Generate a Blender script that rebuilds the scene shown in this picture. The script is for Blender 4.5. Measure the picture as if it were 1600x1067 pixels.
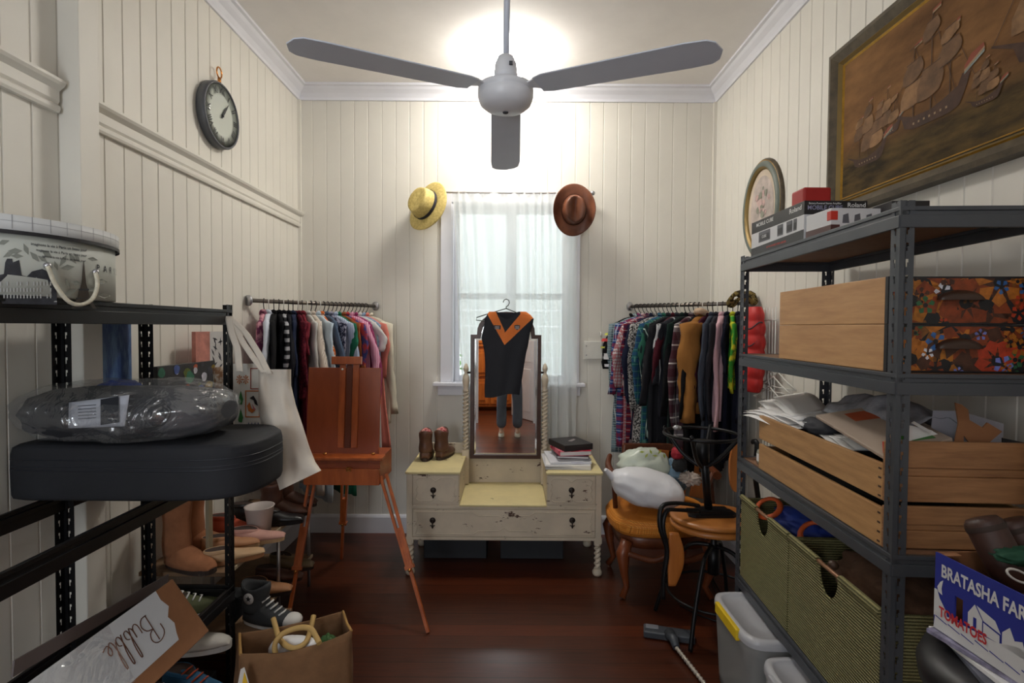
import bpy, math, random
from mathutils import Vector, Matrix, noise
from math import sin, cos, pi, radians as R
C = bpy.context.scene.collection
for o in list(bpy.data.objects): bpy.data.objects.remove(o)

# ------------------------------------------------------------------ camera
F = 815.0
PITCH = R(1.55); ROLL = R(0.35)
CAM = Vector((0, 0, 1.58))
_f = Vector((0, cos(PITCH), -sin(PITCH)))
_u0 = Vector((0, sin(PITCH), cos(PITCH)))
_r0 = Vector((1, 0, 0))
_r = _r0*cos(ROLL) + _u0*sin(ROLL)
_u = _u0*cos(ROLL) - _r0*sin(ROLL)
cd = bpy.data.cameras.new('camera'); cam = bpy.data.objects.new('camera', cd); C.objects.link(cam)
cd.sensor_width = 36; cd.lens = F/1600*36; cd.clip_start = 0.02
cam.matrix_world = Matrix(((_r.x, _u.x, -_f.x, CAM.x), (_r.y, _u.y, -_f.y, CAM.y), (_r.z, _u.z, -_f.z, CAM.z), (0, 0, 0, 1)))
bpy.context.scene.camera = cam

def ray(px, py): return _f + _r*((px-800)/F) + _u*((533.5-py)/F)
def P(px, py, d):                      # point of the photograph at depth y=d
    v = ray(px, py); return CAM + v*(d/v.y)
def PX(px, py, x):                     # ... on the plane x
    v = ray(px, py); return CAM + v*(x/v.x)
def PZ(px, py, z):                     # ... on the plane z
    v = ray(px, py); return CAM + v*((z-CAM.z)/v.z)

# ------------------------------------------------------------------ world, lamps, exposure
sc = bpy.context.scene
sc.view_settings.view_transform = 'Standard'; sc.view_settings.look = 'None'
sc.view_settings.gamma = 1; sc.view_settings.exposure = 0.0
sc.view_settings.use_curve_mapping = False
w = bpy.data.worlds.new('sky'); sc.world = w; w.use_nodes = True
bg = w.node_tree.nodes['Background']; bg.inputs[0].default_value = (0.88, 0.95, 1.0, 1); bg.inputs[1].default_value = 2.5
LAMP_POS = Vector((-0.04, 3.46, 3.33)); LAMP_STRENGTH = 52.0
HALL_LAMP_W = 60; NEAR_FILL_W = 12

def lamp(name, loc, power, size, color, label):
    l = bpy.data.lights.new(name, 'AREA'); l.shape = 'DISK'; l.size = size; l.energy = power; l.color = color
    o = bpy.data.objects.new(name, l); C.objects.link(o); o.location = loc
    return o
lamp('hall_ceiling_light', (0.0, -2.1, 2.9), HALL_LAMP_W, 0.35, (1, .80, .58), '')
dl = lamp('rear_fill_light', (-1.08, -1.42, 1.55), 29, 1, (.84, .92, 1.0), ''); dl.data.shape = 'RECTANGLE'; dl.data.size = .70; dl.data.size_y = 1.15; dl.rotation_euler = (R(90), 0, 0)  # added fill light before the solid rear wall, standing in for daylight
lamp('near_fill_light', (-0.1, -0.55, 3.28), NEAR_FILL_W, 0.5, (.96, .96, 1.0), '')  # added fill lamp without a fixture, brightens the near half

# ------------------------------------------------------------------ materials
def lin(c):
    return tuple(((x/255)/12.92 if x/255 <= .04045 else ((x/255+.055)/1.055)**2.4) for x in c[:3]) + (1,)
class NT:
    def __init__(s, m): s.t = m.node_tree; s.n = s.t.nodes; s.l = s.t.links
    def new(s, k, **kw):
        n = s.n.new(k)
        for a, b in kw.items(): setattr(n, a, b)
        return n
    def link(s, a, b): s.l.new(a, b)
_mc = {}
def base(name, rough=.6, metal=0, spec=.5):
    m = bpy.data.materials.new(name); m.use_nodes = True
    b = m.node_tree.nodes['Principled BSDF']
    b.inputs['Roughness'].default_value = rough; b.inputs['Metallic'].default_value = metal
    b.inputs['Specular IOR Level'].default_value = spec
    return m, NT(m), b
def bump(nt, b, sc_=60, st=.2, coord='Object', stretch=(1, 1, 1), dist=.002):
    tc = nt.new('ShaderNodeTexCoord'); mp = nt.new('ShaderNodeMapping'); mp.inputs['Scale'].default_value = stretch
    nz = nt.new('ShaderNodeTexNoise'); nz.inputs['Scale'].default_value = sc_; nz.inputs['Detail'].default_value = 4
    bp = nt.new('ShaderNodeBump'); bp.inputs['Strength'].default_value = st; bp.inputs['Distance'].default_value = dist
    nt.link(tc.outputs[coord], mp.inputs[0]); nt.link(mp.outputs[0], nz.inputs['Vector']); nt.link(nz.outputs[0], bp.inputs['Height']); nt.link(bp.outputs[0], b.inputs['Normal'])
def mixnoise(nt, c1, c2, scale, stretch=(1, 1, 1), lo=.35, hi=.65, detail=5, rough=.6, coord='Object'):
    tc = nt.new('ShaderNodeTexCoord'); mp = nt.new('ShaderNodeMapping'); mp.inputs['Scale'].default_value = stretch
    nz = nt.new('ShaderNodeTexNoise'); nz.inputs['Scale'].default_value = scale; nz.inputs['Detail'].default_value = detail; nz.inputs['Roughness'].default_value = rough
    cr = nt.new('ShaderNodeValToRGB'); cr.color_ramp.elements[0].position = lo; cr.color_ramp.elements[1].position = hi
    cr.color_ramp.elements[0].color = c1; cr.color_ramp.elements[1].color = c2
    nt.link(tc.outputs[coord], mp.inputs[0]); nt.link(mp.outputs[0], nz.inputs['Vector']); nt.link(nz.outputs[0], cr.inputs[0])
    return cr.outputs[0]
def mat(name, col, rough=.6, metal=0, var=.08, vs=6, bmp=0, bs=60, spec=.5):
    k = (name, tuple(col), rough, metal, var)
    if k in _mc: return _mc[k]
    m, nt, b = base(name, rough, metal, spec); c = lin(col)
    if var:
        c1 = tuple(x*(1-var) for x in c[:3])+(1,); c2 = tuple(min(1, x*(1+var)) for x in c[:3])+(1,)
        nt.link(mixnoise(nt, c1, c2, vs), b.inputs['Base Color'])
    else: b.inputs['Base Color'].default_value = c
    if bmp: bump(nt, b, bs, bmp)
    _mc[k] = m; return m
def wood(name, c1, c2, stretch=(1, 12, 12), scale=3, rough=.4, lo=.3, hi=.7, bmp=.1):
    m, nt, b = base(name, rough)
    nt.link(mixnoise(nt, lin(c1), lin(c2), scale, stretch, lo, hi, 8, .65), b.inputs['Base Color'])
    if bmp: bump(nt, b, scale*2, bmp, stretch=stretch)
    return m
def fabric(name, col, col2=None, s=30): 
    m, nt, b = base(name, .9, 0, .15)
    c = lin(col); d = lin(col2) if col2 else tuple(x*.75 for x in c[:3])+(1,)
    nt.link(mixnoise(nt, c, d, s if col2 else 5, lo=.45 if col2 else .3, hi=.55 if col2 else .8), b.inputs['Base Color'])
    bump(nt, b, 16, .55, stretch=(1, 1, .35), dist=.012); return m
def bands(nt, sock, period, width, phase=0):
    a = nt.new('ShaderNodeMath', operation='MULTIPLY_ADD'); a.inputs[1].default_value = 1/period; a.inputs[2].default_value = 100+phase
    f = nt.new('ShaderNodeMath', operation='FRACT'); g = nt.new('ShaderNodeMath', operation='LESS_THAN'); g.inputs[1].default_value = width
    nt.link(sock, a.inputs[0]); nt.link(a.outputs[0], f.inputs[0]); nt.link(f.outputs[0], g.inputs[0]); return g.outputs[0]
def mixc(nt, fac, a, b, f=1.0):
    mx = nt.new('ShaderNodeMix', data_type='RGBA')
    if f != 1.0:
        mu = nt.new('ShaderNodeMath', operation='MULTIPLY'); mu.inputs[1].default_value = f; nt.link(fac, mu.inputs[0]); fac = mu.outputs[0]
    nt.link(fac, mx.inputs[0])
    for s, i in ((a, 6), (b, 7)):
        if isinstance(s, tuple): mx.inputs[i].default_value = s
        else: nt.link(s, mx.inputs[i])
    return mx.outputs[2]
def plaid(name, c0, c1, c2, per=.07, lines='both'):
    m, nt, b = base(name, .9, 0, .15)
    tc = nt.new('ShaderNodeTexCoord'); sp = nt.new('ShaderNodeSeparateXYZ'); nt.link(tc.outputs['Object'], sp.inputs[0])
    ad = nt.new('ShaderNodeMath', operation='ADD'); nt.link(sp.outputs[0], ad.inputs[0]); nt.link(sp.outputs[1], ad.inputs[1])
    u, v = ad.outputs[0], sp.outputs[2]
    col = lin(c0)
    if lines in ('both', 'v'):
        col = mixc(nt, bands(nt, u, per, .45), col, lin(c1), .7); 
    if lines in ('both', 'h'):
        col = mixc(nt, bands(nt, v, per, .45), col, lin(c1), .7)
    if lines in ('both', 'v'): col = mixc(nt, bands(nt, u, per, .08, .3), col, lin(c2), .8)
    if lines in ('both', 'h'): col = mixc(nt, bands(nt, v, per, .08, .3), col, lin(c2), .8)
    nt.link(col, b.inputs['Base Color']); bump(nt, b, 25, .25, stretch=(1, 1, .25), dist=.01); return m

# ------------------------------------------------------------------ mesh builder
_txt = {}
def text_geo(s, font_shear=0, bold=.012):
    k = (s, font_shear, bold)
    if k in _txt: return _txt[k]
    cu = bpy.data.curves.new('t', 'FONT'); cu.body = s; cu.size = 1; cu.align_x = 'CENTER'; cu.align_y = 'CENTER'; cu.shear = font_shear; cu.resolution_u = 3; cu.offset = bold
    o = bpy.data.objects.new('t', cu); C.objects.link(o)
    dg = bpy.context.evaluated_depsgraph_get(); me = bpy.data.meshes.new_from_object(o.evaluated_get(dg))
    r = ([v.co.copy() for v in me.vertices], [list(p.vertices) for p in me.polygons])
    bpy.data.objects.remove(o); bpy.data.meshes.remove(me); bpy.data.curves.remove(cu)
    _txt[k] = r; return r
class MB:
    def __init__(s, m=None):
        s.v = []; s.f = []; s.mi = []; s.sm = []; s.mats = []; s.T = Matrix.Identity(4); s.cur = 0; s.bev = 0
        if m: s.use(m)
    def use(s, m):
        if m not in s.mats: s.mats.append(m)
        s.cur = s.mats.index(m); return s
    def at(s, loc=(0, 0, 0), rz=0, rx=0, ry=0):
        s.T = Matrix.Translation(Vector(loc)) @ Matrix.Rotation(rz, 4, 'Z') @ Matrix.Rotation(ry, 4, 'Y') @ Matrix.Rotation(rx, 4, 'X'); return s
    def add(s, vs, fs, sm=False):
        o = len(s.v); s.v += [s.T @ Vector(p) for p in vs]
        for f in fs: s.f.append([o+i for i in f]); s.mi.append(s.cur); s.sm.append(sm)
        return s
    def box(s, a, b):                     # from corner a to corner b
        x0, y0, z0 = a; x1, y1, z1 = b
        v = [(x0, y0, z0), (x1, y0, z0), (x1, y1, z0), (x0, y1, z0), (x0, y0, z1), (x1, y0, z1), (x1, y1, z1), (x0, y1, z1)]
        return s.add(v, [(0, 3, 2, 1), (4, 5, 6, 7), (0, 1, 5, 4), (1, 2, 6, 5), (2, 3, 7, 6), (3, 0, 4, 7)])
    def cbox(s, c, d): return s.box([c[i]-d[i]/2 for i in range(3)], [c[i]+d[i]/2 for i in range(3)])
    def bar(s, p, q, w_, h_, up=(0, 0, 1)):   # rectangular bar between two points
        p = Vector(p); q = Vector(q); d = (q-p); L = d.length; d.normalize(); up = Vector(up)
        if abs(d.dot(up)) > .98: up = Vector((0, 1, 0))
        sd = d.cross(up).normalized(); u = sd.cross(d)
        v = []
        for c in (p, q):
            for a, b in ((-1, -1), (1, -1), (1, 1), (-1, 1)): v.append(c+sd*a*w_/2+u*b*h_/2)
        return s.add(v, [(0, 1, 2, 3), (7, 6, 5, 4), (0, 4, 5, 1), (1, 5, 6, 2), (2, 6, 7, 3), (3, 7, 4, 0)])
    def prism(s, poly, z0, z1):
        n = len(poly); v = [(x, y, z0) for x, y in poly]+[(x, y, z1) for x, y in poly]
        return s.add(v, [list(range(n))[::-1], list(range(n, 2*n))]+[(i, (i+1) % n, n+(i+1) % n, n+i) for i in range(n)])
    def grid(s, fn, nu, nv, cu=False, cv=False, caps=False, sm=True):
        a = nu if cu else nu+1; b = nv if cv else nv+1
        v = [fn(i/nu, j/nv) for j in range(b) for i in range(a)]
        f = []
        for j in range(nv):
            for i in range(nu):
                i2 = (i+1) % a; j2 = (j+1) % b
                f.append((j*a+i, j*a+i2, j2*a+i2, j2*a+i))
        s.add(v, f, sm)
        if caps: 
            o = len(s.v)-len(v)
            s.f.append([o+i for i in range(a)][::-1]); s.mi.append(s.cur); s.sm.append(False)
            s.f.append([o+(b-1)*a+i for i in range(a)]); s.mi.append(s.cur); s.sm.append(False)
        return s
    def tube(s, pts, r, n=8, closed=False, sx=1):
        pts = [Vector(p) for p in pts]; N = len(pts); rr = r if isinstance(r, (list, tuple)) else [r]*N
        ups = Vector((0, 0, 1)); fr = []
        for i in range(N):
            a = pts[(i-1) % N] if (closed or i) else pts[i]; b = pts[(i+1) % N] if (closed or i < N-1) else pts[i]
            d = (b-a).normalized()
            if i == 0:
                if abs(d.dot(ups)) > .95: ups = Vector((0, 1, 0))
            sd = d.cross(ups)
            if sd.length < 1e-4: sd = d.orthogonal()
            sd.normalize(); ups = sd.cross(d); fr.append((sd, ups.copy()))
        def fn(u, v):
            i = min(int(round(v*(N if closed else N-1))), N-1 if not closed else N) % N
            a = u*2*pi; return pts[i]+fr[i][0]*cos(a)*rr[i]*sx+fr[i][1]*sin(a)*rr[i]
        return s.grid(fn, n, N if closed else N-1, True, closed, not closed)
    def lathe(s, prof, n=24, sx=1, sy=1, caps=True):
        N = len(prof)
        def fn(u, v):
            r, z = prof[int(round(v*(N-1)))]; a = u*2*pi; return (r*cos(a)*sx, r*sin(a)*sy, z)
        return s.grid(fn, n, N-1, True, False, caps)
    def blob(s, c, r, seed=0, amp=.15, fq=3, nu=28, nv=18, flat=None, pw=1.0):
        def fn(u, v):
            a = u*2*pi; t = (v*.98+.01)*pi
            d = Vector((sin(t)*cos(a), sin(t)*sin(a), -cos(t)))
            d = Vector([math.copysign(abs(k)**pw, k) for k in d])
            k = 1+amp*noise.fractal(d*fq+Vector((seed*7.1, seed*3.3, 0)), 1, 2, 3)
            p = Vector((d.x*r[0]*k, d.y*r[1]*k, d.z*r[2]*k))
            q = Vector(c)+p
            if flat is not None and q.z < flat: q.z = flat
            return q
        return s.grid(fn, nu, nv, True, False, True)
    def twist(s, z0, z1, r, turns, c=(0, 0), n=12, nz=60, amp=.28):
        def fn(u, v):
            a = u*2*pi; z = z0+(z1-z0)*v; k = r*(1+amp*cos(2*(a)-turns*2*pi*v))
            return (c[0]+cos(a)*k, c[1]+sin(a)*k, z)
        return s.grid(fn, n, nz, True, False, True)
    def text(s, t, size, M4, m, sx=1, shear=0):
        c = s.cur; s.use(m); vs, fs = text_geo(t, shear); T = s.T; s.T = s.T @ M4
        s.add([(v.x*size*sx, v.y*size, 0) for v in vs], fs); s.T = T; s.cur = c; return s
    def textw(s, t, width, height, M4, m):
        vs, fs = text_geo(t, 0, .03); xs = [v.x for v in vs]; ys = [v.y for v in vs]; kx = width/(max(xs)-min(xs)); ky = height/(max(ys)-min(ys)); cx_ = (max(xs)+min(xs))/2; cy_ = (max(ys)+min(ys))/2
        c = s.cur; s.use(m); T = s.T; s.T = s.T @ M4; s.add([((v.x-cx_)*kx, (v.y-cy_)*ky, 0) for v in vs], fs); s.T = T; s.cur = c; return s
    def disc(s, c, r, M4=None, n=20, m=None):
        cc = s.cur
        if m: s.use(m)
        T = s.T
        if M4: s.T = s.T @ M4
        s.add([(c[0]+cos(2*pi*i/n)*r, c[1]+sin(2*pi*i/n)*r, 0) for i in range(n)], [list(range(n))]); s.T = T; s.cur = cc; return s
    def poly(s, pts, M4=None, m=None):
        cc = s.cur
        if m: s.use(m)
        T = s.T
        if M4: s.T = s.T @ M4
        s.add([(p[0], p[1], p[2] if len(p) > 2 else 0) for p in pts], [list(range(len(pts)))]); s.T = T; s.cur = cc; return s
    def _mk(s, name, org):
        me = bpy.data.meshes.new(name); org = Vector(org)
        me.from_pydata([tuple(v-org) for v in s.v], [], s.f)
        for m in s.mats: me.materials.append(m)
        me.polygons.foreach_set('material_index', s.mi); me.polygons.foreach_set('use_smooth', s.sm); me.update()
        o = bpy.data.objects.new(name, me); C.objects.link(o)
        if s.bev:
            md = o.modifiers.new('bevel', 'BEVEL'); md.width = s.bev; md.segments = 2; md.limit_method = 'ANGLE'; md.angle_limit = R(40)
        return o
    def top(s, name, label, cat, group=None, kind=None):
        xs = [v.x for v in s.v]; ys = [v.y for v in s.v]; zs = [v.z for v in s.v]
        org = ((min(xs)+max(xs))/2, (min(ys)+max(ys))/2, min(zs))
        o = s._mk(name, org); o.location = org; tag(o, label, cat, group, kind); return o
    def part(s, name, parent, label=None):
        org = wloc(parent); o = s._mk(name, org); o.parent = parent
        if label: o['label'] = label
        return o
    def struct(s, name):
        o = s._mk(name, (0, 0, 0)); o['kind'] = 'structure'; return o
def wloc(o):
    p = Vector(o.location)
    while o.parent: o = o.parent; p += Vector(o.location)
    return p
def tag(o, label, cat, group=None, kind=None):
    o['label'] = label; o['category'] = cat
    if group: o['group'] = group
    if kind: o['kind'] = kind
def thing(name, label, cat, loc, group=None):
    o = bpy.data.objects.new(name, None); C.objects.link(o); o.location = loc; o.empty_display_size = .05
    tag(o, label, cat, group); return o
def MX(o, x, y, z=None):     # matrix with given x axis, y axis directions at o
    x = Vector(x).normalized(); y = Vector(y).normalized(); z = x.cross(y)
    return Matrix(((x.x, y.x, z.x, o[0]), (x.y, y.y, z.y, o[1]), (x.z, y.z, z.z, o[2]), (0, 0, 0, 1)))
def solid(o, t):
    md = o.modifiers.new('thick', 'SOLIDIFY'); md.thickness = t; md.offset = 0; return o

# ================================================================== ROOM
XL, XR, YB, YN, ZC = -1.617, 1.525, 3.97, -1.45, 3.375
paint = mat('wall_paint', (224, 220, 210), .5, var=.03, vs=2, bmp=.08, bs=40)
trimw = mat('trim_paint', (226, 226, 232), .4, var=.02)
ceilm = mat('ceiling_paint', (238, 234, 230), .7, var=.02)
BW, GW, GD = .1045, .0085, .0035
def vwall(mb, o, ax, nrm, L, z0, z1, start=0.0):
    """V-jointed boards: o origin, ax unit vector along, nrm into room, groove every BW measured from start"""
    o = Vector(o); ax = Vector(ax); nrm = Vector(nrm)
    st = [0.0]; g = []
    k = math.ceil((start)/BW)*BW-start
    prof = [(0, 0)]
    while k < L-.02:
        if k > .02: prof += [(k-GW/2, 0), (k-GW*.15, -GD), (k+GW*.15, -GD), (k+GW/2, 0)]
        k += BW
    prof.append((L, 0))
    v = []; f = []
    for i, (a, d) in enumerate(prof):
        for z in (z0, z1): v.append(o+ax*a+nrm*d+Vector((0, 0, z)))
    for i in range(len(prof)-1): f.append((2*i, 2*i+2, 2*i+3, 2*i+1))
    mb.add(v, f)
    # solid backing
    t = .06
    v = [o+Vector((0, 0, z0))-nrm*t, o+ax*L+Vector((0, 0, z0))-nrm*t, o+ax*L+Vector((0, 0, z1))-nrm*t, o+Vector((0, 0, z1))-nrm*t]
    mb.add(v, [(0, 1, 2, 3)])
mb = MB(paint); vwall(mb, (XL, YN, 0), (0, 1, 0), (1, 0, 0), YB-YN, 0, ZC, .02); mb.struct('wall_left')
# right wall, unbroken boards along its whole length
mb = MB(paint); vwall(mb, (XR, YB, 0), (0, -1, 0), (-1, 0, 0), YB-YN, 0, ZC); mb.struct('wall_right')
WX0, WX1 = P(706, 500, YB).x, P(890, 500, YB).x; WZ0, WZ1 = P(800, 597, YB).z, P(800, 318, YB).z
mb = MB(paint)
vwall(mb, (XL, YB, 0), (1, 0, 0), (0, -1, 0), WX0-XL, 0, ZC); vwall(mb, (WX1, YB, 0), (1, 0, 0), (0, -1, 0), XR-WX1, 0, ZC, WX1-XL)
vwall(mb, (WX0, YB, 0), (1, 0, 0), (0, -1, 0), WX1-WX0, 0, WZ0, WX0-XL); vwall(mb, (WX0, YB, 0), (1, 0, 0), (0, -1, 0), WX1-WX0, WZ1, ZC, WX0-XL)
mb.struct('wall_back')
DX0, DX1, DZ = -.62, .42, 2.2
mb = MB(paint)
vwall(mb, (XL, YN, 0), (1, 0, 0), (0, 1, 0), DX0-XL, 0, ZC); vwall(mb, (DX1, YN, 0), (1, 0, 0), (0, 1, 0), XR-DX1, 0, ZC); vwall(mb, (DX0, YN, 0), (1, 0, 0), (0, 1, 0), DX1-DX0, DZ, ZC)
mb.struct('wall_front')
mb = MB(trimw); mb.bev = .003
for a, b_ in (((-1.5, YN, .9), (-1.43, YN+.025, 2.2)), ((-.73, YN, .9), (-.66, YN+.025, 2.2)), ((-1.5, YN, 2.13), (-.66, YN+.025, 2.2)), ((-1.53, YN, .88), (-.63, YN+.07, .95)), ((-1.09, YN, .95), (-1.07, YN+.02, 2.13))): mb.box(a, b_)
mb.struct('added_window_frame')  # added frame dressing the rear fill light, no opening behind it
mb = MB(trimw); 
for x in (DX0, DX1): mb.box((x-.05, YN-.08, 0), (x+.05, YN+.02, DZ+.05))
mb.box((DX0-.05, YN-.08, DZ), (DX1+.05, YN+.02, DZ+.1)); mb.struct('trim_1')
# floor: boards running across the room
m, nt, b = base('floor_boards', .34)
tc = nt.new('ShaderNodeTexCoord'); sp = nt.new('ShaderNodeSeparateXYZ'); nt.link(tc.outputs['Object'], sp.inputs[0])
gap = bands(nt, sp.outputs[1], .105, .035)
fl = nt.new('ShaderNodeMath', operation='MULTIPLY'); fl.inputs[1].default_value = 1/.105; nt.link(sp.outputs[1], fl.inputs[0])
fo = nt.new('ShaderNodeMath', operation='FLOOR'); nt.link(fl.outputs[0], fo.inputs[0])
wn = nt.new('ShaderNodeTexWhiteNoise', noise_dimensions='1D'); nt.link(fo.outputs[0], wn.inputs['W'])
cr = nt.new('ShaderNodeValToRGB'); cr.color_ramp.elements[0].color = lin((26, 10, 5)); cr.color_ramp.elements[1].color = lin((106, 45, 17)); nt.link(wn.outputs[0], cr.inputs[0])  # random board tones, contrast raised to paint in reflection streaks
g = mixnoise(nt, lin((34, 15, 9)), lin((92, 42, 18)), 4, (1.2, 18, 1), .3, .75, 8)
col = mixc(nt, mixnoise(nt, (0.5, .5, .5, 1), (.5, .5, .5, 1), 1), cr.outputs[0], g)
col = mixc(nt, gap, col, lin((16, 8, 5)))
nt.link(col, b.inputs['Base Color']); bump(nt, b, 3, .15, stretch=(1, 9.5, 1), dist=.004)
b.inputs['Coat Weight'].default_value = .25; b.inputs['Coat Roughness'].default_value = .22
floorm = m
mb = MB(floorm); mb.box((-2.4, -4.2, -.05), (2.4, YB+.05, 0)); mb.struct('floor')
mb = MB(ceilm); mb.box((XL-.06, YN-.06, ZC), (XR+.06, YB+.06, ZC+.05)); mb.struct('ceiling')
# cornice
cz, cdp = .10, .085
cp = [(0, 0), (0, -cz), (.012, -cz), (.014, -cz+.02), (.03, -cz+.045), (.055, -.035), (.068, -.02), (cdp, -.016), (cdp, 0)]
mb = MB(trimw)
def run(mb, p, q, nrm, prof, z):
    p = Vector(p); q = Vector(q); nrm = Vector(nrm); v = []
    for e in (p, q):
        for a, c in prof: v.append(e+nrm*a+Vector((0, 0, z+c)))
    n = len(prof); mb.add(v, [(i, i+1, n+i+1, n+i) for i in range(n-1)]+[list(range(n)), list(range(2*n-1, n-1, -1))])
run(mb, (XL, YN, 0), (XL, YB, 0), (1, 0, 0), cp, ZC); run(mb, (XR, YN, 0), (XR, YB, 0), (-1, 0, 0), cp, ZC)
run(mb, (XL, YB, 0), (XR, YB, 0), (0, -1, 0), cp, ZC); run(mb, (XL, YN, 0), (XR, YN, 0), (0, 1, 0), cp, ZC)
mb.struct('trim_2')
# picture rail on left wall
rp = [(0, -.11), (.016, -.11), (.02, -.1), (.02, -.088), (.012, -.08), (.018, -.07), (.018, -.035), (.026, -.028), (.036, -.02), (.042, -.01), (.042, 0), (0, 0)]
mb = MB(paint); run(mb, (XL, YN, 0), (XL, 1.86, 0), (1, 0, 0), rp, 2.435); run(mb, (XL, 1.955, 0), (XL, YB, 0), (1, 0, 0), rp, 2.435); mb.struct('trim_3')
mb = MB(paint); mb.bev = .003; mb.box((XL, 1.875, 0), (XL+.075, 1.965, ZC-.1)); mb.box((XL, 1.62, 0), (XL+.02, 1.875, ZC-.1)) if False else None; mb.struct('trim_4')
mb = MB(paint); mb.box((XL, YB-.022, 0), (XL+.022, YB, ZC-.1)); mb.box((XR-.022, YB-.022, 0), (XR, YB, ZC-.1)); mb.struct('trim_5')
bp_ = [(0, 0), (.02, 0), (.02, .12), (.014, .132), (.006, .14), (0, .14)]
for nm, p, q, n_ in (('baseboard_left', (XL, YN, 0), (XL, YB, 0), (1, 0, 0)), ('baseboard_right', (XR, YN, 0), (XR, YB, 0), (-1, 0, 0)), ('baseboard_back', (XL, YB, 0), (XR, YB, 0), (0, -1, 0))):
    mb = MB(trimw); run(mb, p, q, n_, bp_, 0); mb.struct(nm)
# window
win = MB(trimw); win.bev = .003
ox0, ox1 = P(689, 500, YB).x, P(905, 500, YB).x; oz1 = P(800, 303, YB).z
win.box((ox0, YB-.025, WZ0), (WX0, YB, oz1)); win.box((WX1, YB-.025, WZ0), (ox1, YB, oz1)); win.box((WX0, YB-.025, WZ1), (WX1, YB, oz1))
for x0, x1 in ((WX0-.001, WX0+.012), (WX1-.012, WX1+.001)): win.box((x0, YB-.02, WZ0), (x1, YB+.14, WZ1))
win.box((WX0, YB-.02, WZ1-.012), (WX1, YB+.14, WZ1)); win.box((WX0, YB, WZ0-.02), (WX1, YB+.14, WZ0))
wo = win.struct('window_1')
s_ = MB(trimw); s_.bev = .004; s_.box((ox0-.05, YB-.09, WZ0-.025), (ox1+.04, YB, WZ0)); s_.box((ox0-.02, YB-.03, WZ0-.1), (ox1+.01, YB, WZ0-.025)); s_.part('window_sill', wo)
fr = MB(trimw); fr.bev = .003
cx = (WX0+WX1)/2
for a, b_ in ((WX0+.012, cx), (cx, WX1-.012)):
    fr.box((a, YB+.06, WZ0), (a+.04, YB+.1, WZ1-.012)); fr.box((b_-.04, YB+.06, WZ0), (b_, YB+.1, WZ1-.012))
    for z in (WZ0, WZ1-.062, P(860, 463, YB).z-.02): fr.box((a+.04, YB+.06, z), (b_-.04, YB+.1, z+.045))
fr.part('sash', wo)
gm, nt, b = base('window_glass', .02); b.inputs['Transmission Weight'].default_value = 1; b.inputs['IOR'].default_value = 1.05; b.inputs['Base Color'].default_value = (1, 1, 1, 1)
MB(gm).box((WX0+.02, YB+.078, WZ0+.01), (WX1-.02, YB+.082, WZ1-.02)).part('pane', wo)
# outside
ext = MB(mat('exterior_wall_paint', (232, 236, 232), .7, var=.05)); 
for i in range(26): ext.box((-3.5, 6.6, -1+i*.2), (3.5, 6.63+.01, -1+i*.2+.19))
ext.top('neighbouring_house', 'pale blue weatherboard house wall seen outside through the window gap', 'house')
MB(mat('exterior_ground', (110, 120, 80), .9)).box((-6, YB+.3, -1.1), (6, 9, -1.0)).struct('ground')
random.seed(4)
sh = MB(mat('foliage', (96, 150, 60), .6, var=.4, vs=20))
root = thing('garden_shrub', 'green leafy garden shrub outside behind the window gap beside mirror', 'shrub', (-.62, 4.9, -1.0))
MB(mat('bark', (90, 70, 50), .8)).tube([(-.62, 4.9, -1.0), (-.6, 4.9, .2), (-.62, 4.9, .8)], [.03, .025, .01]).part('stem', root)
for i in range(260):
    a = random.uniform(0, 2*pi); rr = random.uniform(0, .26); z = random.uniform(.2, 1.33)
    c = Vector((-.62+cos(a)*rr, 4.9+sin(a)*rr, z)); d = Vector((random.uniform(-1, 1), random.uniform(-1, 1), random.uniform(-.6, .8))).normalized(); s2 = d.orthogonal().normalized()
    sh.add([c, c+d*.03+s2*.015, c+d*.07, c+d*.03-s2*.015], [(0, 1, 2, 3)])
sh.part('foliage', root)
# hall beyond the doorway (seen in the mirror)
honey = wood('honey_wood', (150, 76, 26), (206, 124, 52), (8, 8, .8), 3, .35)
hallw = mat('hall_paint', (206, 178, 140), .6)
mb = MB(hallw); mb.box((-2.4, -4.2, 0), (2.4, -4.1, 3)); mb.box((-2.5, -4.2, 0), (-2.4, YN-.06, 3)); mb.box((2.4, -4.2, 0), (2.5, YN-.06, 3)); mb.box((-2.5, -4.2, 3.0), (2.5, YN-.07, 3.1))
mb.box((-2.5, YN-.13, 0), (DX0-.05, YN-.07, 3)); mb.box((DX1+.05, YN-.13, 0), (2.5, YN-.07, 3)); mb.struct('wall_hall')
wr = thing('wardrobe', 'honey coloured panelled wooden wardrobe seen in the dresser mirror', 'wardrobe', (-.45, -2.9, 0))
mb = MB(honey); mb.bev = .005; mb.box((-1.35, -3.3, .08), (.5, -2.8, 2.0)); mb.box((-1.4, -3.33, 2.0), (.55, -2.76, 2.08)); mb.part('carcass', wr)
for i in range(4):
    x = -1.33+i*.46; mb = MB(honey); mb.bev = .004
    for zz in ((.14, .62), (.68, 1.2), (1.26, 1.94)):
        mb.box((x, -2.8, zz[0]), (x+.43, -2.775, zz[1])); mb.box((x+.07, -2.775, zz[0]+.07), (x+.36, -2.762, zz[1]-.07))
    d_ = mb.part('door', wr); k = MB(mat('knob_brass', (120, 90, 40), .3, .8)); k.at((x+.39, -2.755, 1.0)); k.lathe([(.001, -.014), (.012, -.008), (.014, 0), (.012, .008), (.001, .014)], 10); k.part('knob', d_)
for x in (-1.3, .45):
    for y in (-3.25, -2.85): MB(honey).box((x-.03, y-.03, 0), (x+.03, y+.03, .08)).part('leg', wr)
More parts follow.
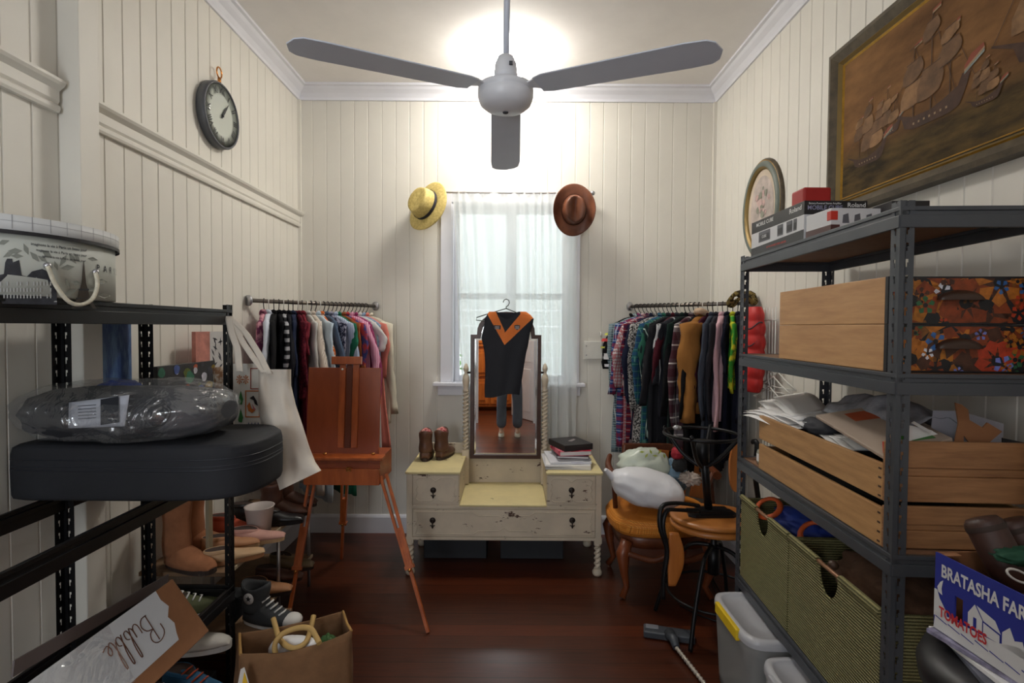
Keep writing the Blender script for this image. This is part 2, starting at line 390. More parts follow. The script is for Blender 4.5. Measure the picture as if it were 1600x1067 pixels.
d_ = MB(trimw); d_.bev = .004; d_.at((DX1-.03, YN-.1, 0), R(-118)); d_.box((0, -.02, .01), (.8, .02, 2.15))
for zz in ((.15, .9), (1.02, 1.4), (1.5, 2.05)):
    for xx in ((.1, .38), (.44, .7)): d_.box((xx[0], -.026, zz[0]), (xx[1], .026, zz[1]))
d_.struct('door_1')

# ================================================================== CEILING LIGHT, FAN
em = bpy.data.materials.new('lamp_glass'); em.use_nodes = True; n = NT(em); n.n.remove(n.n['Principled BSDF'])
e = n.new('ShaderNodeEmission'); e.inputs[0].default_value = (1, .96, .89, 1); e.inputs[1].default_value = LAMP_STRENGTH; n.link(e.outputs[0], n.n['Material Output'].inputs[0])
r_ = thing('ceiling_light', 'glowing round glass ceiling light behind the fan hub', 'light', LAMP_POS)
mb = MB(mat('lamp_rim', (230, 230, 225), .4)); mb.at((LAMP_POS.x, LAMP_POS.y, 3.345)); mb.lathe([(.001, .03), (.18, .03), (.18, .0), (.001, 0)][::-1]); mb.part('lamp_base', r_)
mb = MB(em); mb.at((LAMP_POS.x, LAMP_POS.y, 3.362)); mb.lathe([(.215*cos(t), -.12*sin(t)) for t in [i*pi/2/9.02 for i in range(9)]], 32); mb.part('lamp_glass', r_)

fanm = mat('fan_enamel', (206, 212, 226), .4, var=.03); fanw = mat('fan_housing_enamel', (224, 226, 232), .35, var=.03); fdk = mat('fan_gap', (60, 62, 70), .6)
FC = P(790, 150, 1.83); FC = Vector((FC.x, 1.83, 2.40)); HX = FC.x
fan = thing('ceiling_fan', 'grey three bladed ceiling fan hanging from a long rod', 'fan', (FC.x, FC.y, 2.30))
MB(fanm).tube([(HX+.012, 1.83, 3.37), (HX, 1.83, 2.48)], .011, 12).part('down_rod', fan)
mb = MB(fanw); mb.at((HX, 1.83, 3.30)); mb.lathe([(.015, -.02), (.06, 0), (.07, .07), (.001, .07)], 20); mb.part('canopy', fan)
mb = MB(fanw); mb.at((HX, 1.83, 0)); mb.lathe([(.013, 2.522), (.026, 2.515), (.037, 2.49), (.041, 2.455), (.042, 2.435), (.001, 2.43)][::-1], 28); mb.use(fdk).cbox((.018, -.039, 2.475), (.012, .006, .012)); mb.part('rod_cover', fan)
mb = MB(fanw); mb.at((HX, 1.83, 0)); mb.lathe([(.001, 2.325), (.04, 2.328), (.07, 2.338), (.088, 2.353), (.095, 2.372), (.096, 2.385), (.092, 2.388), (.092, 2.392), (.096, 2.395), (.095, 2.41), (.07, 2.424), (.05, 2.432), (.001, 2.434)], 40); mb.use(fdk).lathe([(.001, 2.322), (.009, 2.322), (.011, 2.329), (.001, 2.33)], 12)
mb.part('motor_housing', fan)
for az in (91, 211, 331):
    T = Matrix.Translation((HX, 1.83, 2.40)) @ Matrix.Rotation(R(az), 4, 'Z') @ Matrix.Rotation(R(5.0 if az == 91 else 3.0), 4, 'Y')
    mb = MB(fanm); mb.T = T @ Matrix.Translation((0, 0, .0)) @ Matrix.Rotation(R(-4), 4, 'X')
    pts = [(.125, -.045), (.16, -.058), (.61, -.070), (.670, -.064), (.692, -.046), (.705, 0), (.692, .042), (.670, .060), (.61, .064), (.16, .054), (.125, .045)]
    mb.bev = .001; mb.prism(pts, -.002, .002); bl = mb.part('blade', fan)
    mb = MB(fanw); mb.T = T @ Matrix.Rotation(R(-5), 4, 'X'); mb.prism([(.07, -.02), (.1, -.02), (.14, -.04), (.175, -.04), (.175, .04), (.14, .04), (.1, .02), (.07, .02)], .003, .007); mb.part('blade_bracket', bl)

# ================================================================== CLOCK
cc = PX(349, 181, XL+.05)
clk = thing('wall_clock', 'round pocket watch style clock with roman numerals on left wall', 'clock', (XL, cc.y, cc.z))
Tc = MX((XL, cc.y, cc.z), (0, 1, 0), (0, 0, 1))   # local z -> +x  (viewer faces -x so mirrored x)
ring = mat('clock_rim', (88, 90, 94), .45, .2)
RC = .168
mb = MB(ring); mb.T = Tc; mb.lathe([(.001, .002), (RC, .002), (RC+.005, .008), (RC+.005, .042), (RC+.001, .048), (RC-.006, .049), (RC-.008, .043)], 48, caps=False); mb.part('rim', clk)
blk = mat('black_ink', (28, 28, 30), .6, var=0)
gface, nt, b = base('clock_face', .08); b.inputs['Base Color'].default_value = lin((190, 196, 186)); b.inputs['Coat Weight'].default_value = 1; b.inputs['Coat Roughness'].default_value = .03
mb = MB(gface); mb.T = Tc; mb.lathe([(RC-.006, .042), (.1, .0425), (.001, .043)], 40)
for i, tx in enumerate(['XII', 'I', 'II', 'III', 'IIII', 'V', 'VI', 'VII', 'VIII', 'IX', 'X', 'XI']):
    a = -R(30*i); rr = RC*.76   # Tc: x axis = +y world; seen from room (+x) right is -y... so mirror
    # viewer looking toward -x sees +y to the right
    Mt = Matrix.Translation((0, 0, .0462)) @ Matrix.Rotation(a, 4, 'Z') @ Matrix.Translation((0, rr, 0))
    mb.text(tx, .052, Mt, blk, .8)
mb.part('dial', clk)
mb = MB(blk); mb.T = Tc
for a, L, w_ in ((-36, .1, .005), (-33, .065, .008)):
    mb.T = Tc @ Matrix.Translation((0, 0, .047+w_/20)) @ Matrix.Rotation(R(a), 4, 'Z'); mb.prism([(-w_/2, -.02), (w_/2, -.02), (w_, L*.6), (w_*.2, L), (-w_*.2, L), (-w_, L*.6)], 0, .001)
mb.T = Tc @ Matrix.Translation((0, 0, .048)); mb.lathe([(.008, 0), (.008, .003), (.001, .004)], 12); mb.part('hands', clk)
brass = mat('polished_brass', (196, 132, 70), .22, .9, var=0)
mb = MB(brass); mb.T = Tc
mb.tube([(0, RC, .03), (0, RC+.035, .03)], .009, 10); mb.tube([(.024*sin(t), RC+.062+.028*cos(t), .03) for t in [i*2*pi/20 for i in range(20)]], .004, 8, True)
mb.lathe([(.001, .02), (.012, .025), (.012, .035), (.001, .04)], 10) if False else None
mb.part('hanging_ring', clk)

# ================================================================== WALL PICTURES
dkbr = mat('dark_bronze_frame', (84, 74, 58), .45, .2, var=.3, vs=20); gold = mat('gilt', (170, 128, 44), .35, .6, var=.2, vs=25)
cc = PX(1186, 327, XR-.03)
ov = thing('oval_picture', 'oval framed picture of a pale bouquet on right wall', 'picture', (XR, cc.y, cc.z))
To = MX((XR, cc.y, cc.z), (0, -1, 0), (0, 0, 1))
EA, EB = .245, .30
def oring(mb, prof, k=48):
    N = len(prof)
    mb.grid(lambda u, v: ((EA+prof[int(round(v*(N-1)))][0])*cos(u*2*pi), (EB+prof[int(round(v*(N-1)))][0])*sin(u*2*pi), prof[int(round(v*(N-1)))][1]), k, N-1, True)
mb = MB(dkbr); mb.T = To; oring(mb, [(0, 0), (0, .012), (-.006, .02), (-.010, .022)]); mb.use(gold); oring(mb, [(-.010, .022), (-.014, .022)]); mb.use(mat('grey_green_frame', (104, 112, 104), .5)); oring(mb, [(-.014, .022), (-.022, .032), (-.035, .036), (-.048, .032)]); mb.use(mat('dull_gilt', (140, 116, 66), .45, .4)); oring(mb, [(-.048, .032), (-.053, .026), (-.06, .024), (-.064, .012)])
mb.part('frame', ov)
mb = MB(mat('oval_mat', (206, 190, 170), .7)); mb.T = To; mb.poly([((EA-.06)*cos(i*2*pi/40), (EB-.06)*sin(i*2*pi/40), .012) for i in range(40)])
bm_ = fabric('bouquet_paint', (196, 166, 160), (140, 130, 124), 14)
mb.poly([((EA-.1)*cos(i*2*pi/40), (EB-.1)*sin(i*2*pi/40), .0135) for i in range(40)], m=mat('oval_print', (186, 172, 164), .7, var=.2, vs=14))
random.seed(8)
for i in range(26):
    a = random.uniform(0, 2*pi); rr = random.uniform(0, .1)
    mb.disc((rr*cos(a), rr*sin(a)*1.2+.01), random.uniform(.01, .024), Matrix.Translation((0, 0, .0145+i*.0001)), 9, random.choice([bm_, mat('rose_paint', (206, 176, 170), .7), mat('leaf_paint', (140, 140, 124), .7)]))
mb.part('print', ov)

# ship painting
y0, y1, z0, z1 = 2.475, 1.10, 2.10, 2.85
sp_ = thing('ship_painting', 'large oil painting of sailing ships in gilt and dark frame on right wall', 'painting', (XR, (y0+y1)/2, z0))
def pic(mb, a, b_, lo, hi):   # ring moulding at inset a..b, heights lo..hi
    for (p, q, r2, s2) in (((y0-a, z0+a), (y0-a, z1-a), (y0-b_, z1-b_), (y0-b_, z0+b_)), ((y0-a, z1-a), (y1+a, z1-a), (y1+b_, z1-b_), (y0-b_, z1-b_)), ((y1+a, z1-a), (y1+a, z0+a), (y1+b_, z0+b_), (y1+b_, z1-b_)), ((y1+a, z0+a), (y0-a, z0+a), (y0-b_, z0+b_), (y1+b_, z0+b_))):
        mb.add([(XR-lo, *p), (XR-lo, *q), (XR-hi, *r2), (XR-hi, *s2)], [(0, 1, 2, 3)])
mb = MB(dkbr); pic(mb, 0, 0, 0, .05); pic(mb, 0, .02, .05, .055); pic(mb, .02, .05, .055, .035); mb.use(gold); pic(mb, .05, .055, .035, .04); mb.use(mat('dull_gilt', (140, 116, 66), .45, .4)); pic(mb, .055, .066, .04, .026); mb.use(dkbr); pic(mb, .066, .07, .026, .024); mb.use(gold); pic(mb, .07, .078, .028, .022)
mb.part('frame', sp_)
m, nt, b = base('seascape', .8, 0, .2)
tc = nt.new('ShaderNodeTexCoord'); sx_ = nt.new('ShaderNodeSeparateXYZ'); nt.link(tc.outputs['Object'], sx_.inputs[0])
c1 = mixnoise(nt, lin((84, 56, 30)), lin((142, 102, 62)), 3.2, (1, 1, 2.6), .3, .7, 6)
c2 = mixnoise(nt, lin((44, 36, 22)), lin((96, 76, 42)), 6, (1, 1, 4), .35, .65, 6)
mr = nt.new('ShaderNodeMapRange'); mr.inputs[1].default_value = .20; mr.inputs[2].default_value = .30; nt.link(sx_.outputs[2], mr.inputs[0])
nt.link(mixc(nt, mr.outputs[0], c2, c1), b.inputs['Base Color']); sea = m
mb = MB(sea); yi0, yi1, zi0, zi1 = y0-.075, y1+.075, z0+.075, z1-.075
mb.add([(XR-.022, yi0, zi0), (XR-.022, yi1, zi0), (XR-.022, yi1, zi1), (XR-.022, yi0, zi1)], [(0, 1, 2, 3)])
sail = mat('sail_paint', (128, 94, 60), .8, var=.35, vs=16); sail2 = mat('sail_paint_shadow', (106, 76, 48), .8, var=.3, vs=16); hull = mat('hull_paint', (66, 42, 28), .8, var=.3, vs=20); mast = mat('mast_paint', (74, 50, 32), .8)
redp = mat('flag_red_paint', (134, 66, 44), .8); whp = mat('flag_white_paint', (146, 122, 92), .8); grp = mat('flag_blue_paint', (70, 78, 66), .5)
def ship(u, v, s, k, rot=-.16):    # u along from far edge, v up from bottom
    Tm = MX((XR-.0226-k*.0005, yi0-u, zi0+v), (0, -cos(rot), -sin(rot)), (0, -sin(rot)*-1*-1, cos(rot)))
    mb.poly([(x*s, y*s) for x, y in [(-.17, .03), (-.15, -.02), (-.1, -.04), (.1, -.045), (.15, -.03), (.18, .03), (.2, .085), (.16, .09), (.14, .05), (.08, .03), (0, .012), (-.1, .018), (-.24, .075), (-.245, .07)]], Tm, hull)
    T2 = Tm @ Matrix.Translation((0, 0, .0004)); T3_ = T2 @ Matrix.Translation((0, 0, .0003))
    for q, (mx_, h) in enumerate(((-.1, .34), (.0, .44), (.1, .32))):
        mb.poly([((mx_-.003)*s, 0), ((mx_+.003)*s, 0), ((mx_+.002)*s, h*s), ((mx_-.002)*s, h*s)], T2, mast)
        zz = .07
        for j in range(3):
            hh = (.12, .10, .065)[j]*h/.42; w0 = (.062, .05, .034)[j]
            if (q+j+k) % 4 != 1:
                pts = [(mx_-w0-.016, zz)]+[(mx_-w0-.016+(2*w0)*t/6, zz-.010*sin(pi*t/6)+.012*t/6) for t in range(1, 7)]+[(mx_+w0*.82+.016*sin(pi*t/4), zz+hh*t/4+.010) for t in range(1, 5)]+[(mx_-w0*.78, zz+hh), (mx_-w0*.92-.02, zz+hh*.5)]
                mb.poly([(x*s, y*s) for x, y in pts], T3_ @ Matrix.Translation((0, 0, .00012*(j+3*q))), (sail, sail2)[(j+q) % 2])
            mb.poly([((mx_-w0*.85)*s, (zz+hh)*s), ((mx_+w0*.85)*s, (zz+hh+.010)*s), ((mx_+w0*.85)*s, (zz+hh+.014)*s), ((mx_-w0*.85)*s, (zz+hh+.004)*s)], T3_ @ Matrix.Translation((0, 0, .0012)), mast)
            zz += hh+.012
        mb.poly([(mx_*s, h*s), ((mx_+.045)*s, (h+.012)*s), ((mx_+.045)*s, (h+.002)*s), (mx_*s, (h-.008)*s)], T3_, redp)
        mb.poly([(mx_*s, (h-.008)*s), ((mx_+.045)*s, (h+.002)*s), ((mx_+.045)*s, (h-.008)*s), (mx_*s, (h-.016)*s)], T3_, whp)
    mb.poly([(x*s, y*s) for x, y in ((.17, .1), (.26, .15), (.255, .165), (.2, .15), (.17, .115))], T3_, redp); mb.poly([(x*s, y*s) for x, y in ((.17, .09), (.26, .14), (.26, .15), (.17, .1))], T3_, whp); mb.poly([(x*s, y*s) for x, y in ((.17, .08), (.26, .128), (.26, .14), (.17, .09))], T3_, grp)
    for x0_, y0__ in ((-.24, .07), (-.1, .33), (.0, .43), (.1, .31)):
        x1_ = x0_+.13 if x0_ > -.2 else -.1; y1_ = .03 if x0_ > -.2 else .30
        mb.poly([(x0_*s, y0__*s), (x1_*s, y1_*s), ((x1_+.003)*s, y1_*s), ((x0_+.003)*s, y0__*s)], T2, mast)
    for j in range(7): mb.poly([(x*s, y*s) for x, y in ((-.1+j*.03, -.02), (-.09+j*.03, -.02), (-.09+j*.03, -.01), (-.1+j*.03, -.01))], T2, whp)
ship(.17, .13, .55, 1, 0); ship(.28, .2, .4, 2, 0); ship(.50, .19, .82, 3, 0); ship(.98, .22, 1.0, 4, 0); ship(.72, .14, .3, 5, 0)
mb.part('canvas', sp_)

# ================================================================== CURTAIN, ROD, HATS
chrome = mat('brushed_steel', (176, 176, 180), .3, .9, var=.02); rodw = mat('rod_enamel', (214, 208, 206), .35)
rz = P(800, 301, YB-.09).z
rd = thing('curtain_rod', 'thin pale metal curtain rod above the window', 'curtain rod', (0, YB-.09, rz-.02))
xa, xb = P(668, 300, YB-.09).x, P(926, 302, YB-.09).x
MB(rodw).tube([(xa, YB-.09, rz), (xb, YB-.09, rz)], .008, 10).part('rod', rd)
for x in (xa, xb):
    k = MB(chrome); k.at((x, YB-.09, rz)); k.lathe([(.001, -.018), (.014, -.012), (.019, 0), (.014, .012), (.001, .018)], 14); k.part('finial', rd)
    MB(rodw).tube([(x+.04*(1 if x < 0 else -1), YB, rz), (x+.04*(1 if x < 0 else -1), YB-.09, rz)], .006, 8).part('bracket', rd)
sheer = bpy.data.materials.new('sheer_voile'); sheer.use_nodes = True; n = NT(sheer); n.n.remove(n.n['Principled BSDF'])
tr = n.new('ShaderNodeBsdfTransparent'); tl = n.new('ShaderNodeBsdfTranslucent'); df = n.new('ShaderNodeBsdfDiffuse')
tl.inputs[0].default_value = (.93, .96, .94, 1); df.inputs[0].default_value = (.9, .92, .92, 1)
m1 = n.new('ShaderNodeMixShader'); m1.inputs[0].default_value = .5; n.link(tl.outputs[0], m1.inputs[1]); n.link(df.outputs[0], m1.inputs[2])
m2 = n.new('ShaderNodeMixShader'); m2.inputs[0].default_value = .76; n.link(tr.outputs[0], m2.inputs[1]); n.link(m1.outputs[0], m2.inputs[2]); n.link(m2.outputs[0], n.n['Material Output'].inputs[0])
ztop = rz+.012; zbot = P(880, 686, YB-.1).z; XC1 = P(902, 500, YB-.1).x
def cur(u, v):
    z = ztop+(zbot-ztop)*v
    left = P(707, 300, YB-.09).x+.075*min(1, v*1.3)
    x = left+(XC1-left)*u
    k = u*21+1.3*sin(u*9); a = (.010+.018*min(1, v*3))
    y = YB-.088+a*sin(k*2*pi/1.9)+.008*noise.noise(Vector((u*30, v*3, 1)))
    y += -.045*v**2*(0 if v < .3 else 1)*(v-.3)
    return (x+.004*sin(v*9+u*40), min(y, YB-.045 if v*(ztop-zbot) < ztop-WZ0-.05 else YB-.1), z)
MB(sheer).grid(cur, 220, 50).top('sheer_curtain', 'white sheer voile curtain hanging over the window from the rod', 'curtain')

def hat(name, label, c, axis, up, rb, rc, hc, bm_, crease, curl, bandm=None, ex=1.15):
    """axis: direction crown points; c: brim centre"""
    T = MX(c, Vector(up).cross(Vector(axis)), up); rt = thing(name, label, 'hat', c)
    def brim(u, v):
        a = u*2*pi; r = rc*.98+(rb-rc)*v; k = v*v
        return (r*cos(a), r*ex*sin(a), curl*k*(cos(a)**2)-.25*abs(curl)*k*(sin(a)**2)*(1 if crease else .3))
    mb = MB(bm_); mb.T = T; mb.grid(brim, 48, 8, True); solid(mb.part('brim', rt), .004)
    def crown(u, v):
        a = u*2*pi
        if v < .75: r = rc*(1-.18*(v/.75)**2); z = hc*v/.75*.93
        else:
            t = (v-.75)/.25; r = rc*.82*(1-t**1.5*.99); z = hc*(.93+.07*t)
        x, y = r*cos(a), r*ex*sin(a)
        if crease and v > .5: z -= crease*hc*math.exp(-(x/(rc*.33))**2)*min(1, (v-.5)*3)*(1-.35*abs(y/rc))
        return (x, y, z)
    mb = MB(bm_); mb.T = T; mb.grid(crown, 40, 16, True, False, False); mb.part('crown', rt)
    if bandm:
        mb = MB(bandm); mb.T = T; mb.grid(lambda u, v: ((rc*1.02*cos(u*2*pi)), rc*ex*1.02*sin(u*2*pi), .004+v*.026), 40, 1, True); mb.part('band', rt)
    return rt
straw, nt, b = base('straw', .7); nt.link(mixnoise(nt, lin((196, 172, 96)), lin((226, 204, 130)), 60, (1, 1, 1)), b.inputs['Base Color']); bump(nt, b, 160, .5)
leather = mat('brown_leather_hat', (112, 66, 44), .45, var=.35, vs=9, bmp=.2)
hat('straw_hat', 'yellow straw sun hat with dark band hanging left of window', P(666, 321, YB-.12), Vector((-.55, -.82, .25)), Vector((.45, .0, .9)), .168, .098, .112, straw, .12, -.03, mat('navy_band', (44, 44, 54), .7))
hat('leather_hat', 'brown leather cowboy hat hanging right of window', P(896, 328, YB-.15), Vector((.05, -1, -.12)), Vector((0.02, -.12, 1)), .155, .088, .11, leather, .42, .05, mat('leather_band', (92, 52, 34), .5), 1.22)

# light switch and hook
sw = MB(mat('switch_plastic', (226, 224, 216), .35)); sw.bev = .003; a = P(912, 533, YB); b_ = P(940, 561, YB); sw.box((a.x, YB-.012, b_.z), (b_.x, YB, a.z))
o = sw.top('light_switch', 'white power plate on back wall right of the window', 'switch')
for i in range(2): MB(mat('switch_screw', (150, 150, 150), .4, .5)).cbox((a.x+.02, YB-.013, b_.z+.03+i*.07), (.008, .003, .008)).part('screw', o)
h = P(938, 521, YB); MB(mat('hook_white', (224, 222, 214), .4)).tube([(h.x, YB, h.z+.01), (h.x, YB-.025, h.z+.01), (h.x, YB-.032, h.z-.005), (h.x, YB-.03, h.z-.02), (h.x, YB-.018, h.z-.02)], .006, 8).top('wall_hook', 'small white hook on back wall above the power plate', 'hook')

# ================================================================== CLOTHES RAILS
def lerp(a, b, t): return a+(b-a)*t
rodm = mat('rail_steel', (120, 112, 104), .35, .8, var=.05)
def rail(name, label, A, B, vis=(0, 1)):
    t = thing(name, label, 'clothes rail', ((A+B)/2)-Vector((0, 0, .05)))
    MB(rodm).tube([A, B], .0125, 12).part('rod', t)
    d = (B-A).normalized()
    for p, s in ((A, 1), (B, -1)):
        T = MX(p+d*s*.004, d.orthogonal(), d.cross(d.orthogonal()))
        k = MB(chrome); k.T = T; k.lathe([(.001, -.012), (.032, -.012), (.034, .0), (.03, .008), (.018, .012), (.001, .012)], 16); k.part('flange', t)
    return t
LA, LB = PX(388, 466, XL+.02), P(588, 481, YB-.02); LA.z = LB.z = (LA.z+LB.z)/2
RA, RB = P(984, 481, YB-.02), PX(1173, 471, XR-.02); RA.z = RB.z = (RA.z+RB.z)/2
rail('left_clothes_rail'.replace('left_', ''), 'steel clothes rail fixed across the left back corner', LA, LB)
rail('clothes_rail', 'steel clothes rail fixed across the right back corner', RA, RB)
hdark = mat('dark_hanger', (34, 30, 32), .4); hwhite = mat('white_hanger', (222, 220, 214), .4)
def hanger_geo(mb, hw=.19):
    z = -.085
    mb.tube([(.021*sin(t), 0, -.005+.021*cos(t)) for t in [-1.7+i*.38 for i in range(10)]]+[(.010, 0, -.036), (0, 0, -.046), (0, 0, z+.02)], .003, 6)
    mb.tube([(-hw, 0, z-.06), (-hw*.5, 0, z-.025), (0, 0, z+.02), (hw*.5, 0, z-.025), (hw, 0, z-.06)], .004, 6)
    mb.tube([(-hw, 0, z-.06), (0, 0, z-.066), (hw, 0, z-.06)], .003, 6)
def garment(name, cat, label, m, pos, ang, L, hw=.2, th=.018, sl=.5, seed=0, hem=1.1, group=None, extra=None, collar=True, hang=hdark, hlabel='', hgroup='', srad=.045, sth=.42):
    """pos: on the rail; local x = width (towards camera is +x), z down from the rail"""
    random.seed(seed*13+5)
    T = Matrix.Translation(pos) @ Matrix.Rotation(ang, 4, 'Z')
    hm = MB(hang); hanger_geo(hm, hw*.9); ho = hm._mk('clothes_hanger', (0, 0, 0)); ho.location = pos; ho.rotation_euler = (0, 0, ang); tag(ho, hlabel, 'hanger', hgroup)
    mb = MB(m)
    ph = random.uniform(0, 6); kf = random.choice([5, 6, 7, 9])
    def fn(u, v):
        a = u*2*pi
        if v < .16:
            t = v/.16; z = -.078-.062*t**1.2; w_ = lerp(.055, hw, t**.8)
        else:
            t = (v-.16)/.84; z = -.14-(L-.14)*t; w_ = hw*(lerp(.93, hem, t)) if t > .08 else hw*lerp(1.0, .935, t/.08)
        k = 1+.62*min(1, v*2)*sin(kf*a+ph+v*2)+.2*sin(11*a+ph*3+v*5)*v
        c, s_ = cos(a), sin(a)
        x = w_*math.copysign(abs(c)**.75, c); y = (th+.006*v)*math.copysign(abs(s_)**.8, s_)*k
        x += .008*sin(v*7+ph)*v; y += .006*sin(v*5+ph*2)*v
        z += .012*noise.noise(Vector((a*1.3+seed, v*4, ph)))*v
        return (x, y, z)
    mb.grid(fn, 40, 24, True, False, True)
    if sl:
        for s_ in (1, -1):
            pts = [(s_*hw*.62, 0, -.112), (s_*hw*.76, 0, -.122)]; rr = [.006, srad*.62]
            for i in range(13):
                t = i/12; pts.append((s_*(hw*.86+.055*min(1, t*2.5)+.02*sin(t*4+ph)), .008*sin(t*6+ph), -.135-.012*(i > 0)-sl*t)); rr.append(srad*(1-.35*t)*(1+.10*sin(t*17+ph)+.06*sin(t*41+ph)))
            pts.append((pts[-1][0], pts[-1][1], pts[-1][2]+.004)); rr.append(rr[-1]*.8)
            # flattened sleeve
            def sf(u, v, pts=pts, rr=rr):
                i = int(round(v*15)); a = u*2*pi; k = 1+.13*sin(3*a+v*8)+.06*sin(5*a-v*21)
                return (pts[i][0]+rr[i]*cos(a)*k, pts[i][1]+rr[i]*sth*sin(a)*k, pts[i][2])
            mb.grid(sf, 18, 15, True, False, True)
    if collar:
        mb.tube([(.05*cos(a), .016*sin(a), -.072+.012*cos(2*a)) for a in [i*2*pi/14 for i in range(14)]], .011, 6, True)
    me = mb._mk(name, (0, 0, 0)); me.location = pos; me.rotation_euler = (0, 0, ang)
    tag(me, label, cat, group)
    if extra: extra(me, hw)
    return me
def gpart(parent, name, mb, label=None):
    me = mb._mk(name, (0, 0, 0)); me.parent = parent
    if label: me['label'] = label
    return me
# (name, category, label, material, length, sleeve, halfwidth, thick, hem)
floral = fabric('floral_cotton', (196, 140, 150), (120, 60, 90), 26)
Lg = [
 ('floral_blouse', 'blouse', 'pink and mauve floral blouse, first on the left end of left rail', floral, .62, .5, .19, .016, 1.0),
 ('long_shirt', 'shirt', 'long pale blue white shirt on the left end of left rail', fabric('pale_blue_cotton', (214, 220, 232)), .95, .55, .2, .018, 1.1),
 ('black_jacket', 'jacket', 'black jacket right of the pale blue white shirt', fabric('black_wool', (26, 26, 28)), .70, .6, .21, .02, 1.0),
 ('black_dress', 'dress', 'long black dress between the black jacket and striped sleeve top', fabric('black_cotton', (20, 20, 24)), 1.0, .3, .19, .018, 1.1),
 ('striped_cardigan', 'cardigan', 'black and white narrow striped cardigan amid black clothes', plaid('narrow_stripe', (32, 32, 36), (190, 190, 196), (20, 20, 20), .05, 'h'), .6, .5, .19, .014, 1.0),
 ('black_tunic', 'tunic', 'black tunic with white piping on the left rail', fabric('soot', (30, 30, 36)), .95, .45, .2, .016, 1.05),
 ('denim_dress', 'dress', 'long navy blue dress hanging left of the easel', fabric('navy', (38, 46, 70)), 1.02, .3, .19, .018, 1.1),
 ('lace_top', 'top', 'maroon lace top left of the cream striped shirt', fabric('maroon_lace', (110, 34, 48), (70, 20, 34), 70), .62, .4, .18, .014, 1.0),
 ('crimson_dress', 'dress', 'dark crimson long dress left of the easel board', fabric('crimson', (122, 40, 52)), .95, .2, .18, .014, 1.1),
 ('grey_shirt', 'shirt', 'light grey shirt with cream shoulders on the left rail', fabric('light_grey_cotton', (198, 196, 192)), .78, .5, .19, .016, 1.0),
 ('cream_shirt', 'shirt', 'cream shirt with brown vertical stripes', plaid('cream_stripe', (214, 204, 192), (186, 172, 158), (120, 96, 84), .022, 'v'), 1.25, .5, .2, .018, 1.12),
 ('ice_blue_dress', 'dress', 'long ice blue dress showing below the easel box', fabric('ice_blue', (196, 212, 224)), 1.3, .3, .19, .016, 1.2),
 ('orange_scarf_top', 'top', 'orange and white patterned top beside slate blue shirt', fabric('orange_white', (206, 106, 50), (226, 214, 200), 22), .4, .25, .17, .012, 1.0),
 ('slate_shirt', 'shirt', 'slate blue shirt on the middle of left rail', fabric('slate', (86, 102, 124)), .68, .45, .19, .016, 1.0),
 ('ink_blouse', 'blouse', 'ink blue spotted blouse right of the slate blue shirt', fabric('ink', (36, 40, 62), (160, 160, 180), 60), .62, .4, .18, .014, 1.0),
 ('blue_striped_shirt', 'shirt', 'light blue striped shirt left of the green dress', plaid('blue_stripe', (170, 184, 210), (210, 216, 228), (120, 140, 180), .02, 'v'), .72, .5, .2, .016, 1.0),
 ('green_dress', 'dress', 'long emerald green dress above the easel', fabric('emerald', (38, 110, 84)), 1.3, .3, .2, .02, 1.2),
 ('rust_top', 'top', 'rust brown top right of the green dress', fabric('rust', (160, 92, 54)), .62, .3, .18, .014, 1.0),
 ('paisley_top', 'top', 'red and blue patterned top left of the pink striped shirt', fabric('red_blue', (176, 60, 60), (60, 66, 120), 22), .66, .4, .19, .016, 1.0),
 ('pink_striped_shirt', 'shirt', 'pink and white striped shirt above right side of easel board', plaid('pink_stripe', (204, 130, 160), (226, 190, 206), (170, 90, 130), .02, 'v'), .66, .36, .21, .024, 1.0),
 ('magenta_cardigan', 'cardigan', 'magenta knitted cardigan right of the pink striped shirt', fabric('magenta_knit', (150, 60, 104)), .62, .5, .19, .02, 1.0),
 ('white_nightdress', 'nightdress', 'long white nightdress whose hem shows beneath the easel', fabric('white_cotton', (214, 214, 212)), 1.28, .2, .2, .02, 1.25),
 ('denim_waistcoat', 'waistcoat', 'faded denim waistcoat near right end of left rail', fabric('faded_denim', (120, 142, 168), (150, 168, 190), 40), .72, 0, .19, .02, 1.0),
 ('coral_dress', 'dress', 'long coral pink dress near right end of left rail', fabric('coral', (222, 132, 118)), 1.03, .35, .17, .022, 1.45),
 ('cream_dress', 'dress', 'cream dress with ruffled cuffs, last on right end of left rail', fabric('cream_sheer', (222, 216, 196)), .86, .62, .19, .014, 1.1),
]
N = len(Lg); dL = LB-LA
for i, g in enumerate(Lg):
    t = .10+.80*i/(N-1); pos = LA+dL*t
    jr = random.Random(i*7+1); ang = R(lerp(-74, -14, i/(N-1))+jr.uniform(-7, 7)*(0 if i in (0, 1, 2, N-1) else 1)); pos = pos+Vector((0, 0, 0))
    # keep the far half clear of the walls
    hw = g[6]; d = Vector((cos(ang), sin(ang), 0))
    far = pos-d*(hw+.075); sh_ = max(0, XL+.015-far.x)/max(.2, d.x) ; sh2 = max(0, far.y-(YB-.03))/max(.2, -d.y)
    hw2 = hw
    if max(sh_, sh2) > 0: hw2 = max(.09, hw-max(sh_, sh2)*.9)
    pin = random.Random(i); hm = hwhite if i in (1, 4, 7, 9, 12) else hdark
    garment(g[0], g[1], g[2], g[3], pos, ang, g[4], hw2, g[7], g[5]*(.9+.2*pin.random()), i, g[8], None, hang=hm,
            hlabel='thin %s hanger holding the %s on left rail' % ('white' if hm is hwhite else 'dark', g[0].replace('_', ' ')), hgroup='white hangers on the left rail' if hm is hwhite else 'dark hangers on the left rail', srad=.04, sth=.75 if 'pink' in g[0] or 'cream' in g[0] else .45)
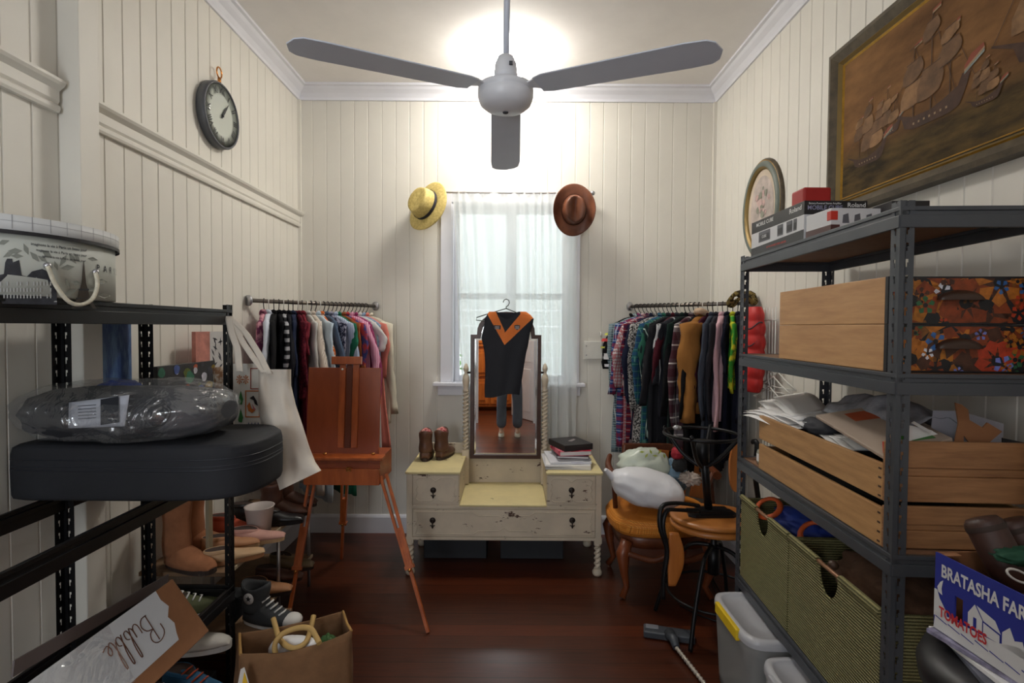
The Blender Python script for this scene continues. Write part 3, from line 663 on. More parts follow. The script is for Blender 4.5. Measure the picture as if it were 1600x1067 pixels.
def jacket_stripes(o, hw):
    for k, (c, z, h) in enumerate(((( 206, 206, 90), -.20, .016), ((200, 60, 60), -.24, .022), ((206, 206, 90), -.30, .012), ((235, 235, 235), -.35, .045), ((235, 235, 240), -.43, .02))):
        mb = MB(mat('stripe_%s_%s' % (c[0], c[2]), c, .5, var=0))
        for s_ in (1,):
            def f(u, v): 
                a = u*2*pi; t = (-.147-z+h*v)/.32; return (hw*.86+.05*min(1, t*2.5)+.02*sin(t*4)+.047*cos(a), .026*sin(a), z-h*v)
            mb.grid(f, 14, 1, True)
        gpart(o, 'stripe', mb)
tan = fabric('tan_corduroy', (150, 102, 52)); fleece = mat('fleece', (190, 164, 138), .95, var=.15, vs=40, bmp=1, bs=120)
def fleece_collar(o, hw):
    mb = MB(fleece); mb.tube([(.02+.06*cos(a), .03*sin(a), -.065+.02*cos(a)) for a in [i*2*pi/16 for i in range(16)]], .021, 8, True); gpart(o, 'collar', mb, 'beige fleece collar')
Rg = [
 ('patch_jacket', 'jacket', 'black jacket with yellow, red and white banded sleeve, first on left of right rail', fabric('jacket_black', (24, 24, 26)), .62, .32, .2, .02, 1.0, jacket_stripes),
 ('plaid_shirt', 'shirt', 'teal and grey checked shirt on the left end of right rail', plaid('teal_grey_check', (52, 72, 80), (130, 150, 156), (200, 206, 206), .035), .92, .5, .2, .018, 1.05, None),
 ('checked_shirt', 'shirt', 'blue and red checked shirt near left end of right rail', plaid('blue_red_check', (44, 70, 122), (130, 40, 60), (180, 190, 210), .06), .88, .5, .21, .022, 1.0, None),
 ('gingham_shirt', 'shirt', 'white and red gingham shirt hanging low behind the blue checked shirt', plaid('gingham', (206, 200, 200), (150, 60, 70), (90, 40, 60), .024), .95, .45, .2, .016, 1.0, None),
 ('tartan_shirt', 'shirt', 'dark red and navy tartan shirt on right rail', plaid('red_tartan', (110, 24, 36), (30, 30, 60), (160, 150, 150), .055), .85, .5, .21, .02, 1.0, None),
 ('navy_jumper', 'jumper', 'navy blue jumper between tartan shirt and speckled knit', fabric('navy_knit', (32, 36, 56)), .8, .55, .2, .022, 1.0, None),
 ('speckled_cardigan', 'cardigan', 'black and white speckled knitted cardigan on right rail', fabric('speckle_knit', (40, 40, 40), (176, 172, 168), 90), .85, .6, .2, .022, 1.0, None),
 ('teal_shirt', 'shirt', 'long teal and blue checked shirt right of the speckled cardigan', plaid('teal_check', (34, 84, 88), (40, 70, 110), (90, 140, 130), .05), .98, .55, .2, .02, 1.0, None),
 ('green_striped_top', 'top', 'dark top with mint green stripe on right rail', plaid('green_stripe', (30, 44, 46), (50, 110, 90), (180, 200, 190), .05, 'v'), .78, .4, .19, .016, 1.0, None),
 ('charcoal_coat', 'coat', 'long charcoal coat left of the white edged jacket', fabric('charcoal', (42, 42, 46)), .98, .55, .21, .02, 1.0, None),
 ('wine_top', 'top', 'wine coloured top amid dark clothes on right rail', fabric('wine', (76, 26, 36)), .68, .4, .18, .014, 1.0, None),
 ('white_edged_jacket', 'jacket', 'dark jacket with white edging on right rail', plaid('white_edge', (40, 40, 46), (52, 54, 60), (206, 206, 208), .13, 'v'), .74, .4, .2, .018, 1.0, None),
 ('bottle_green_coat', 'coat', 'bottle green coat hanging behind the chequered flannel', fabric('bottle_green', (28, 44, 40)), .95, .5, .2, .018, 1.0, None),
 ('long_black_coat', 'coat', 'long black coat just left of the chequered flannel shirt', fabric('black_coat', (20, 20, 22)), 1.02, .6, .21, .02, 1.0, None),
 ('flannel_shirt', 'shirt', 'maroon, grey and white big check flannel shirt on right rail', plaid('flannel', (112, 104, 108), (70, 30, 40), (220, 214, 208), .12), .82, .68, .2, .02, 1.0, None),
 ('black_overcoat', 'coat', 'black overcoat between the flannel shirt and tan corduroy jacket', fabric('black_overcoat', (18, 18, 20)), 1.0, .6, .21, .022, 1.0, None),
 ('corduroy_jacket', 'jacket', 'tan corduroy jacket with beige fleece collar', tan, .68, .62, .21, .03, 1.1, fleece_collar),
 ('plum_top', 'top', 'plum top right of the tan corduroy jacket', fabric('plum', (72, 30, 46)), .6, .4, .18, .014, 1.0, None),
 ('slate_grey_coat', 'coat', 'slate grey coat left of the pale pink cardigan', fabric('slate_grey', (66, 72, 84)), .92, .6, .2, .02, 1.0, None),
 ('graphite_coat', 'coat', 'graphite coat touching the pale pink cardigan', fabric('graphite', (48, 48, 54)), .95, .6, .2, .018, 1.0, None),
 ('pink_cardigan', 'cardigan', 'pale pink knitted cardigan with long sleeve', fabric('pale_pink_knit', (216, 176, 184)), .72, .66, .19, .024, 1.0, None),
 ('midnight_dress', 'dress', 'midnight blue dress right of the pink cardigan', fabric('midnight', (24, 26, 40)), .85, .3, .18, .016, 1.0, None),
 ('green_yellow_top', 'top', 'bright green and yellow top near the right end of right rail', fabric('green_yellow', (52, 130, 44), (190, 190, 50), 14), .5, .42, .18, .016, 1.0, None),
 ('navy_coat', 'coat', 'navy coat at the right end of right rail', fabric('navy_coat', (28, 30, 44)), .8, .6, .19, .02, 1.0, None),
]
Rg = [g[:4]+(g[4]+(.16 if g[4] > .75 else .04),)+g[5:] for g in Rg]
N = len(Rg); dR = RB-RA
for i, g in enumerate(Rg):
    t = .07+.84*i/(N-1); pos = RA+dR*t
    jr = random.Random(i*5+2); ang = R(lerp(188, 252, (i/(N-1))**1.25)+jr.uniform(-6, 6)*(0 if i in (0, N-1) else 1))
    if g[0] == 'corduroy_jacket': ang = R(226); g = g[:7]+(.034,)+g[8:]
    hw = g[6]; d = Vector((cos(ang), sin(ang), 0)); far = pos-d*(hw+.075)
    s1 = max(0, far.x-(XR-.03))/max(.2, -d.x); s2 = max(0, far.y-(YB-.03))/max(.2, -d.y)
    hw2 = max(.09, hw-max(s1, s2)*.9) if max(s1, s2) > 0 else hw
    pin = random.Random(i+50); hm = hwhite if i in (11, 16, 19) else hdark
    ex = g[9]
    garment(g[0], g[1], g[2], g[3], pos, ang, g[4], hw2 if not ex else max(hw2, .15), g[7], g[5], i+40, g[8], None, ex, hang=hm,
            hlabel='thin %s hanger holding the %s on right rail' % ('white' if hm is hwhite else 'dark', g[0].replace('_', ' ')), hgroup='white hangers on the right rail' if hm is hwhite else 'dark hangers on the right rail', srad=.064 if g[0] == 'corduroy_jacket' else .042, sth=1.1 if g[0] == 'corduroy_jacket' else .45)
# things at the right end by the wall
c = PX(1178, 530, XR-.1); mb = MB(mat('red_puffer', (190, 36, 34), .5, var=.15, vs=12))
mb.grid(lambda u, v: (c.x+.05*cos(u*2*pi)*(1-.35*(2*v-1)**4)*(1+.12*abs(sin(v*pi*6))), c.y+.08*sin(u*2*pi)*(1-.3*(2*v-1)**4)*(1+.12*abs(sin(v*pi*6))), c.z+.19-.50*v), 24, 60, True, False, True)
o = mb.top('puffer_jacket', 'bright red padded jacket hanging at wall end of right rail', 'jacket')
mb = MB(fdk)
for k in range(3): mb.tube([(c.x-.054*cos(a)-.002, c.y+.083*sin(a), c.z+.08-.1*k+.02*sin(3*a)) for a in [-.6-1.2+i*.2 for i in range(13)]], .004, 6)
mb.part('trim', o)
c = PX(1160, 470, 1.42); mb = MB(fabric('animal_print', (126, 108, 62), (50, 42, 26), 50)); mb.tube([(c.x+.07*cos(a), c.y+.06*sin(a), c.z+.012+.03*sin(a*2)) for a in [i*2*pi/20 for i in range(20)]], [.02+.008*sin(i) for i in range(20)], 8, True); mb.top('patterned_scarf', 'brown patterned scarf looped over the wall end of right rail', 'scarf')
random.seed(3)
for k in range(3):
    yy = PX(1200, 600, XR-.05).y+.02+.035*k; zt = P(1200, 560+k*12, yy).z+random.uniform(-.02, .04)
    mb = MB(hwhite); x = XR-.02
    T = Matrix.Translation((XR-.035-.006*k, yy-.1, zt)) @ Matrix.Rotation(R(90), 4, 'Z'); mb.T = T; hanger_geo(mb, .19); mb.top('clothes_hanger', ['farthest', 'middle', 'nearest'][2-k]+' of three spare white wire hangers against right wall behind far shelf post', 'hanger', 'spare white hangers by the right wall')
mb = MB(hwhite); y_ = PX(1202, 600, XR-.03).y
for k in range(5): mb.tube([(XR-.02-.01, y_-.06+k*.035, P(1200, 480, y_).z), (XR-.03, y_-.06+k*.035, P(1200, 720, y_).z)], .0035, 6)
for pz in (500, 560, 640, 710): z = P(1200, pz, y_).z; mb.tube([(XR-.03, y_-.08, z), (XR-.03, y_+.1, z)], .004, 6)
mb.top('wire_rack', 'white wire rack mounted on right wall behind the shelf post', 'rack')

# ================================================================== METAL SHELVING
def flange(mb, p, ax, nrm, z0, z1, w_=.036, t=.002, pitch=.042):
    """perforated strip: p at the corner edge, ax unit dir along width"""
    p = Vector(p); ax = Vector(ax); nrm = Vector(nrm)
    def pl(a, b_, za, zb):
        q = [p+ax*a+Vector((0, 0, za)), p+ax*b_+Vector((0, 0, za)), p+ax*b_+Vector((0, 0, zb)), p+ax*a+Vector((0, 0, zb))]
        v = q+[x+nrm*t for x in q]; mb.add(v, [(0, 1, 2, 3), (7, 6, 5, 4), (0, 4, 5, 1), (1, 5, 6, 2), (2, 6, 7, 3), (3, 7, 4, 0)])
    a, b_ = w_*.5-.0055, w_*.5+.0055
    pl(0, a, z0, z1); pl(b_, w_, z0, z1); pl(a, a+.003, z0, z1) 
    z = z0
    while z < z1-.001:
        pl(a, b_, z, min(z1, z+pitch-.021)); 
        pl(a, a+.0032, min(z1, z+pitch-.021), min(z1, z+pitch-.009)); pl(b_-.0032, b_, min(z1, z+pitch-.021), min(z1, z+pitch-.009))
        z += pitch
def shelf_unit(name, label, M_, fx, levels, L0, L1, depth, H, metal, board, mids=(), boards=True, bh=.055, holes=True):
    """local frame: y along the front, x into depth (0 = room side, depth = wall side)"""
    org = M_ @ Vector((depth/2, (L0+L1)/2, 0)); t = thing(name, label, 'shelving', org)
    for x, sx in ((0, 1), (depth, -1)):
        for y, sy in ((L0, 1), (L1, -1))+tuple((m_, 1) for m_ in mids if x):
            mb = MB(metal); mb.T = M_.copy(); flange(mb, (x, y, 0), (sx, 0, 0), (0, sy, 0), 0, H); flange(mb, (x, y, 0), (0, sy, 0), (sx, 0, 0), 0, H); mb.box((x-.002, y-.002, 0), (x+.002, y+.002, H)); p = mb.part('post', t)
            f_ = MB(mat('rubber_foot', (20, 20, 20), .8)); f_.T = M_.copy(); f_.box((min(x, x+sx*.04), min(y, y+sy*.04), 0), (max(x, x+sx*.04), max(y, y+sy*.04), .02)); f_.part('foot', p)
    for z in levels:
        for x, s_ in ((-.004, 1), (depth+.004, -1)):
            mb = MB(metal); mb.bev = .0012; mb.T = M_.copy()
            xs = sorted((x, x+s_*.012)); mb.box((xs[0], L0, z-bh), (xs[1], L1, z-bh*.42)); xs = sorted((x+s_*.006, x+s_*.02)); mb.box((xs[0], L0, z-bh*.42), (xs[1], L1, z-bh*.2)); xs = sorted((x+s_*.002, x+s_*.014)); mb.box((xs[0], L0, z-bh*.2), (xs[1], L1, z))
            mb.part('side_beam', t)
        for y, s_ in ((L0-.004, 1), (L1+.004, -1)):
            mb = MB(metal); mb.bev = .0012; mb.T = M_.copy(); ys = sorted((y, y+s_*.012)); mb.box((0, ys[0], z-bh), (depth, ys[1], z-bh*.42)); ys = sorted((y+s_*.006, y+s_*.02)); mb.box((0, ys[0], z-bh*.42), (depth, ys[1], z-bh*.2)); ys = sorted((y+s_*.002, y+s_*.014)); mb.box((0, ys[0], z-bh*.2), (depth, ys[1], z)); mb.part('end_beam', t)
        if z in boards:
            mb = MB(board); mb.T = M_.copy(); mb.box((.018, L0+.018, z-.014), (depth-.018, L1-.018, z-.002)); mb.part('shelf_board', t)
    return t
greym = mat('grey_powder_coat', (72, 75, 80), .42, .25, var=.06); blackm = mat('black_powder_coat', (15, 15, 17), .38, .2, var=.05)
mdf = mat('brown_hardboard', (128, 92, 66), .7, var=.12, vs=30)
# right unit
RN = Vector((1.005, 1.36, 0)); RF = Vector((1.062, 2.43, 0)); d = (RF-RN); RLEN = d.length; ang = math.atan2(-d.x, d.y)
RM = Matrix.Translation(RN) @ Matrix.Rotation(ang, 4, 'Z')
RZ = [1.90, 1.465, .985, .44]
shelf_unit('shelving_unit', 'dark grey metal shelving unit with brown boards along right wall', RM, 1, RZ, 0, RLEN, .40, 1.915, greym, mdf, boards=RZ)
# left unit
LX = -1.155
LM = Matrix.Translation((LX, 2.15, 0)) @ Matrix.Rotation(pi, 4, 'Z')    # local x -> -X, local y -> -Y
LZ = [1.645, 1.015, .50]
shelf_unit('shelving_unit', 'black metal shelving unit along left wall under the round box', LM, 1, LZ, 0, 1.65, .36, 1.665, blackm, mat('black_board', (30, 28, 27), .7), mids=(.40,), boards=[1.645], bh=.062)

# ================================================================== DRESSER
def chipped(name, c, chip, amt=.66, sc_=7):
    m, nt, b = base(name, .5)
    n1 = mixnoise(nt, (0, 0, 0, 1), (1, 1, 1, 1), sc_, (1, 1, 2.5), amt, amt+.015, 9, .72)
    n2 = mixnoise(nt, lin([x*.93 for x in c]), lin(c), 5)
    nt.link(mixc(nt, n1, n2, lin(chip)), b.inputs['Base Color']); return m
dpaint = chipped('chipped_dresser_paint', (214, 200, 178), (78, 48, 34), .615); dtop = chipped('cream_dresser_top', (224, 208, 154), (92, 62, 40), .635, 6)
iron = mat('dark_iron', (46, 38, 34), .45, .5)
DY0, DY1 = 3.27, 3.78
dx0, dx1 = P(633, 800, DY0).x, P(942, 800, DY0).x
zt = P(680, 737, DY0).z; zw = P(785, 789, DY0).z; zb = P(785, 845, DY0).z
wx0, wx1 = P(719, 780, DY0).x, P(853, 780, DY0).x
dr = thing('dressing_table', 'distressed cream painted dressing table with mirror at back wall', 'dresser', ((dx0+dx1)/2, (DY0+DY1)/2, 0))
mb = MB(dpaint); mb.bev = .003
mb.box((dx0+.012, DY0+.012, zb+.012), (dx1-.012, DY1, zw-.012)); mb.box((dx0+.012, DY0+.012, zw-.012), (wx0-.006, DY1, zt-.016)); mb.box((wx1+.006, DY0+.012, zw-.012), (dx1-.012, DY1, zt-.016))
for x in (dx0+.008, dx1-.045): mb.box((x, DY0+.002, zb-.02), (x+.037, DY0+.04, zt-.016))
mb.box((dx0+.04, DY0+.004, zw-.028), (dx1-.04, DY0+.012, zw-.008)); mb.box((dx0+.04, DY0+.004, zb), (dx1-.04, DY0+.03, zb+.02))
mb.box((wx0, DY1-.03, zw), (wx1, DY1-.01, zt-.03))
mb.part('body', dr)
mb = MB(dtop); mb.bev = .004; mb.box((dx0, DY0-.004, zt-.016), (wx0, DY1+.005, zt)); mb.part('left_top', dr); 
mb = MB(dtop); mb.bev = .004; mb.box((wx1, DY0-.004, zt-.016), (dx1, DY1+.005, zt)); mb.part('right_top', dr)
mb = MB(dtop); mb.bev = .004; mb.box((wx0-.005, DY0-.004, zw-.012), (wx1+.005, DY1, zw+.002)); mb.part('well_top', dr)
for a, b_ in ((dx0+.05, wx0), (wx1, dx1-.05)):
    mb = MB(dpaint); mb.bev = .005; mb.box((a, DY1-.02, zt), (b_, DY1, zt+.075)); mb.part('back_rail', dr)
dxc = (wx0+wx1)/2
def drawer(a, b_, z0, z1, hs, label=None, notch=True):
    mb = MB(dpaint); mb.bev = .003; mb.box((a, DY0+.002, z0), (b_, DY0+.02, z1))
    # applied scroll moulding outline
    y = DY0+.001; c = (a+b_)/2; w2 = (b_-a)/2; i_ = .016; k = .022
    top = [(a+i_, z1-i_), (c-w2*.34, z1-i_), (c-w2*.28, z1-i_-k), (c-.03, z1-i_-k), (c, z1-i_-k*2), (c+.03, z1-i_-k), (c+w2*.28, z1-i_-k), (c+w2*.34, z1-i_), (b_-i_, z1-i_)]
    bot = [(x, z0+z1-z) for x, z in top]
    if b_-a < .4:
        top = [(a+i_, z1-i_-.02), (a+i_+.02, z1-i_), (c-.03, z1-i_), (c, z1-i_-k), (c+.03, z1-i_), (b_-i_-.02, z1-i_), (b_-i_, z1-i_-.02)]; bot = [(x, z0+z1-z) for x, z in top]
    for L_ in (top, bot): mb.tube([(x, y, z) for x, z in L_], .004, 6)
    mb.tube([(top[0][0], y, top[0][1]), (a+i_+.014, y, (z0+z1)/2+.02), (a+i_+.002, y, (z0+z1)/2), (a+i_+.014, y, (z0+z1)/2-.02), (bot[0][0], y, bot[0][1])], .004, 6)
    mb.tube([(top[-1][0], y, top[-1][1]), (b_-i_-.014, y, (z0+z1)/2+.02), (b_-i_-.002, y, (z0+z1)/2), (b_-i_-.014, y, (z0+z1)/2-.02), (bot[-1][0], y, bot[-1][1])], .004, 6)
    d_ = mb.part('drawer', dr)
    for hx, hz in hs:
        k = MB(iron); k.T = MX((hx, DY0-.001, hz), (1, 0, 0), (0, 0, 1)); k.lathe([(.018, 0), (.019, .004), (.012, .008), (.001, .009)], 14); k.tube([(0, 0, .008), (0, -.012, .014), (0, -.022, .012)], .004, 8)
        k.T = MX((hx, DY0-.011, hz-.034), (1, 0, 0), (0, 0, 1)); k.grid(lambda u, v: (.009*sin(v*pi)*(v**.6)*cos(u*2*pi), .018-.036*v, .006*sin(v*pi)*sin(u*2*pi)), 10, 10, True)
        k.tube([(-.015, .004, 0), (0, -.002, 0), (.015, .004, 0)], .003, 6); k.part('drawer_pull', d_)
hy = P(677, 768, DY0); drawer(dx0+.05, wx0-.012, zw+.005, zt-.024, [(hy.x, hy.z+.01)])
hy = P(893, 768, DY0); drawer(wx1+.012, dx1-.05, zw+.005, zt-.024, [(hy.x, hy.z+.01)])
drawer(dx0+.05, dx1-.05, zb+.025, zw-.032, [(P(676, 815, DY0).x, P(676, 815, DY0).z+.01), (P(894, 815, DY0).x, P(894, 815, DY0).z+.01)])
for x in (dx0+.028, dx1-.028):
    for y in (DY0+.025, DY1-.04):
        mb = MB(dpaint); mb.at((x, y, 0)); mb.lathe([(.001, 0), (.022, 0), (.03, .01), (.032, .025), (.022, .04), (.016, .046)], 16); mb.twist(.045, .19, .018, 4.5); mb.at((x, y, 0)); mb.lathe([(.016, .19), (.024, .196), (.024, .205), (.018, .212)], 14); mb.box((-.024, -.022, .21), (.024, .022, zb+.02)); mb.part('leg', dr)
# mirror supports and mirror
MY = 3.70
for px in (728, 851):
    x = P(px, 640, MY).x; mb = MB(dpaint); z1 = P(px, 612, MY).z
    mb.at((x, MY, 0)); mb.box((-.024, -.024, zt-.2), (.024, .024, zt+.04)); mb.twist(zt+.04, z1, .019, 15, nz=150, amp=.3); mb.lathe([(.018, z1), (.023, z1+.01), (.016, z1+.02), (.021, z1+.05), (.026, z1+.08), (.022, z1+.11), (.012, z1+.13), (.011, z1+.14), (.019, z1+.155), (.019, z1+.17), (.01, z1+.195), (.001, z1+.205)], 16); mb.part('mirror_post', dr)
mx0, mx1 = P(735, 640, MY).x, P(845, 640, MY).x; mz0, mzs, mzt = P(790, 716, MY).z, P(790, 523, MY).z, P(790, 487, MY).z
mc = (mx0+mx1)/2
frm = mat('mahogany_frame', (66, 40, 30), .35, var=.25, vs=12)
def outline(i_):
    """mirror outline inset by i_: shoulders then arch"""
    a, b_ = mx0+i_, mx1-i_; sx = .045; z0 = mz0+i_; zs = mzs-i_
    pts = [(a, z0), (b_, z0), (b_, zs), (b_-sx*.6, zs)]
    hw_ = (b_-a)/2-sx
    for k in range(17):
        t = k/16*pi; pts.append((mc+hw_*cos(t)*1.0, zs+(mzt-i_-zs)*sin(t)**.8))
    return pts+[(a+sx*.6, zs), (a, zs)]
o1, o2 = outline(0), outline(.026); n_ = len(o1)
mb = MB(frm); mb.bev = .0015
v = [(x, MY-.014, z) for x, z in o1]+[(x, MY-.014, z) for x, z in o2]+[(x, MY+.012, z) for x, z in o1]+[(x, MY+.012, z) for x, z in o2]
fs = []
for i in range(n_):
    j = (i+1) % n_; fs += [(i, j, n_+j, n_+i), (n_+i, n_+j, 3*n_+j, 3*n_+i), (i, 2*n_+i, 2*n_+j, j), (2*n_+i, 3*n_+i, 3*n_+j, 2*n_+j)]
TILT = Matrix.Translation((mc, MY, (mz0+mzt)/2)) @ Matrix.Rotation(R(-.25), 4, 'X') @ Matrix.Translation((-mc, -MY, -(mz0+mzt)/2))
mb.T = TILT; mb.add(v, fs); mb.box((mx0+.005, MY+.010, mz0+.005), (mx1-.005, MY+.014, mzs-.01)); mf = mb.part('mirror_frame', dr)
mm, nt, b = base('mirror_silver', .012, 1); b.inputs['Base Color'].default_value = (.86, .87, .86, 1)
bevm, nt, b = base('mirror_bevel', .1, 1); b.inputs['Base Color'].default_value = (.8, .8, .8, 1)
o3 = outline(.04)
mb = MB(mm); mb.T = TILT; mb.add([(x, MY-.004, z) for x, z in o3], [list(range(n_))]); mb.use(bevm); mb.add([(x, MY-.002, z) for x, z in outline(.024)]+[(x, MY-.004, z) for x, z in o3], [(i, (i+1) % n_, n_+(i+1) % n_, n_+i) for i in range(n_)]); mb.part('mirror_glass', mf)
for px, s_ in ((734, -1), (846, 1)):
    x = P(px, 580, MY).x; mb = MB(iron); mb.T = MX((x, MY, P(px, 582, MY).z), (0, 1, 0), (0, 0, 1)); mb.lathe([(.001, -.02), (.008, -.018), (.008, .018), (.001, .02)], 10); mb.part('swivel', mf)

# jersey on hanger over the mirror
JY = MY-.055
jc = P(792, 500, JY); J = lambda px, py, y=None: P(px, py, JY if y is None else y)
hk = MB(mat('wire_hanger_dark', (60, 64, 56), .4, .4))
hb = J(791, 482); hr = .017
hk.tube([hb+Vector((-.022, 0, .042)), hb+Vector((-.016, 0, .058)), hb+Vector((0, 0, .066)), hb+Vector((.017, 0, .058)), hb+Vector((.022, 0, .04)), hb+Vector((.014, 0, .022)), hb+Vector((0, 0, .012)), hb], .0032, 7)
hk.tube([hb, J(757, 492), J(745, 496), J(744, 500), J(752, 501), J(830, 503), J(833, 500), J(826, 496), hb], .0035, 7)
hk.top('wire_hanger', 'dark wire hanger holding the black and orange jersey', 'hanger')
# outline rows: (py, xl, xr)
rows = [(487, 764, 822), (492, 761, 829), (498, 757, 834), (505, 757, 833), (515, 755, 829), (528, 752, 827), (540, 755, 825), (552, 757, 822), (570, 758, 819), (590, 758, 816), (607, 757, 813), (618, 757.5, 811.5)]
black = mat('jersey_black', (26, 29, 38), .8, var=.12, bmp=.4, bs=14); orange = mat('jersey_orange', (226, 122, 52), .8, var=.08, bmp=.3, bs=14)
def jrow(t):
    t *= len(rows)-1; i = min(int(t), len(rows)-2); f = t-i
    return [lerp(rows[i][k], rows[i+1][k], f) for k in range(3)]
NU, NV = 150, 150
mb = MB(black); vs = []; 
def jpt(u, v, front):
    py, xl, xr = jrow(v); px = lerp(xl, xr, u)
    # neckline scoop at front
    if v < .12: pass
    bulge = .022*math.sqrt(max(0, 1-(2*u-1)**2))+.004*sin(u*14+v*3)*v
    py2 = py + (0 if v > .0 else 0)
    n1 = max(0, 1-((px-793)/17)**2)
    if front and v < .45: py2 += 11*n1*(1-v/.45)
    if not front and v < .3: py2 += 2*n1*(1-v/.3)
    if v > .9: py2 += 3*sin(u*5+1)*(v-.9)*10
    q = J(px, py2); q.y = JY-(bulge+.001 if front else -bulge*.5); return q
for fr_ in (True, False):
    b0 = len(mb.v)
    for j in range(NV+1):
        for i in range(NU+1): mb.v.append(jpt(i/NU, j/NV, fr_))
    for j in range(NV):
        for i in range(NU):
            q = [b0+j*(NU+1)+i, b0+j*(NU+1)+i+1, b0+(j+1)*(NU+1)+i+1, b0+(j+1)*(NU+1)+i]
            if not fr_: q = q[::-1]
            v_ = (j+.5)/NV; py, xl, xr = jrow(v_); px = lerp(xl, xr, (i+.5)/NU)
            n1 = max(0, 1-((px-793)/17)**2)
            if v_ < .45: py += 11*n1*(1-v_/.45)
            m_ = black
            if px < 788.5: yo = 488+(px-760)*51/28.5; yi = 483+(px-773)*36/16.5 if px > 773 else 0
            else: yo = 539-(px-788.5)*39/41; yi = 519-(px-789.5)*28/23.5 if px < 813 else 0
            if (fr_ and yi < py < yo): m_ = orange
            mb.use(m_); mb.f.append(q); mb.mi.append(mb.cur); mb.sm.append(True)
# side seams
je = mb.top('sports_jersey', 'sleeveless black jersey with orange chest V hanging over the mirror', 'jersey')
crest = mat('crest_grey', (70, 62, 66), .7); crl = mat('crest_white', (206, 200, 200), .7)
for px, py, s_ in ((777, 511, 1), (808, 511, 1)):
    c = J(px, py); c.y = JY-.024-.004
    mb = MB(crest); T = MX(c, (1, 0, 0), (0, -.05, 1)); mb.T = T
    mb.prism([(-.02, .012), (0, .016), (.02, .012), (.018, -.008), (0, -.022), (-.018, -.008)] if px > 800 else [(-.024, .014), (.026, .012), (.024, -.016), (-.022, -.012)], 0, .002)
    for k in range(3): mb.poly([(-.014, .006-k*.008, .0025), (.014, .006-k*.008, .0025), (.014, .003-k*.008, .0025), (-.014, .003-k*.008, .0025)], m=crl)
    mb.part('emblem', je)

# boots on dresser
def boot(name, label, loc, rz, mu, ms, H=.21, cat='boot', L=.27, group=None, W=.048, open_=True, sock=None, tilt=(0, 0), scale=1.0, cuff=0):
    rt = thing(name, label, cat, loc, group)
    T = Matrix.Translation(loc) @ Matrix.Rotation(rz, 4, 'Z') @ Matrix.Rotation(tilt[0], 4, 'X') @ Matrix.Rotation(tilt[1], 4, 'Y') @ Matrix.Scale(scale, 4)
    mb = MB(ms); mb.T = T   # toe towards +x
    def so(u, v):
        a = u*2*pi; x = (L/2)*cos(a); w_ = W*(.92+.14*cos(a)) ; return (x+L/2-.06, math.copysign(abs(sin(a))**.8, sin(a))*w_, v*.022)
    mb.grid(so, 28, 1, True, False, True, False); mb.part('sole', rt)
    mb = MB(mu); mb.T = T
    hs_ = min(1, H/.1); hgt = [(-.055, .02), (-.05, .1), (-.02, .105), (.03, .10), (.07, .085), (.12, .062), (.17, .052), (.195, .04), (.207, .022)]
    def up(u, v):
        k = v*(len(hgt)-1); i = min(int(k), len(hgt)-2); x = lerp(hgt[i][0], hgt[i+1][0], k-i)*L/.27; h = .02+(lerp(hgt[i][1], hgt[i+1][1], k-i)-.02)*hs_
        ww = W*math.sqrt(max(.02, 1-((x-.075)/.136)**2*.93)); a = u*pi
        return (x, ww*cos(a), .02+(h-.02)*math.copysign(abs(sin(a))**.7, sin(a)))
    mb.grid(up, 20, 24)
    if H > .11:
        ws = W*.93
        def shf(u, v):
            a = u*2*pi; k = 1+.05*sin(v*9); z = .06+(H-.06)*v; return (-.002+(.055+.006*v)*k*cos(a), ws*k*sin(a)*(1-.03*v), z+ (.012*cos(2*a) if v > .95 else 0))
        mb.grid(shf, 24, 14, True)
        mb.grid(lambda u, v: (-.002+(.058-.02*v)*cos(u*2*pi), ws*(.97-.3*v)*sin(u*2*pi), H-.05*v+.008*cos(4*pi*u)*(1-v)), 24, 3, True, False, False)
    else:
        zo = .02+.086*hs_
        mb.grid(lambda u, v: (.01+.064*cos(u*2*pi)*(1-.08*v), W*.74*sin(u*2*pi)*(1-.1*v), zo-.012+.016*v-.10*hs_*max(0, cos(u*2*pi))**2*.18), 24, 3, True)
        mb.use(mat('shoe_opening_dark', (58, 44, 38), .9)).poly([(.01+.058*cos(i*pi/12), W*.66*sin(i*pi/12), zo+.002-.10*hs_*max(0, cos(i*pi/12))**2*.18) for i in range(24)])  # flat dark patch painted as the shaded foot opening
    solid(mb.part('upper', rt), .003)
    if sock:
        mb = MB(sock); mb.T = T; mb.blob((0, 0, H-.01), (.045, .034, .028), 3, .3, 3, 16, 10); mb.part('lining', rt)
    return rt
bleath = mat('brown_boot_leather', (94, 62, 46), .42, var=.25, vs=12, bmp=.2, bs=20); bsole = mat('boot_sole', (52, 38, 32), .7); pinks = fabric('boot_sock', (214, 150, 140), (150, 60, 70), 60)
pl = PZ(663, 722, zt); boot('ankle_boot', 'left one of the two brown boots on the dresser', (pl.x, pl.y+.06, zt+.001), R(93), bleath, bsole, .2, sock=pinks, L=.25)
pl = PZ(688, 720, zt); boot('ankle_boot', 'right one of the two brown boots, toe turned slightly, on dresser', (pl.x, pl.y+.06, zt+.001), R(76), bleath, bsole, .2, sock=pinks, L=.25)

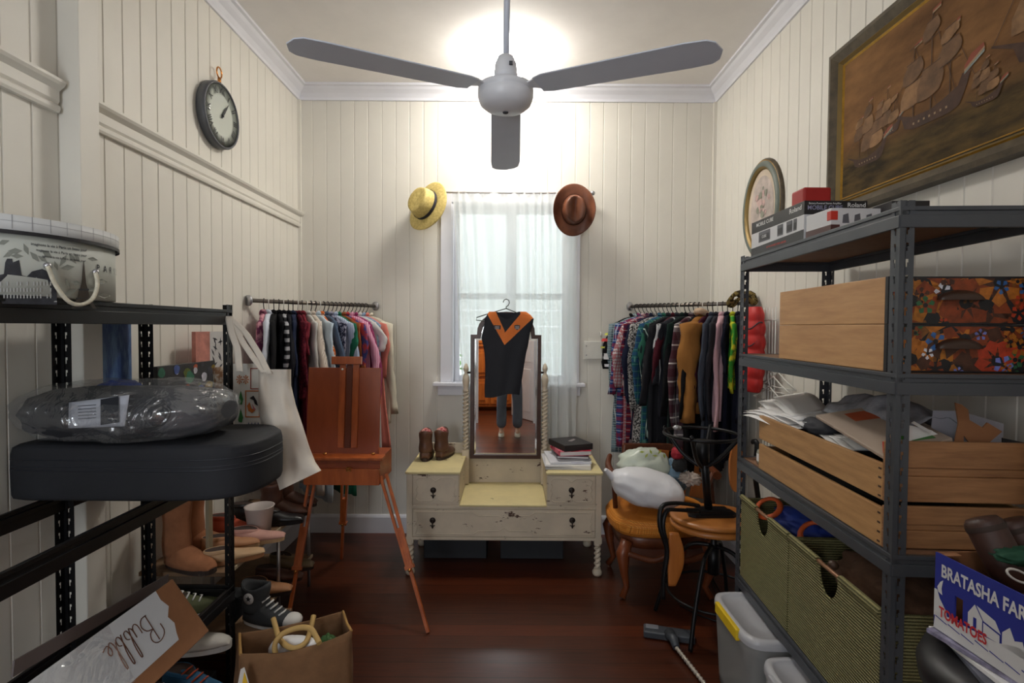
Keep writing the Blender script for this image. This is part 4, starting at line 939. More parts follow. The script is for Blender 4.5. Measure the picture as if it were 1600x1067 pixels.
# books and papers on right of dresser
pap = mat('white_paper', (228, 226, 224), .6, var=.03)
def slab(name, label, cat, c, size, rz, m, side=None, bev=.001, group=None):
    mb = MB(m); mb.bev = bev; mb.at(c, rz); x, y, z = size; mb.box((-x/2, -y/2, 0), (x/2, y/2, z))
    return mb
zt2 = zt
c0 = (P(887, 725, 3.45).x, 3.5, zt2)
s_ = slab('', '', '', (c0[0], c0[1]-.0, zt2), (.29, .34, .03), R(-3), pap); s_.use(mat('grey_paper_edge', (190, 188, 190), .7))
for k in range(5): s_.at((c0[0]-.004*k, c0[1], zt2+.002+k*.005), R(-3+k)); s_.box((-.147, -.172, 0), (.147, .172, .002))
s_.top('paper_stack', 'stack of loose white papers at right end of dresser', 'papers')
fo_ = slab('', '', '', (c0[0]-.0, c0[1]+.01, zt2+.032), (.27, .32, .012), R(4), mat('white_folder', (218, 220, 226), .4)); fo_.use(mat('lilac_print', (130, 120, 160), .6)).at((c0[0], c0[1], zt2+.0445), R(4)).box((.0, -.155, 0), (.08, -.15, .0004)); fo_.top('folder', 'white document folder lying on the loose papers', 'folder')
z_ = zt2+.046; bk = P(892, 690, 3.52)
def book(label, size, rz, cover, z, dx=0, dy=0, extra=None, name='book', cat='book'):
    mb = MB(cover); x, y, h = size; mb.bev = .001; mb.at((bk.x+dx, 3.52+dy, z), rz)
    mb.box((-x/2, -y/2, 0), (x/2, y/2, .003)); mb.box((-x/2, -y/2, h-.003), (x/2, y/2, h)); mb.box((-x/2, -y/2, .003), (-x/2+.003, y/2, h-.003))
    o = mb.top(name, label, cat); p = MB(pap); p.at((bk.x+dx, 3.52+dy, z), rz); p.box((-x/2+.004, -y/2+.004, .0032), (x/2-.004, y/2-.004, h-.0032)); p.part('pages', o)
    if extra: extra(mb, o, z+h, rz)
    return o
book('thin grey magazine under the dark book on dresser', (.22, .28, .01), R(5), mat('grey_cover', (150, 146, 150), .4), z_, .0, 0, None, 'magazine', 'magazine')
book('dark covered book beneath the pink book on dresser', (.21, .27, .018), R(-6), mat('dark_cover', (66, 44, 52), .4), z_+.011, .012)
book('pink book with red cover art below the black box', (.215, .26, .03), R(10), fabric('pink_cover', (216, 120, 134), (170, 40, 60), 12), z_+.03, -.004)
mb = MB(mat('black_box_card', (36, 32, 34), .4)); mb.bev = .002; mb.at((bk.x-.004, 3.52, z_+.061), R(22)); mb.box((-.105, -.12, 0), (.105, .12, .04)); mb.use(mat('silver_print', (150, 140, 140), .4)); 
T0 = mb.T.copy(); mb.T = T0; mb.poly([(.0, -.02, .0405), (.06, .03, .0405), (.05, .05, .0405), (-.02, 0, .0405)]); mb.top('gift_box', 'flat black box on top of the books on dresser', 'box')

# storage boxes under dresser
for i, (a, b_) in enumerate(((662, 760), (782, 880))):
    p, q = P(a, 848, 3.52), P(b_, 878, 3.52); mb = MB(mat('grey_storage_box', (44, 46, 50), .7)); mb.bev = .006; mb.box((p.x, 3.52, .0), (q.x, 3.78, .2)); o = mb.top('storage_box', ['low grey storage box under left half of dresser', 'low grey storage box under right half of dresser'][i], 'box')
    l = MB(mat('grey_box_lid', (52, 54, 58), .6)); l.bev = .004; l.box((p.x-.006, 3.514, .2), (q.x+.006, 3.786, .215)); l.part('lid', o)

# ================================================================== EASEL
ez = wood('easel_beech', (150, 72, 30), (190, 100, 48), (10, 10, 1.2), 3, .35); ez2 = wood('easel_panel', (136, 62, 28), (162, 78, 38), (6, 6, 1), 2, .4)
EY = 2.98
E = lambda px, py, d=EY: P(px, py, d)
es = thing('box_easel', 'wooden folding sketch box easel standing left of dresser', 'easel', (E(545, 800).x, EY, 0))
lean = .10
def plk(name, px0, py0, px1, py1, th, m, dy=0.0, bev=.002, parent=None):
    a = E(px0, py1, EY+dy); b_ = E(px1, py0, EY+dy); zc = E(540, 700).z
    mb = MB(m); mb.bev = bev
    mb.T = Matrix.Translation((0, EY, zc)) @ Matrix.Rotation(-lean, 4, 'X') @ Matrix.Translation((0, -EY, -zc))
    mb.box((a.x, EY+dy, a.z), (b_.x, EY+dy+th, b_.z)); return mb.part(name, parent or es)
plk('canvas_board', 478, 575, 592, 708, .012, ez2)
for a in (527, 548): plk('slat', a, 562, a+9, 700, .012, ez, -.014)
plk('top_clamp', 513, 558, 560, 570, .03, ez, -.03)
plk('centre_strip', 538, 570, 547, 700, .006, mat('dark_strip_wood', (104, 48, 24), .5), -.004)
mb = MB(mat('white_peg', (220, 216, 206), .4)); c = E(535, 577, EY-.02); mb.blob(c, (.006, .005, .006), 1, 0); mb.part('peg', es)
# tray + box
A_, B_ = E(494, 730), E(600, 704)
mb = MB(ez2); mb.bev = .003; a0, a1 = E(480, 748), E(598, 748); zt_, zb_ = E(540, 707).z, E(540, 752).z
mb.box((a0.x, EY-.06, zb_), (a1.x, EY+.22, zt_-.02)); bx_ = mb.part('sketch_box', es)
mb = MB(ez); mb.bev = .002; mb.box((a0.x-.01, EY-.105, zt_-.02), (a1.x+.022, EY-.02, zt_-.005)); mb.part('ledge', es)
mb = MB(ez); mb.bev = .002; dz = E(540, 727).z; mb.box((a0.x+.01, EY-.075, zb_-.0), (a1.x-.002, EY-.058, dz)); dd = mb.part('drawer', es)
mb = MB(brass); c = E(545, 733, EY-.078); mb.T = MX(c, (1, 0, 0), (0, 0, 1)); mb.prism([(-.014, -.012), (.014, -.012), (.014, .012), (-.014, .012)], 0, .004); mb.tube([(-.008, 0, .006), (0, .006, .014), (.008, 0, .006)], .003, 6); mb.part('catch', dd)
for px in (508, 583): mb = MB(brass); c = E(px, 709, EY-.09); mb.blob(c, (.012, .008, .008), 1, 0); mb.part('wing_nut', es)
def leg(p, q, w1=.05):
    mb = MB(ez); d_ = (q-p); n = d_.normalized(); m_ = p+d_*.62; sd = Vector((1, 0, 0))
    sd = (sd-n*sd.dot(n)).normalized()
    for s_ in (-1, 1): mb.bar(p+sd*s_*.017, m_+sd*s_*.012, .013, .022, up=(0, 1, 0))
    mb.bev = .001; mb.bar(m_-n*.22, q, .016, .02, up=(0, 1, 0)); 
    mb.bar(m_-n*.02+sd*0, m_, .05, .026, up=(0, 1, 0)); l_ = mb.part('leg', es)
    k = MB(brass); k.blob(m_+Vector((0, -.018, 0)), (.009, .007, .009), 2, 0); k.part('wing_nut', l_)
foot_r = PZ(669, 988, .005); foot_l = PZ(447, 986, .005); foot_b = PZ(528, 862, .005)
leg(E(488, 750, EY-.03), foot_l); leg(E(599, 742, EY-.03), foot_r); leg(E(540, 720, EY+.18), Vector((E(534, 860, 3.5).x, 3.5, .005)))

# ================================================================== TOTE BAG, PAPER BAG
cot = mat('cream_cotton', (220, 210, 196), .9, var=.05, bmp=.4, bs=8)
TY = 2.075
tb = thing('tote_bag', 'cream cotton tote bag hanging from the black shelf post', 'bag', P(445, 760, TY))
out = [(378, 588), (402, 577), (432, 575), (455, 580), (456, 600), (452, 612), (464, 640), (476, 680), (488, 715), (501, 734), (486, 743), (460, 752), (438, 765), (434, 762), (425, 720), (408, 672), (404, 640), (402, 605)]
# loft between left and right contour
Lc = [(404, 577), (404, 600), (404, 640), (409, 672), (418, 700), (428, 735), (437, 766)]; Rc = [(455, 577), (455, 602), (462, 632), (474, 668), (484, 700), (493, 722), (502, 735)]
def loftpt(u, v, dy):
    k = v*6; i = min(int(k), 5); f = k-i; a = Vector(Lc[i]).lerp(Vector(Lc[i+1]), f); b_ = Vector(Rc[i]).lerp(Vector(Rc[i+1]), f); q = a.lerp(b_, u)
    d_ = TY+dy+.035*noise.noise(Vector((u*3, v*3, 2)))+.015*sin(u*7+v*4)*v
    return P(q.x, q.y, d_)
mb = MB(cot); mb.grid(lambda u, v: loftpt(u, v, -.045*math.sqrt(max(0, 1-(2*u-1)**2))), 24, 30); mb.grid(lambda u, v: loftpt(1-u, v, .03*math.sqrt(max(0, 1-(2*u-1)**2))), 24, 30); mb.part('bag_panel', tb)
prn = mat('printed_cotton', (214, 208, 196), .9, var=.03)
Pl = lambda px, py, e=0: P(px, py, TY+.02+(404-px)*.0012-e)
mb = MB(prn)
mb.grid(lambda u, v: Pl(lerp(364+v*3, 405+v*6, u), lerp(568, 692, v)), 10, 20); mb.grid(lambda u, v: Pl(lerp(364+v*3, 405+v*6, 1-u), lerp(568, 692, v), -.05), 10, 20)
ocr = mat('print_ochre', (196, 110, 46), .8); grn = mat('print_green', (58, 122, 60), .8); blu = mat('print_blue', (60, 74, 130), .8); pnk = mat('print_pink', (196, 110, 120), .8)
def pp(pts, m, e=.004):
    mb.use(m); mb.add([Pl(x, y, e) for x, y in pts], [list(range(len(pts)))])
def ringp(x0, y0_, x1, y1_, t, m):
    pp([(x0, y0_), (x1, y0_), (x1, y0_+t), (x0, y0_+t)], m); pp([(x0, y1_-t), (x1, y1_-t), (x1, y1_), (x0, y1_)], m); pp([(x0, y0_), (x0+t, y0_), (x0+t, y1_), (x0, y1_)], m); pp([(x1-t, y0_), (x1, y0_), (x1, y1_), (x1-t, y1_)], m)
ringp(391, 575, 406, 608, 1.3, mat('print_rust', (150, 56, 40), .8)); ringp(383, 610, 406, 652, 1.6, ocr); ringp(385, 676, 410, 680, 1.5, ocr)
for cx_, cy_ in ((374, 593), (384, 593)):
    for k in range(8):
        a = k*pi/4; pp([(cx_, cy_-.6), (cx_+5*cos(a)+1*sin(a), cy_+7*sin(a)-1*cos(a)), (cx_+5*cos(a)-1*sin(a), cy_+7*sin(a)+1*cos(a))], ocr)
for yy in (620, 648): pp([(372, yy+8), (376, yy-10), (380, yy+4), (378, yy+12), (373, yy+11)], grn)
for k in range(4): pp([(386+k*5, 668), (388.5+k*5, 659), (391+k*5, 668), (391+k*5, 670), (388.5+k*5, 662), (386+k*5, 670)], blu)
pp([(388, 664), (390, 668), (388, 672), (386, 668)], blu); pp([(398, 664), (400, 668), (398, 672), (396, 668)], blu)
pp([(390, 622), (396, 618), (401, 626), (403, 634), (398, 631), (396, 625)], mat('print_black', (40, 34, 36), .8)); pp([(386, 634), (390, 628), (393, 638), (399, 641), (394, 645), (388, 642)], ocr); pp([(394, 630), (397, 636), (400, 640), (396, 640)], pnk)
mb.part('printed_panel', tb)
for pts in ([(357, 494), (362, 520), (371, 545), (374, 580)], [(359, 494), (376, 530), (398, 562), (413, 582)], [(360, 496), (384, 520), (404, 552), (420, 584)]):
    mb = MB(cot)
    w_ = 5.5
    def sf(u, v, pts=pts, w_=w_):
        k = v*3; i = min(int(k), 2); q = Vector(pts[i]).lerp(Vector(pts[i+1]), k-i); return P(q.x+(u-.5)*w_*2, q.y, 2.10-.08*v+.01*sin(v*3))
    mb.grid(sf, 4, 14); solid(mb.part('strap', tb), .003)
# second bag behind
mb = MB(fabric('patterned_tote_cloth', (206, 196, 178), (150, 110, 80), 18)); 
q0 = [P(x, y, 2.185) for x, y in ((334, 574), (353, 572), (353, 676), (342, 676))]
mb.grid(lambda u, v: q0[0].lerp(q0[1], u).lerp(q0[3].lerp(q0[2], u), v)+Vector((0, -.02*sin(u*pi), 0)), 8, 12); solid(mb.top('shopping_bag', 'pale printed shopping bag hanging behind the black shelf post', 'bag'), .01)

jute = mat('brown_jute', (122, 88, 58), .9, var=.1, vs=20, bmp=.4, bs=90); rim = mat('jute_rim', (168, 128, 70), .8, var=.1); hndl = mat('bag_handle_cane', (184, 150, 90), .7, var=.08)
ht = .40
fl_, frr, br_, bl_ = PZ(376, 1022, ht), PZ(549, 985, ht), PZ(536, 955, ht), PZ(374, 990, ht)
fl_.z = frr.z = br_.z = bl_.z = ht
jb = thing('jute_bag', 'brown jute shopping bag with cane handles on floor at lower left', 'bag', ((fl_.x+br_.x)/2, (fl_.y+br_.y)/2, 0))
cor = [fl_, frr, br_, bl_]
cen = sum(cor, Vector())/4
mb = MB(jute)
def side(a, b_, dip):
    def f(u, v):
        p = a.lerp(b_, u); q = cen.lerp(p, .97); r = p.lerp(q, 1-v); z = ht*v-(dip*sin(u*pi)*v**3)
        n = Vector((b_.y-a.y, a.x-b_.x, 0)).normalized(); return Vector((r.x, r.y, z))+n*.02*sin(u*pi)*sin(v*pi)+n*.006*noise.noise(Vector((u*4, v*4, a.x*9)))
    mb.grid(f, 16, 12)
side(fl_, frr, .03); side(frr, br_, .02); side(br_, bl_, .01); side(bl_, fl_, .01)
mb.add([cen.lerp(Vector((p.x, p.y, 0)), .97)*1 for p in cor], [(0, 1, 2, 3)]) if False else mb.add([Vector(((cen.x+(p.x-cen.x)*.97), (cen.y+(p.y-cen.y)*.97), .002)) for p in cor], [(0, 1, 2, 3)])
solid(mb.part('bag_body', jb), .006)
for a, b_ in ((bl_, fl_), (frr, br_)):
    MB(rim).tube([a+Vector((0, 0, .0)), a.lerp(b_, .5)+Vector((0, 0, -.012)), b_], .0055, 6).part('binding', jb)
def hand(pts):
    pts = [Vector(p) for p in pts]; r = []
    for i in range(25):
        t = i/24*(len(pts)-1); k = min(int(t), len(pts)-2); f = t-k
        p0 = pts[max(0, k-1)]; p1 = pts[k]; p2 = pts[k+1]; p3 = pts[min(len(pts)-1, k+2)]
        r.append(.5*((2*p1)+(p2-p0)*f+(2*p0-5*p1+4*p2-p3)*f*f+(3*p1-p0-3*p2+p3)*f**3))
    return r
D1, D2 = 1.9, 2.05
MB(hndl).tube(hand([P(430, 1022, D1), P(430, 1005, D1), P(442, 990, D1+.02), P(465, 981, D1+.04), P(485, 982, D1+.04), P(494, 995, D1+.02), P(499, 1005, D1)]), .010, 10).part('handle', jb)
MB(hndl).tube(hand([P(427, 966, D2), P(431, 980, D2-.03), P(438, 1000, D2-.09), P(458, 1013, D2-.12), P(478, 1003, D2-.1), P(486, 980, D2-.04), P(490, 962, D2)]), .010, 10).part('handle', jb)
mb = MB(pap); a = P(458, 1008, 1.95); mb.blob((a.x-.005, a.y+.03, a.z-.04), (.10, .032, .055), 5, .06, 2, pw=.8); mb.top('paper_packet', 'white paper packet sticking out of the jute bag', 'packet')
mb = MB(mat('green_cloth', (56, 92, 44), .8)); a = P(510, 996, 2.0); mb.blob((a.x, a.y+.0, a.z-.05), (.04, .04, .06), 6, .2, 3); mb.top('green_cloth', 'dark green cloth inside the jute bag', 'cloth')

# ================================================================== LEFT SHELF THINGS
hx = thing('hat_box', 'round decorated hat box with white lid and PARIS lettering on black shelf', 'box', (-1.36, 1.34, 1.647))
HC = Vector((-1.345, 1.35, 1.647)); HR = .262
cardc = mat('hatbox_card', (192, 196, 188), .55, var=.03); ink = mat('hatbox_ink', (50, 52, 58), .6, var=.3, vs=60); leafg = mat('hatbox_leaf', (134, 138, 130), .6, var=.05)
mb = MB(cardc); mb.at(HC); mb.lathe([(.001, 0), (HR-.006, 0), (HR-.006, .17), (.001, .17)], 64)
HH = .1555
def hb_(px, py, e=.0006):     # pixel to point on the drum
    v = ray(px, py); ox, oy = CAM.x-HC.x, CAM.y-HC.y; r = HR-.006+e
    A = v.x**2+v.y**2; B = 2*(v.x*ox+v.y*oy); Cc = ox*ox+oy*oy-r*r; D = B*B-4*A*Cc
    if D < 0: D = 0
    t = (-B-math.sqrt(D))/(2*A); p = CAM+v*t; return HC.inverted() if False else p-HC
def hp(pts, m, e=.0008):
    mb.use(m); mb.add([hb_(x, y, e) for x, y in pts], [list(range(len(pts)))])
def htext(t, px, py, size, m, dx=1.0):
    vs, fs = text_geo(t); mb.use(m); mb.add([hb_(px+v.x*size*dx, py-v.y*size+.12*v.x*size, .0012) for v in vs], fs)
random.seed(11)
for (lx, ly) in ((6, 378), (12, 398), (28, 400), (40, 388), (55, 402), (66, 404), (72, 396), (88, 416), (104, 418), (114, 405), (120, 402), (146, 405), (105, 442), (118, 442), (112, 456), (160, 440), (164, 462), (146, 452), (22, 392), (98, 408)):
    a = random.uniform(0, 2*pi); L = random.uniform(9, 13); w_ = L*.38
    hp([(lx+L*cos(a), ly+L*sin(a)), (lx+w_*cos(a+1.2), ly+w_*sin(a+1.2)), (lx-L*.8*cos(a), ly-L*.8*sin(a)), (lx+w_*cos(a-1.2), ly+w_*sin(a-1.2))], leafg, .0007)
# river palace silhouette
hp([(-30, 436), (6, 428), (8, 410), (11, 404), (19, 404), (20, 410), (30, 406), (34, 430), (42, 432), (50, 424), (66, 420), (74, 424), (80, 438), (88, 440), (89, 476), (-30, 474)], ink, .0009)
lt = mat('hatbox_window_print', (170, 172, 170), .6)
for yy in (440, 450, 460):
    for k in range(-5, 17):
        if random.random() < .8: hp([(k*5.2, yy), (k*5.2+2.2, yy), (k*5.2+2.2, yy+6), (k*5.2, yy+6)], lt, .0013)
hp([(-30, 468), (89, 470), (89, 472), (-30, 470)], lt, .0014)
# iron lattice tower
tw = mat('tower_print', (66, 58, 50), .6)
hp([(130.3, 408), (131.3, 408), (134.5, 442), (137.5, 452), (141, 466), (151, 482), (145, 482), (139, 474), (133, 471), (127, 471), (121, 474), (117, 482), (111, 482), (120.5, 466), (124.5, 452), (127.3, 442)], tw, .001)
hp([(123, 451), (139, 451), (139, 454), (123, 454)], ink, .0013); hp([(119, 465), (143, 466), (143, 469), (119, 468)], ink, .0013)
q0 = hb_(153, 419); f0 = math.atan2(q0.y, q0.x)
for k, ch in enumerate('PARIS'):
    vs, fs = text_geo(ch); mb.use(ink); rr_ = HR-.006+.0014
    mb.add([(rr_*cos(f0+(k*.031+v.x*.024)/rr_), rr_*sin(f0+(k*.031+v.x*.024)/rr_), q0.z+v.y*.024) for v in vs], fs)
for k in range(3): htext('imaginons la vie à Paris un beau jour'[k:], 92+k*4, 386+k*9, 6-.5*k, ink)
mb.part('drum', hx)
mb = MB(mat('hatbox_lid', (206, 208, 208), .5, var=.02)); mb.at(HC); mb.lathe([(HR, .142), (HR+.003, .143), (HR+.003, .182), (.001, .185)], 64, caps=False); mb.use(mat('lid_grid_line', (150, 152, 156), .6))
for k in range(48):
    a = 2*pi*k/48; mb.add([(cos(a+e)*(HR+.0036), sin(a+e)*(HR+.0036), z) for e, z in ((-.0025, .15), (.0025, .15), (.0025, .182), (-.0025, .182))], [(0, 1, 2, 3)])
mb.lathe([(HR+.0036, .167), (HR+.0036, .168)], 64, caps=False); mb.use(mat('lid_edge', (34, 34, 38), .5)); mb.lathe([(HR+.0042, .138), (HR+.0042, .147)], 64, caps=False); mb.part('lid', hx)
rope = mat('cotton_rope', (206, 200, 180), .9, var=.15, vs=60, bmp=.8, bs=150)
pts = [hb_(x, y, .012)+HC for x, y in ((74, 416), (78, 425), (84, 440), (94, 456), (106, 470), (120, 476), (134, 474), (145, 466), (151, 452), (152, 438), (149, 426))]
MB(rope).tube(hand(pts), .005, 8).part('rope_handle', hx)
for x, y in ((74, 415), (149, 425)):
    k = MB(chrome); k.blob(hb_(x, y, .002)+HC, (.008, .008, .008), 1, 0); k.part('eyelet', hx)

# guitar case lying across the middle shelf
cased = mat('black_nylon', (22, 24, 30), .75, var=.15, bmp=.3, bs=30)
zc0 = 1.017
gy = 1.84; xr_ = -.845
def casept(u, v, ex=0):
    a = u*2*pi; hw = .2+ex; x0 = -1.60; x1 = xr_+ex
    c, s_ = cos(a), sin(a)
    # superellipse footprint, rounded right end
    x = (x0+x1)/2+(x1-x0)/2*math.copysign(abs(c)**(.42 if c > 0 else .06), c); y = gy+hw*math.copysign(abs(s_)**(.7 if c > 0 else .1), s_)
    return x, y
cs = thing('instrument_case', 'large black soft instrument case across the black shelf, rounded end sticking out', 'case', (-1.15, gy, zc0))
CH = .18
mb = MB(cased)
def cf(u, v):
    x, y = casept(u, 0); 
    prof = [(0, 0), (.25, 0), (.93, .0), (.99, .008), (1.0, .02), (1.005, CH*.55), (1.0, CH-.03), (.988, CH-.01), (.95, CH), (.4, CH+.008), (0, CH+.010)]
    k = v*(len(prof)-1); i = min(int(k), len(prof)-2); f = k-i; r = lerp(prof[i][0], prof[i+1][0], f); z = lerp(prof[i][1], prof[i+1][1], f)
    xc, yc = -1.2, gy
    return (xc+(x-xc)*r, yc+(y-yc)*r, zc0+z+.004*noise.noise(Vector((x*6, y*6, z*8)))*(1 if z > .02 else 0))
mb.grid(cf, 96, 40, True); mb.part('case_body', cs)
for zz, r_ in ((.10, .0028), (.112, .0022), (.134, .0022)):
    mb = MB(mat('case_piping', (30, 32, 40), .5)); mb.tube([Vector((casept(i/96, 0)[0], casept(i/96, 0)[1], zc0+zz)) for i in range(96)], r_, 6, True); mb.part('zip', cs)

# plastic wrapped bundle
clear = bpy.data.materials.new('clear_plastic_film'); clear.use_nodes = True; n = NT(clear); n.n.remove(n.n['Principled BSDF'])
tr = n.new('ShaderNodeBsdfTransparent'); gl = n.new('ShaderNodeBsdfGlossy'); gl.inputs[1].default_value = .12; df = n.new('ShaderNodeBsdfDiffuse'); df.inputs[0].default_value = (.6, .62, .64, 1)
tc = n.new('ShaderNodeTexCoord'); nz = n.new('ShaderNodeTexNoise'); nz.inputs['Scale'].default_value = 9; nz.inputs['Detail'].default_value = 3; nz.inputs['Distortion'].default_value = 1.5; n.link(tc.outputs['Object'], nz.inputs[0])
bpn = n.new('ShaderNodeBump'); bpn.inputs['Strength'].default_value = 1; bpn.inputs['Distance'].default_value = .03; n.link(nz.outputs[0], bpn.inputs['Height']); n.link(bpn.outputs[0], gl.inputs['Normal'])
ma = n.new('ShaderNodeMixShader'); ma.inputs[0].default_value = .35; n.link(gl.outputs[0], ma.inputs[1]); n.link(df.outputs[0], ma.inputs[2])
mbx = n.new('ShaderNodeMixShader'); mbx.inputs[0].default_value = .20; n.link(tr.outputs[0], mbx.inputs[1]); n.link(ma.outputs[0], mbx.inputs[2]); n.link(mbx.outputs[0], n.n['Material Output'].inputs[0])
BY = 1.74; bz0 = zc0+CH+.016
bun = thing('keyboard_bag', 'black padded bag wrapped in crumpled clear plastic, lying on the instrument case', 'bag', (-1.17, BY, bz0))
mb = MB(mat('dark_bag_cloth', (34, 36, 42), .8, bmp=.4, bs=14)); mb.blob((-1.33, BY, bz0+.078), (.26, .15, .082), 3, .08, 2.5, 40, 24, flat=bz0+.001, pw=.7); mb.part('padded_body', bun)
mb = MB(mat('charcoal_bag_cloth', (58, 60, 66), .75, bmp=.3, bs=14)); mb.blob((-1.19, BY+.04, bz0+.075), (.22, .13, .08), 9, .06, 2, 40, 24, flat=bz0+.001, pw=.6); mb.part('padded_pocket', bun)
# label
def onb(px, py): return P(px, py, BY-.163)
mb = MB(mat('printed_label', (176, 180, 190), .5)); mb.grid(lambda u, v: P(lerp(lerp(108, 107, v), lerp(202, 195, v), u), lerp(lerp(629, 617, u), lerp(669, 666, u), v), BY-.165+.012*abs(u-.5)), 12, 6)
o = mb.part('label', bun); solid(o, .002)
mb = MB(black); mb.grid(lambda u, v: P(lerp(157, 185, u), lerp(lerp(624, 619, u), lerp(664, 660, u), v), BY-.168), 4, 4)
mb.use(ink)
for k in range(5): mb.add([P(x, y, BY-.1685) for x, y in ((122, 634+k*5), (150, 632+k*5), (150, 633+k*5), (122, 635+k*5))], [(0, 1, 2, 3)])
mb.part('label_print', o)
def film(u, v):
    a = u*2*pi; t = (v*.94+.03)*pi; hx_ = .50; x = -cos(t)*hx_*.66; s_ = sin(t)**.55
    k = 1+.16*noise.fractal(Vector((x*5, cos(a)*1.5, sin(a)*1.5)), 1, 2, 4)+.12*abs(noise.noise(Vector((x*9, cos(a)*3, sin(a)*3+5))))
    y = BY+(.185*cos(a))*s_*k; z = bz0+.088+(.095*sin(a))*s_*k*(1+.3*abs(x))
    return Vector((-1.275+x, min(y, BY+.22), max(z, bz0+.0005)))
mb = MB(clear); mb.grid(film, 90, 90, True); mb.part('plastic_wrap', bun, 'crumpled clear plastic wrap')
mb = MB(mat('royal_blue_cloth', (28, 74, 178), .7)); a = P(155, 607, BY+.1); mb.blob((a.x, a.y+.1, a.z-.02), (.09, .04, .04), 4, .25, 3); mb.top('blue_cloth', 'bright blue cloth bundle on the wrapped black bag', 'cloth')

# canvases standing at the back of the shelf by the wall
bluep, nt, b = base('blue_streaks', .5); nt.link(mixnoise(nt, lin((34, 66, 122)), lin((122, 160, 196)), 7, (3, 3, .7), .42, .72, 6), b.inputs['Base Color'])
def canvas(name, label, px0, px1, py, X, z0, m, tilt=.0, build=None):
    ya, yb = PX(px0, 560, X).y, PX(px1, 560, X).y; z1 = PX((px0+px1)/2, py, X).z
    mb = MB(m); mb.bev = .002; mb.box((X-.02, ya, z0), (X, yb, z1))
    if build: build(mb, X, ya, yb, z0, z1)
    return mb.top(name, label, 'painting')
canvas('canvas_painting', 'blue streaked canvas painting standing against left wall behind shelf', 157, 206, 500, XL+.06, zc0-.0, bluep)
def colourful(mb, X, ya, yb, z0, z1):
    random.seed(6)
    cols = [(60, 60, 66), (176, 84, 52), (90, 100, 40), (52, 110, 86), (190, 190, 200), (70, 90, 150), (150, 60, 40), (130, 110, 40)]
    for k in range(60):
        y = random.uniform(ya+.01, yb-.01); z = random.uniform(z0+.01, z1-.01); r = random.uniform(.012, .035)
        c = random.choice(cols); mb.use(mat('artist_paint_%d_%d' % (c[0], c[1]), c, .5, var=.2, vs=30))
        r = min(r, y-ya, yb-y, z-z0, z1-z); 
        mb.add([(X+.0004+k*.00003, y+r*cos(2*pi*i/9)*(1+.25*sin(i*2.3+k)*.8), z+r*sin(2*pi*i/9)) for i in range(9)], [list(range(9))])
canvas('canvas_painting', 'dark canvas with bright floral shapes behind the wrapped bag', 246, 336, 568, XL+.10, zc0, mat('dark_canvas', (52, 52, 54), .6, var=.2, vs=20), 0, colourful)
def portrait(mb, X, ya, yb, z0, z1):
    mb.use(mat('mono_print', (190, 188, 186), .6)); mb.add([(X+.0005, (ya+yb)/2, z0), (X+.0005, yb, z0), (X+.0005, yb, z1), (X+.0005, (ya+yb)/2, z1)], [(0, 1, 2, 3)])
    random.seed(2); mb.use(ink)
    for k in range(26):
        y = random.uniform((ya+yb)/2+.02, yb-.02); z = random.uniform(z0+.04, z1-.03); a = random.uniform(0, 3); L = .025
        mb.add([(X+.0008, y-L*cos(a), z-L*sin(a)), (X+.0008, y+.006*sin(a), z-.006*cos(a)), (X+.0008, y+L*cos(a), z+L*sin(a)), (X+.0008, y-.006*sin(a), z+.006*cos(a))], [(0, 1, 2, 3)])
canvas('poster_board', 'pink and black and white print board seen left of the shelf post', 306, 348, 518, XL+.09, zc0, mat('pink_print', (184, 120, 106), .6, var=.25, vs=14), 0, portrait)

# cardboard box with handwritten label, leaning
Bc, Fc, Gc = P(270, 904, 1.72), P(327, 985, 1.72), P(272, 1032, 1.72)
Hc = Bc+(Gc-Fc); dB = Vector((-.02, -1, -.0)).normalized()*.72
kraft = mat('cardboard', (142, 96, 62), .8, var=.06, vs=20); kraftd = mat('cardboard_inner', (110, 74, 50), .8)
cb = thing('cardboard_box', 'open cardboard box with handwritten white label, tilted on black shelf', 'box', (Gc+dB*.5)+Vector((0, 0, 0)))
mb = MB(kraft)
A0 = [Bc, Fc, Gc, Hc]; A1 = [p+dB for p in A0]
mb.add(A0+A1, [(0, 1, 2, 3), (7, 6, 5, 4), (0, 4, 5, 1), (1, 5, 6, 2), (2, 6, 7, 3), (3, 7, 4, 0)]); mb.bev = .002; mb.part('carton', cb)
nB = (Fc-Bc).cross(dB).normalized(); nB = nB if nB.z > 0 else -nB
def face(u, v, e=.0012): return Bc+dB*u+(Fc-Bc)*v+nB*e
wl = mat('white_label_paper', (196, 200, 206), .35, var=.03)
mb = MB(wl)
e_ = [(.115, .03), (.12, .1), (.108, .16), (.135, .25), (.13, .34), (.145, .45), (.14, .6), (.15, .70)]
mb.add([face(u*1.0, v*1.0) for u, v in [(.115, .0), (.12, .15), (.105, .3), (.14, .42), (.13, .55), (.15, .68), (.16, .78), (.72, .78), (.72, .0)]], [list(range(9))]); lab = mb.part('label', cb, 'white paper label')
brn = mat('marker_brown', (120, 74, 52), .6)
mb = MB(brn)
Xd = dB; Yd = (Bc-Fc).normalized()
dn = dB.normalized(); yv = nB.cross(dn)
bl_s = [(0, 0), (.2, .55), (.25, 1), (.15, .98), (.1, .3), (.15, .02), (.33, .05), (.36, .25), (.22, .32)]
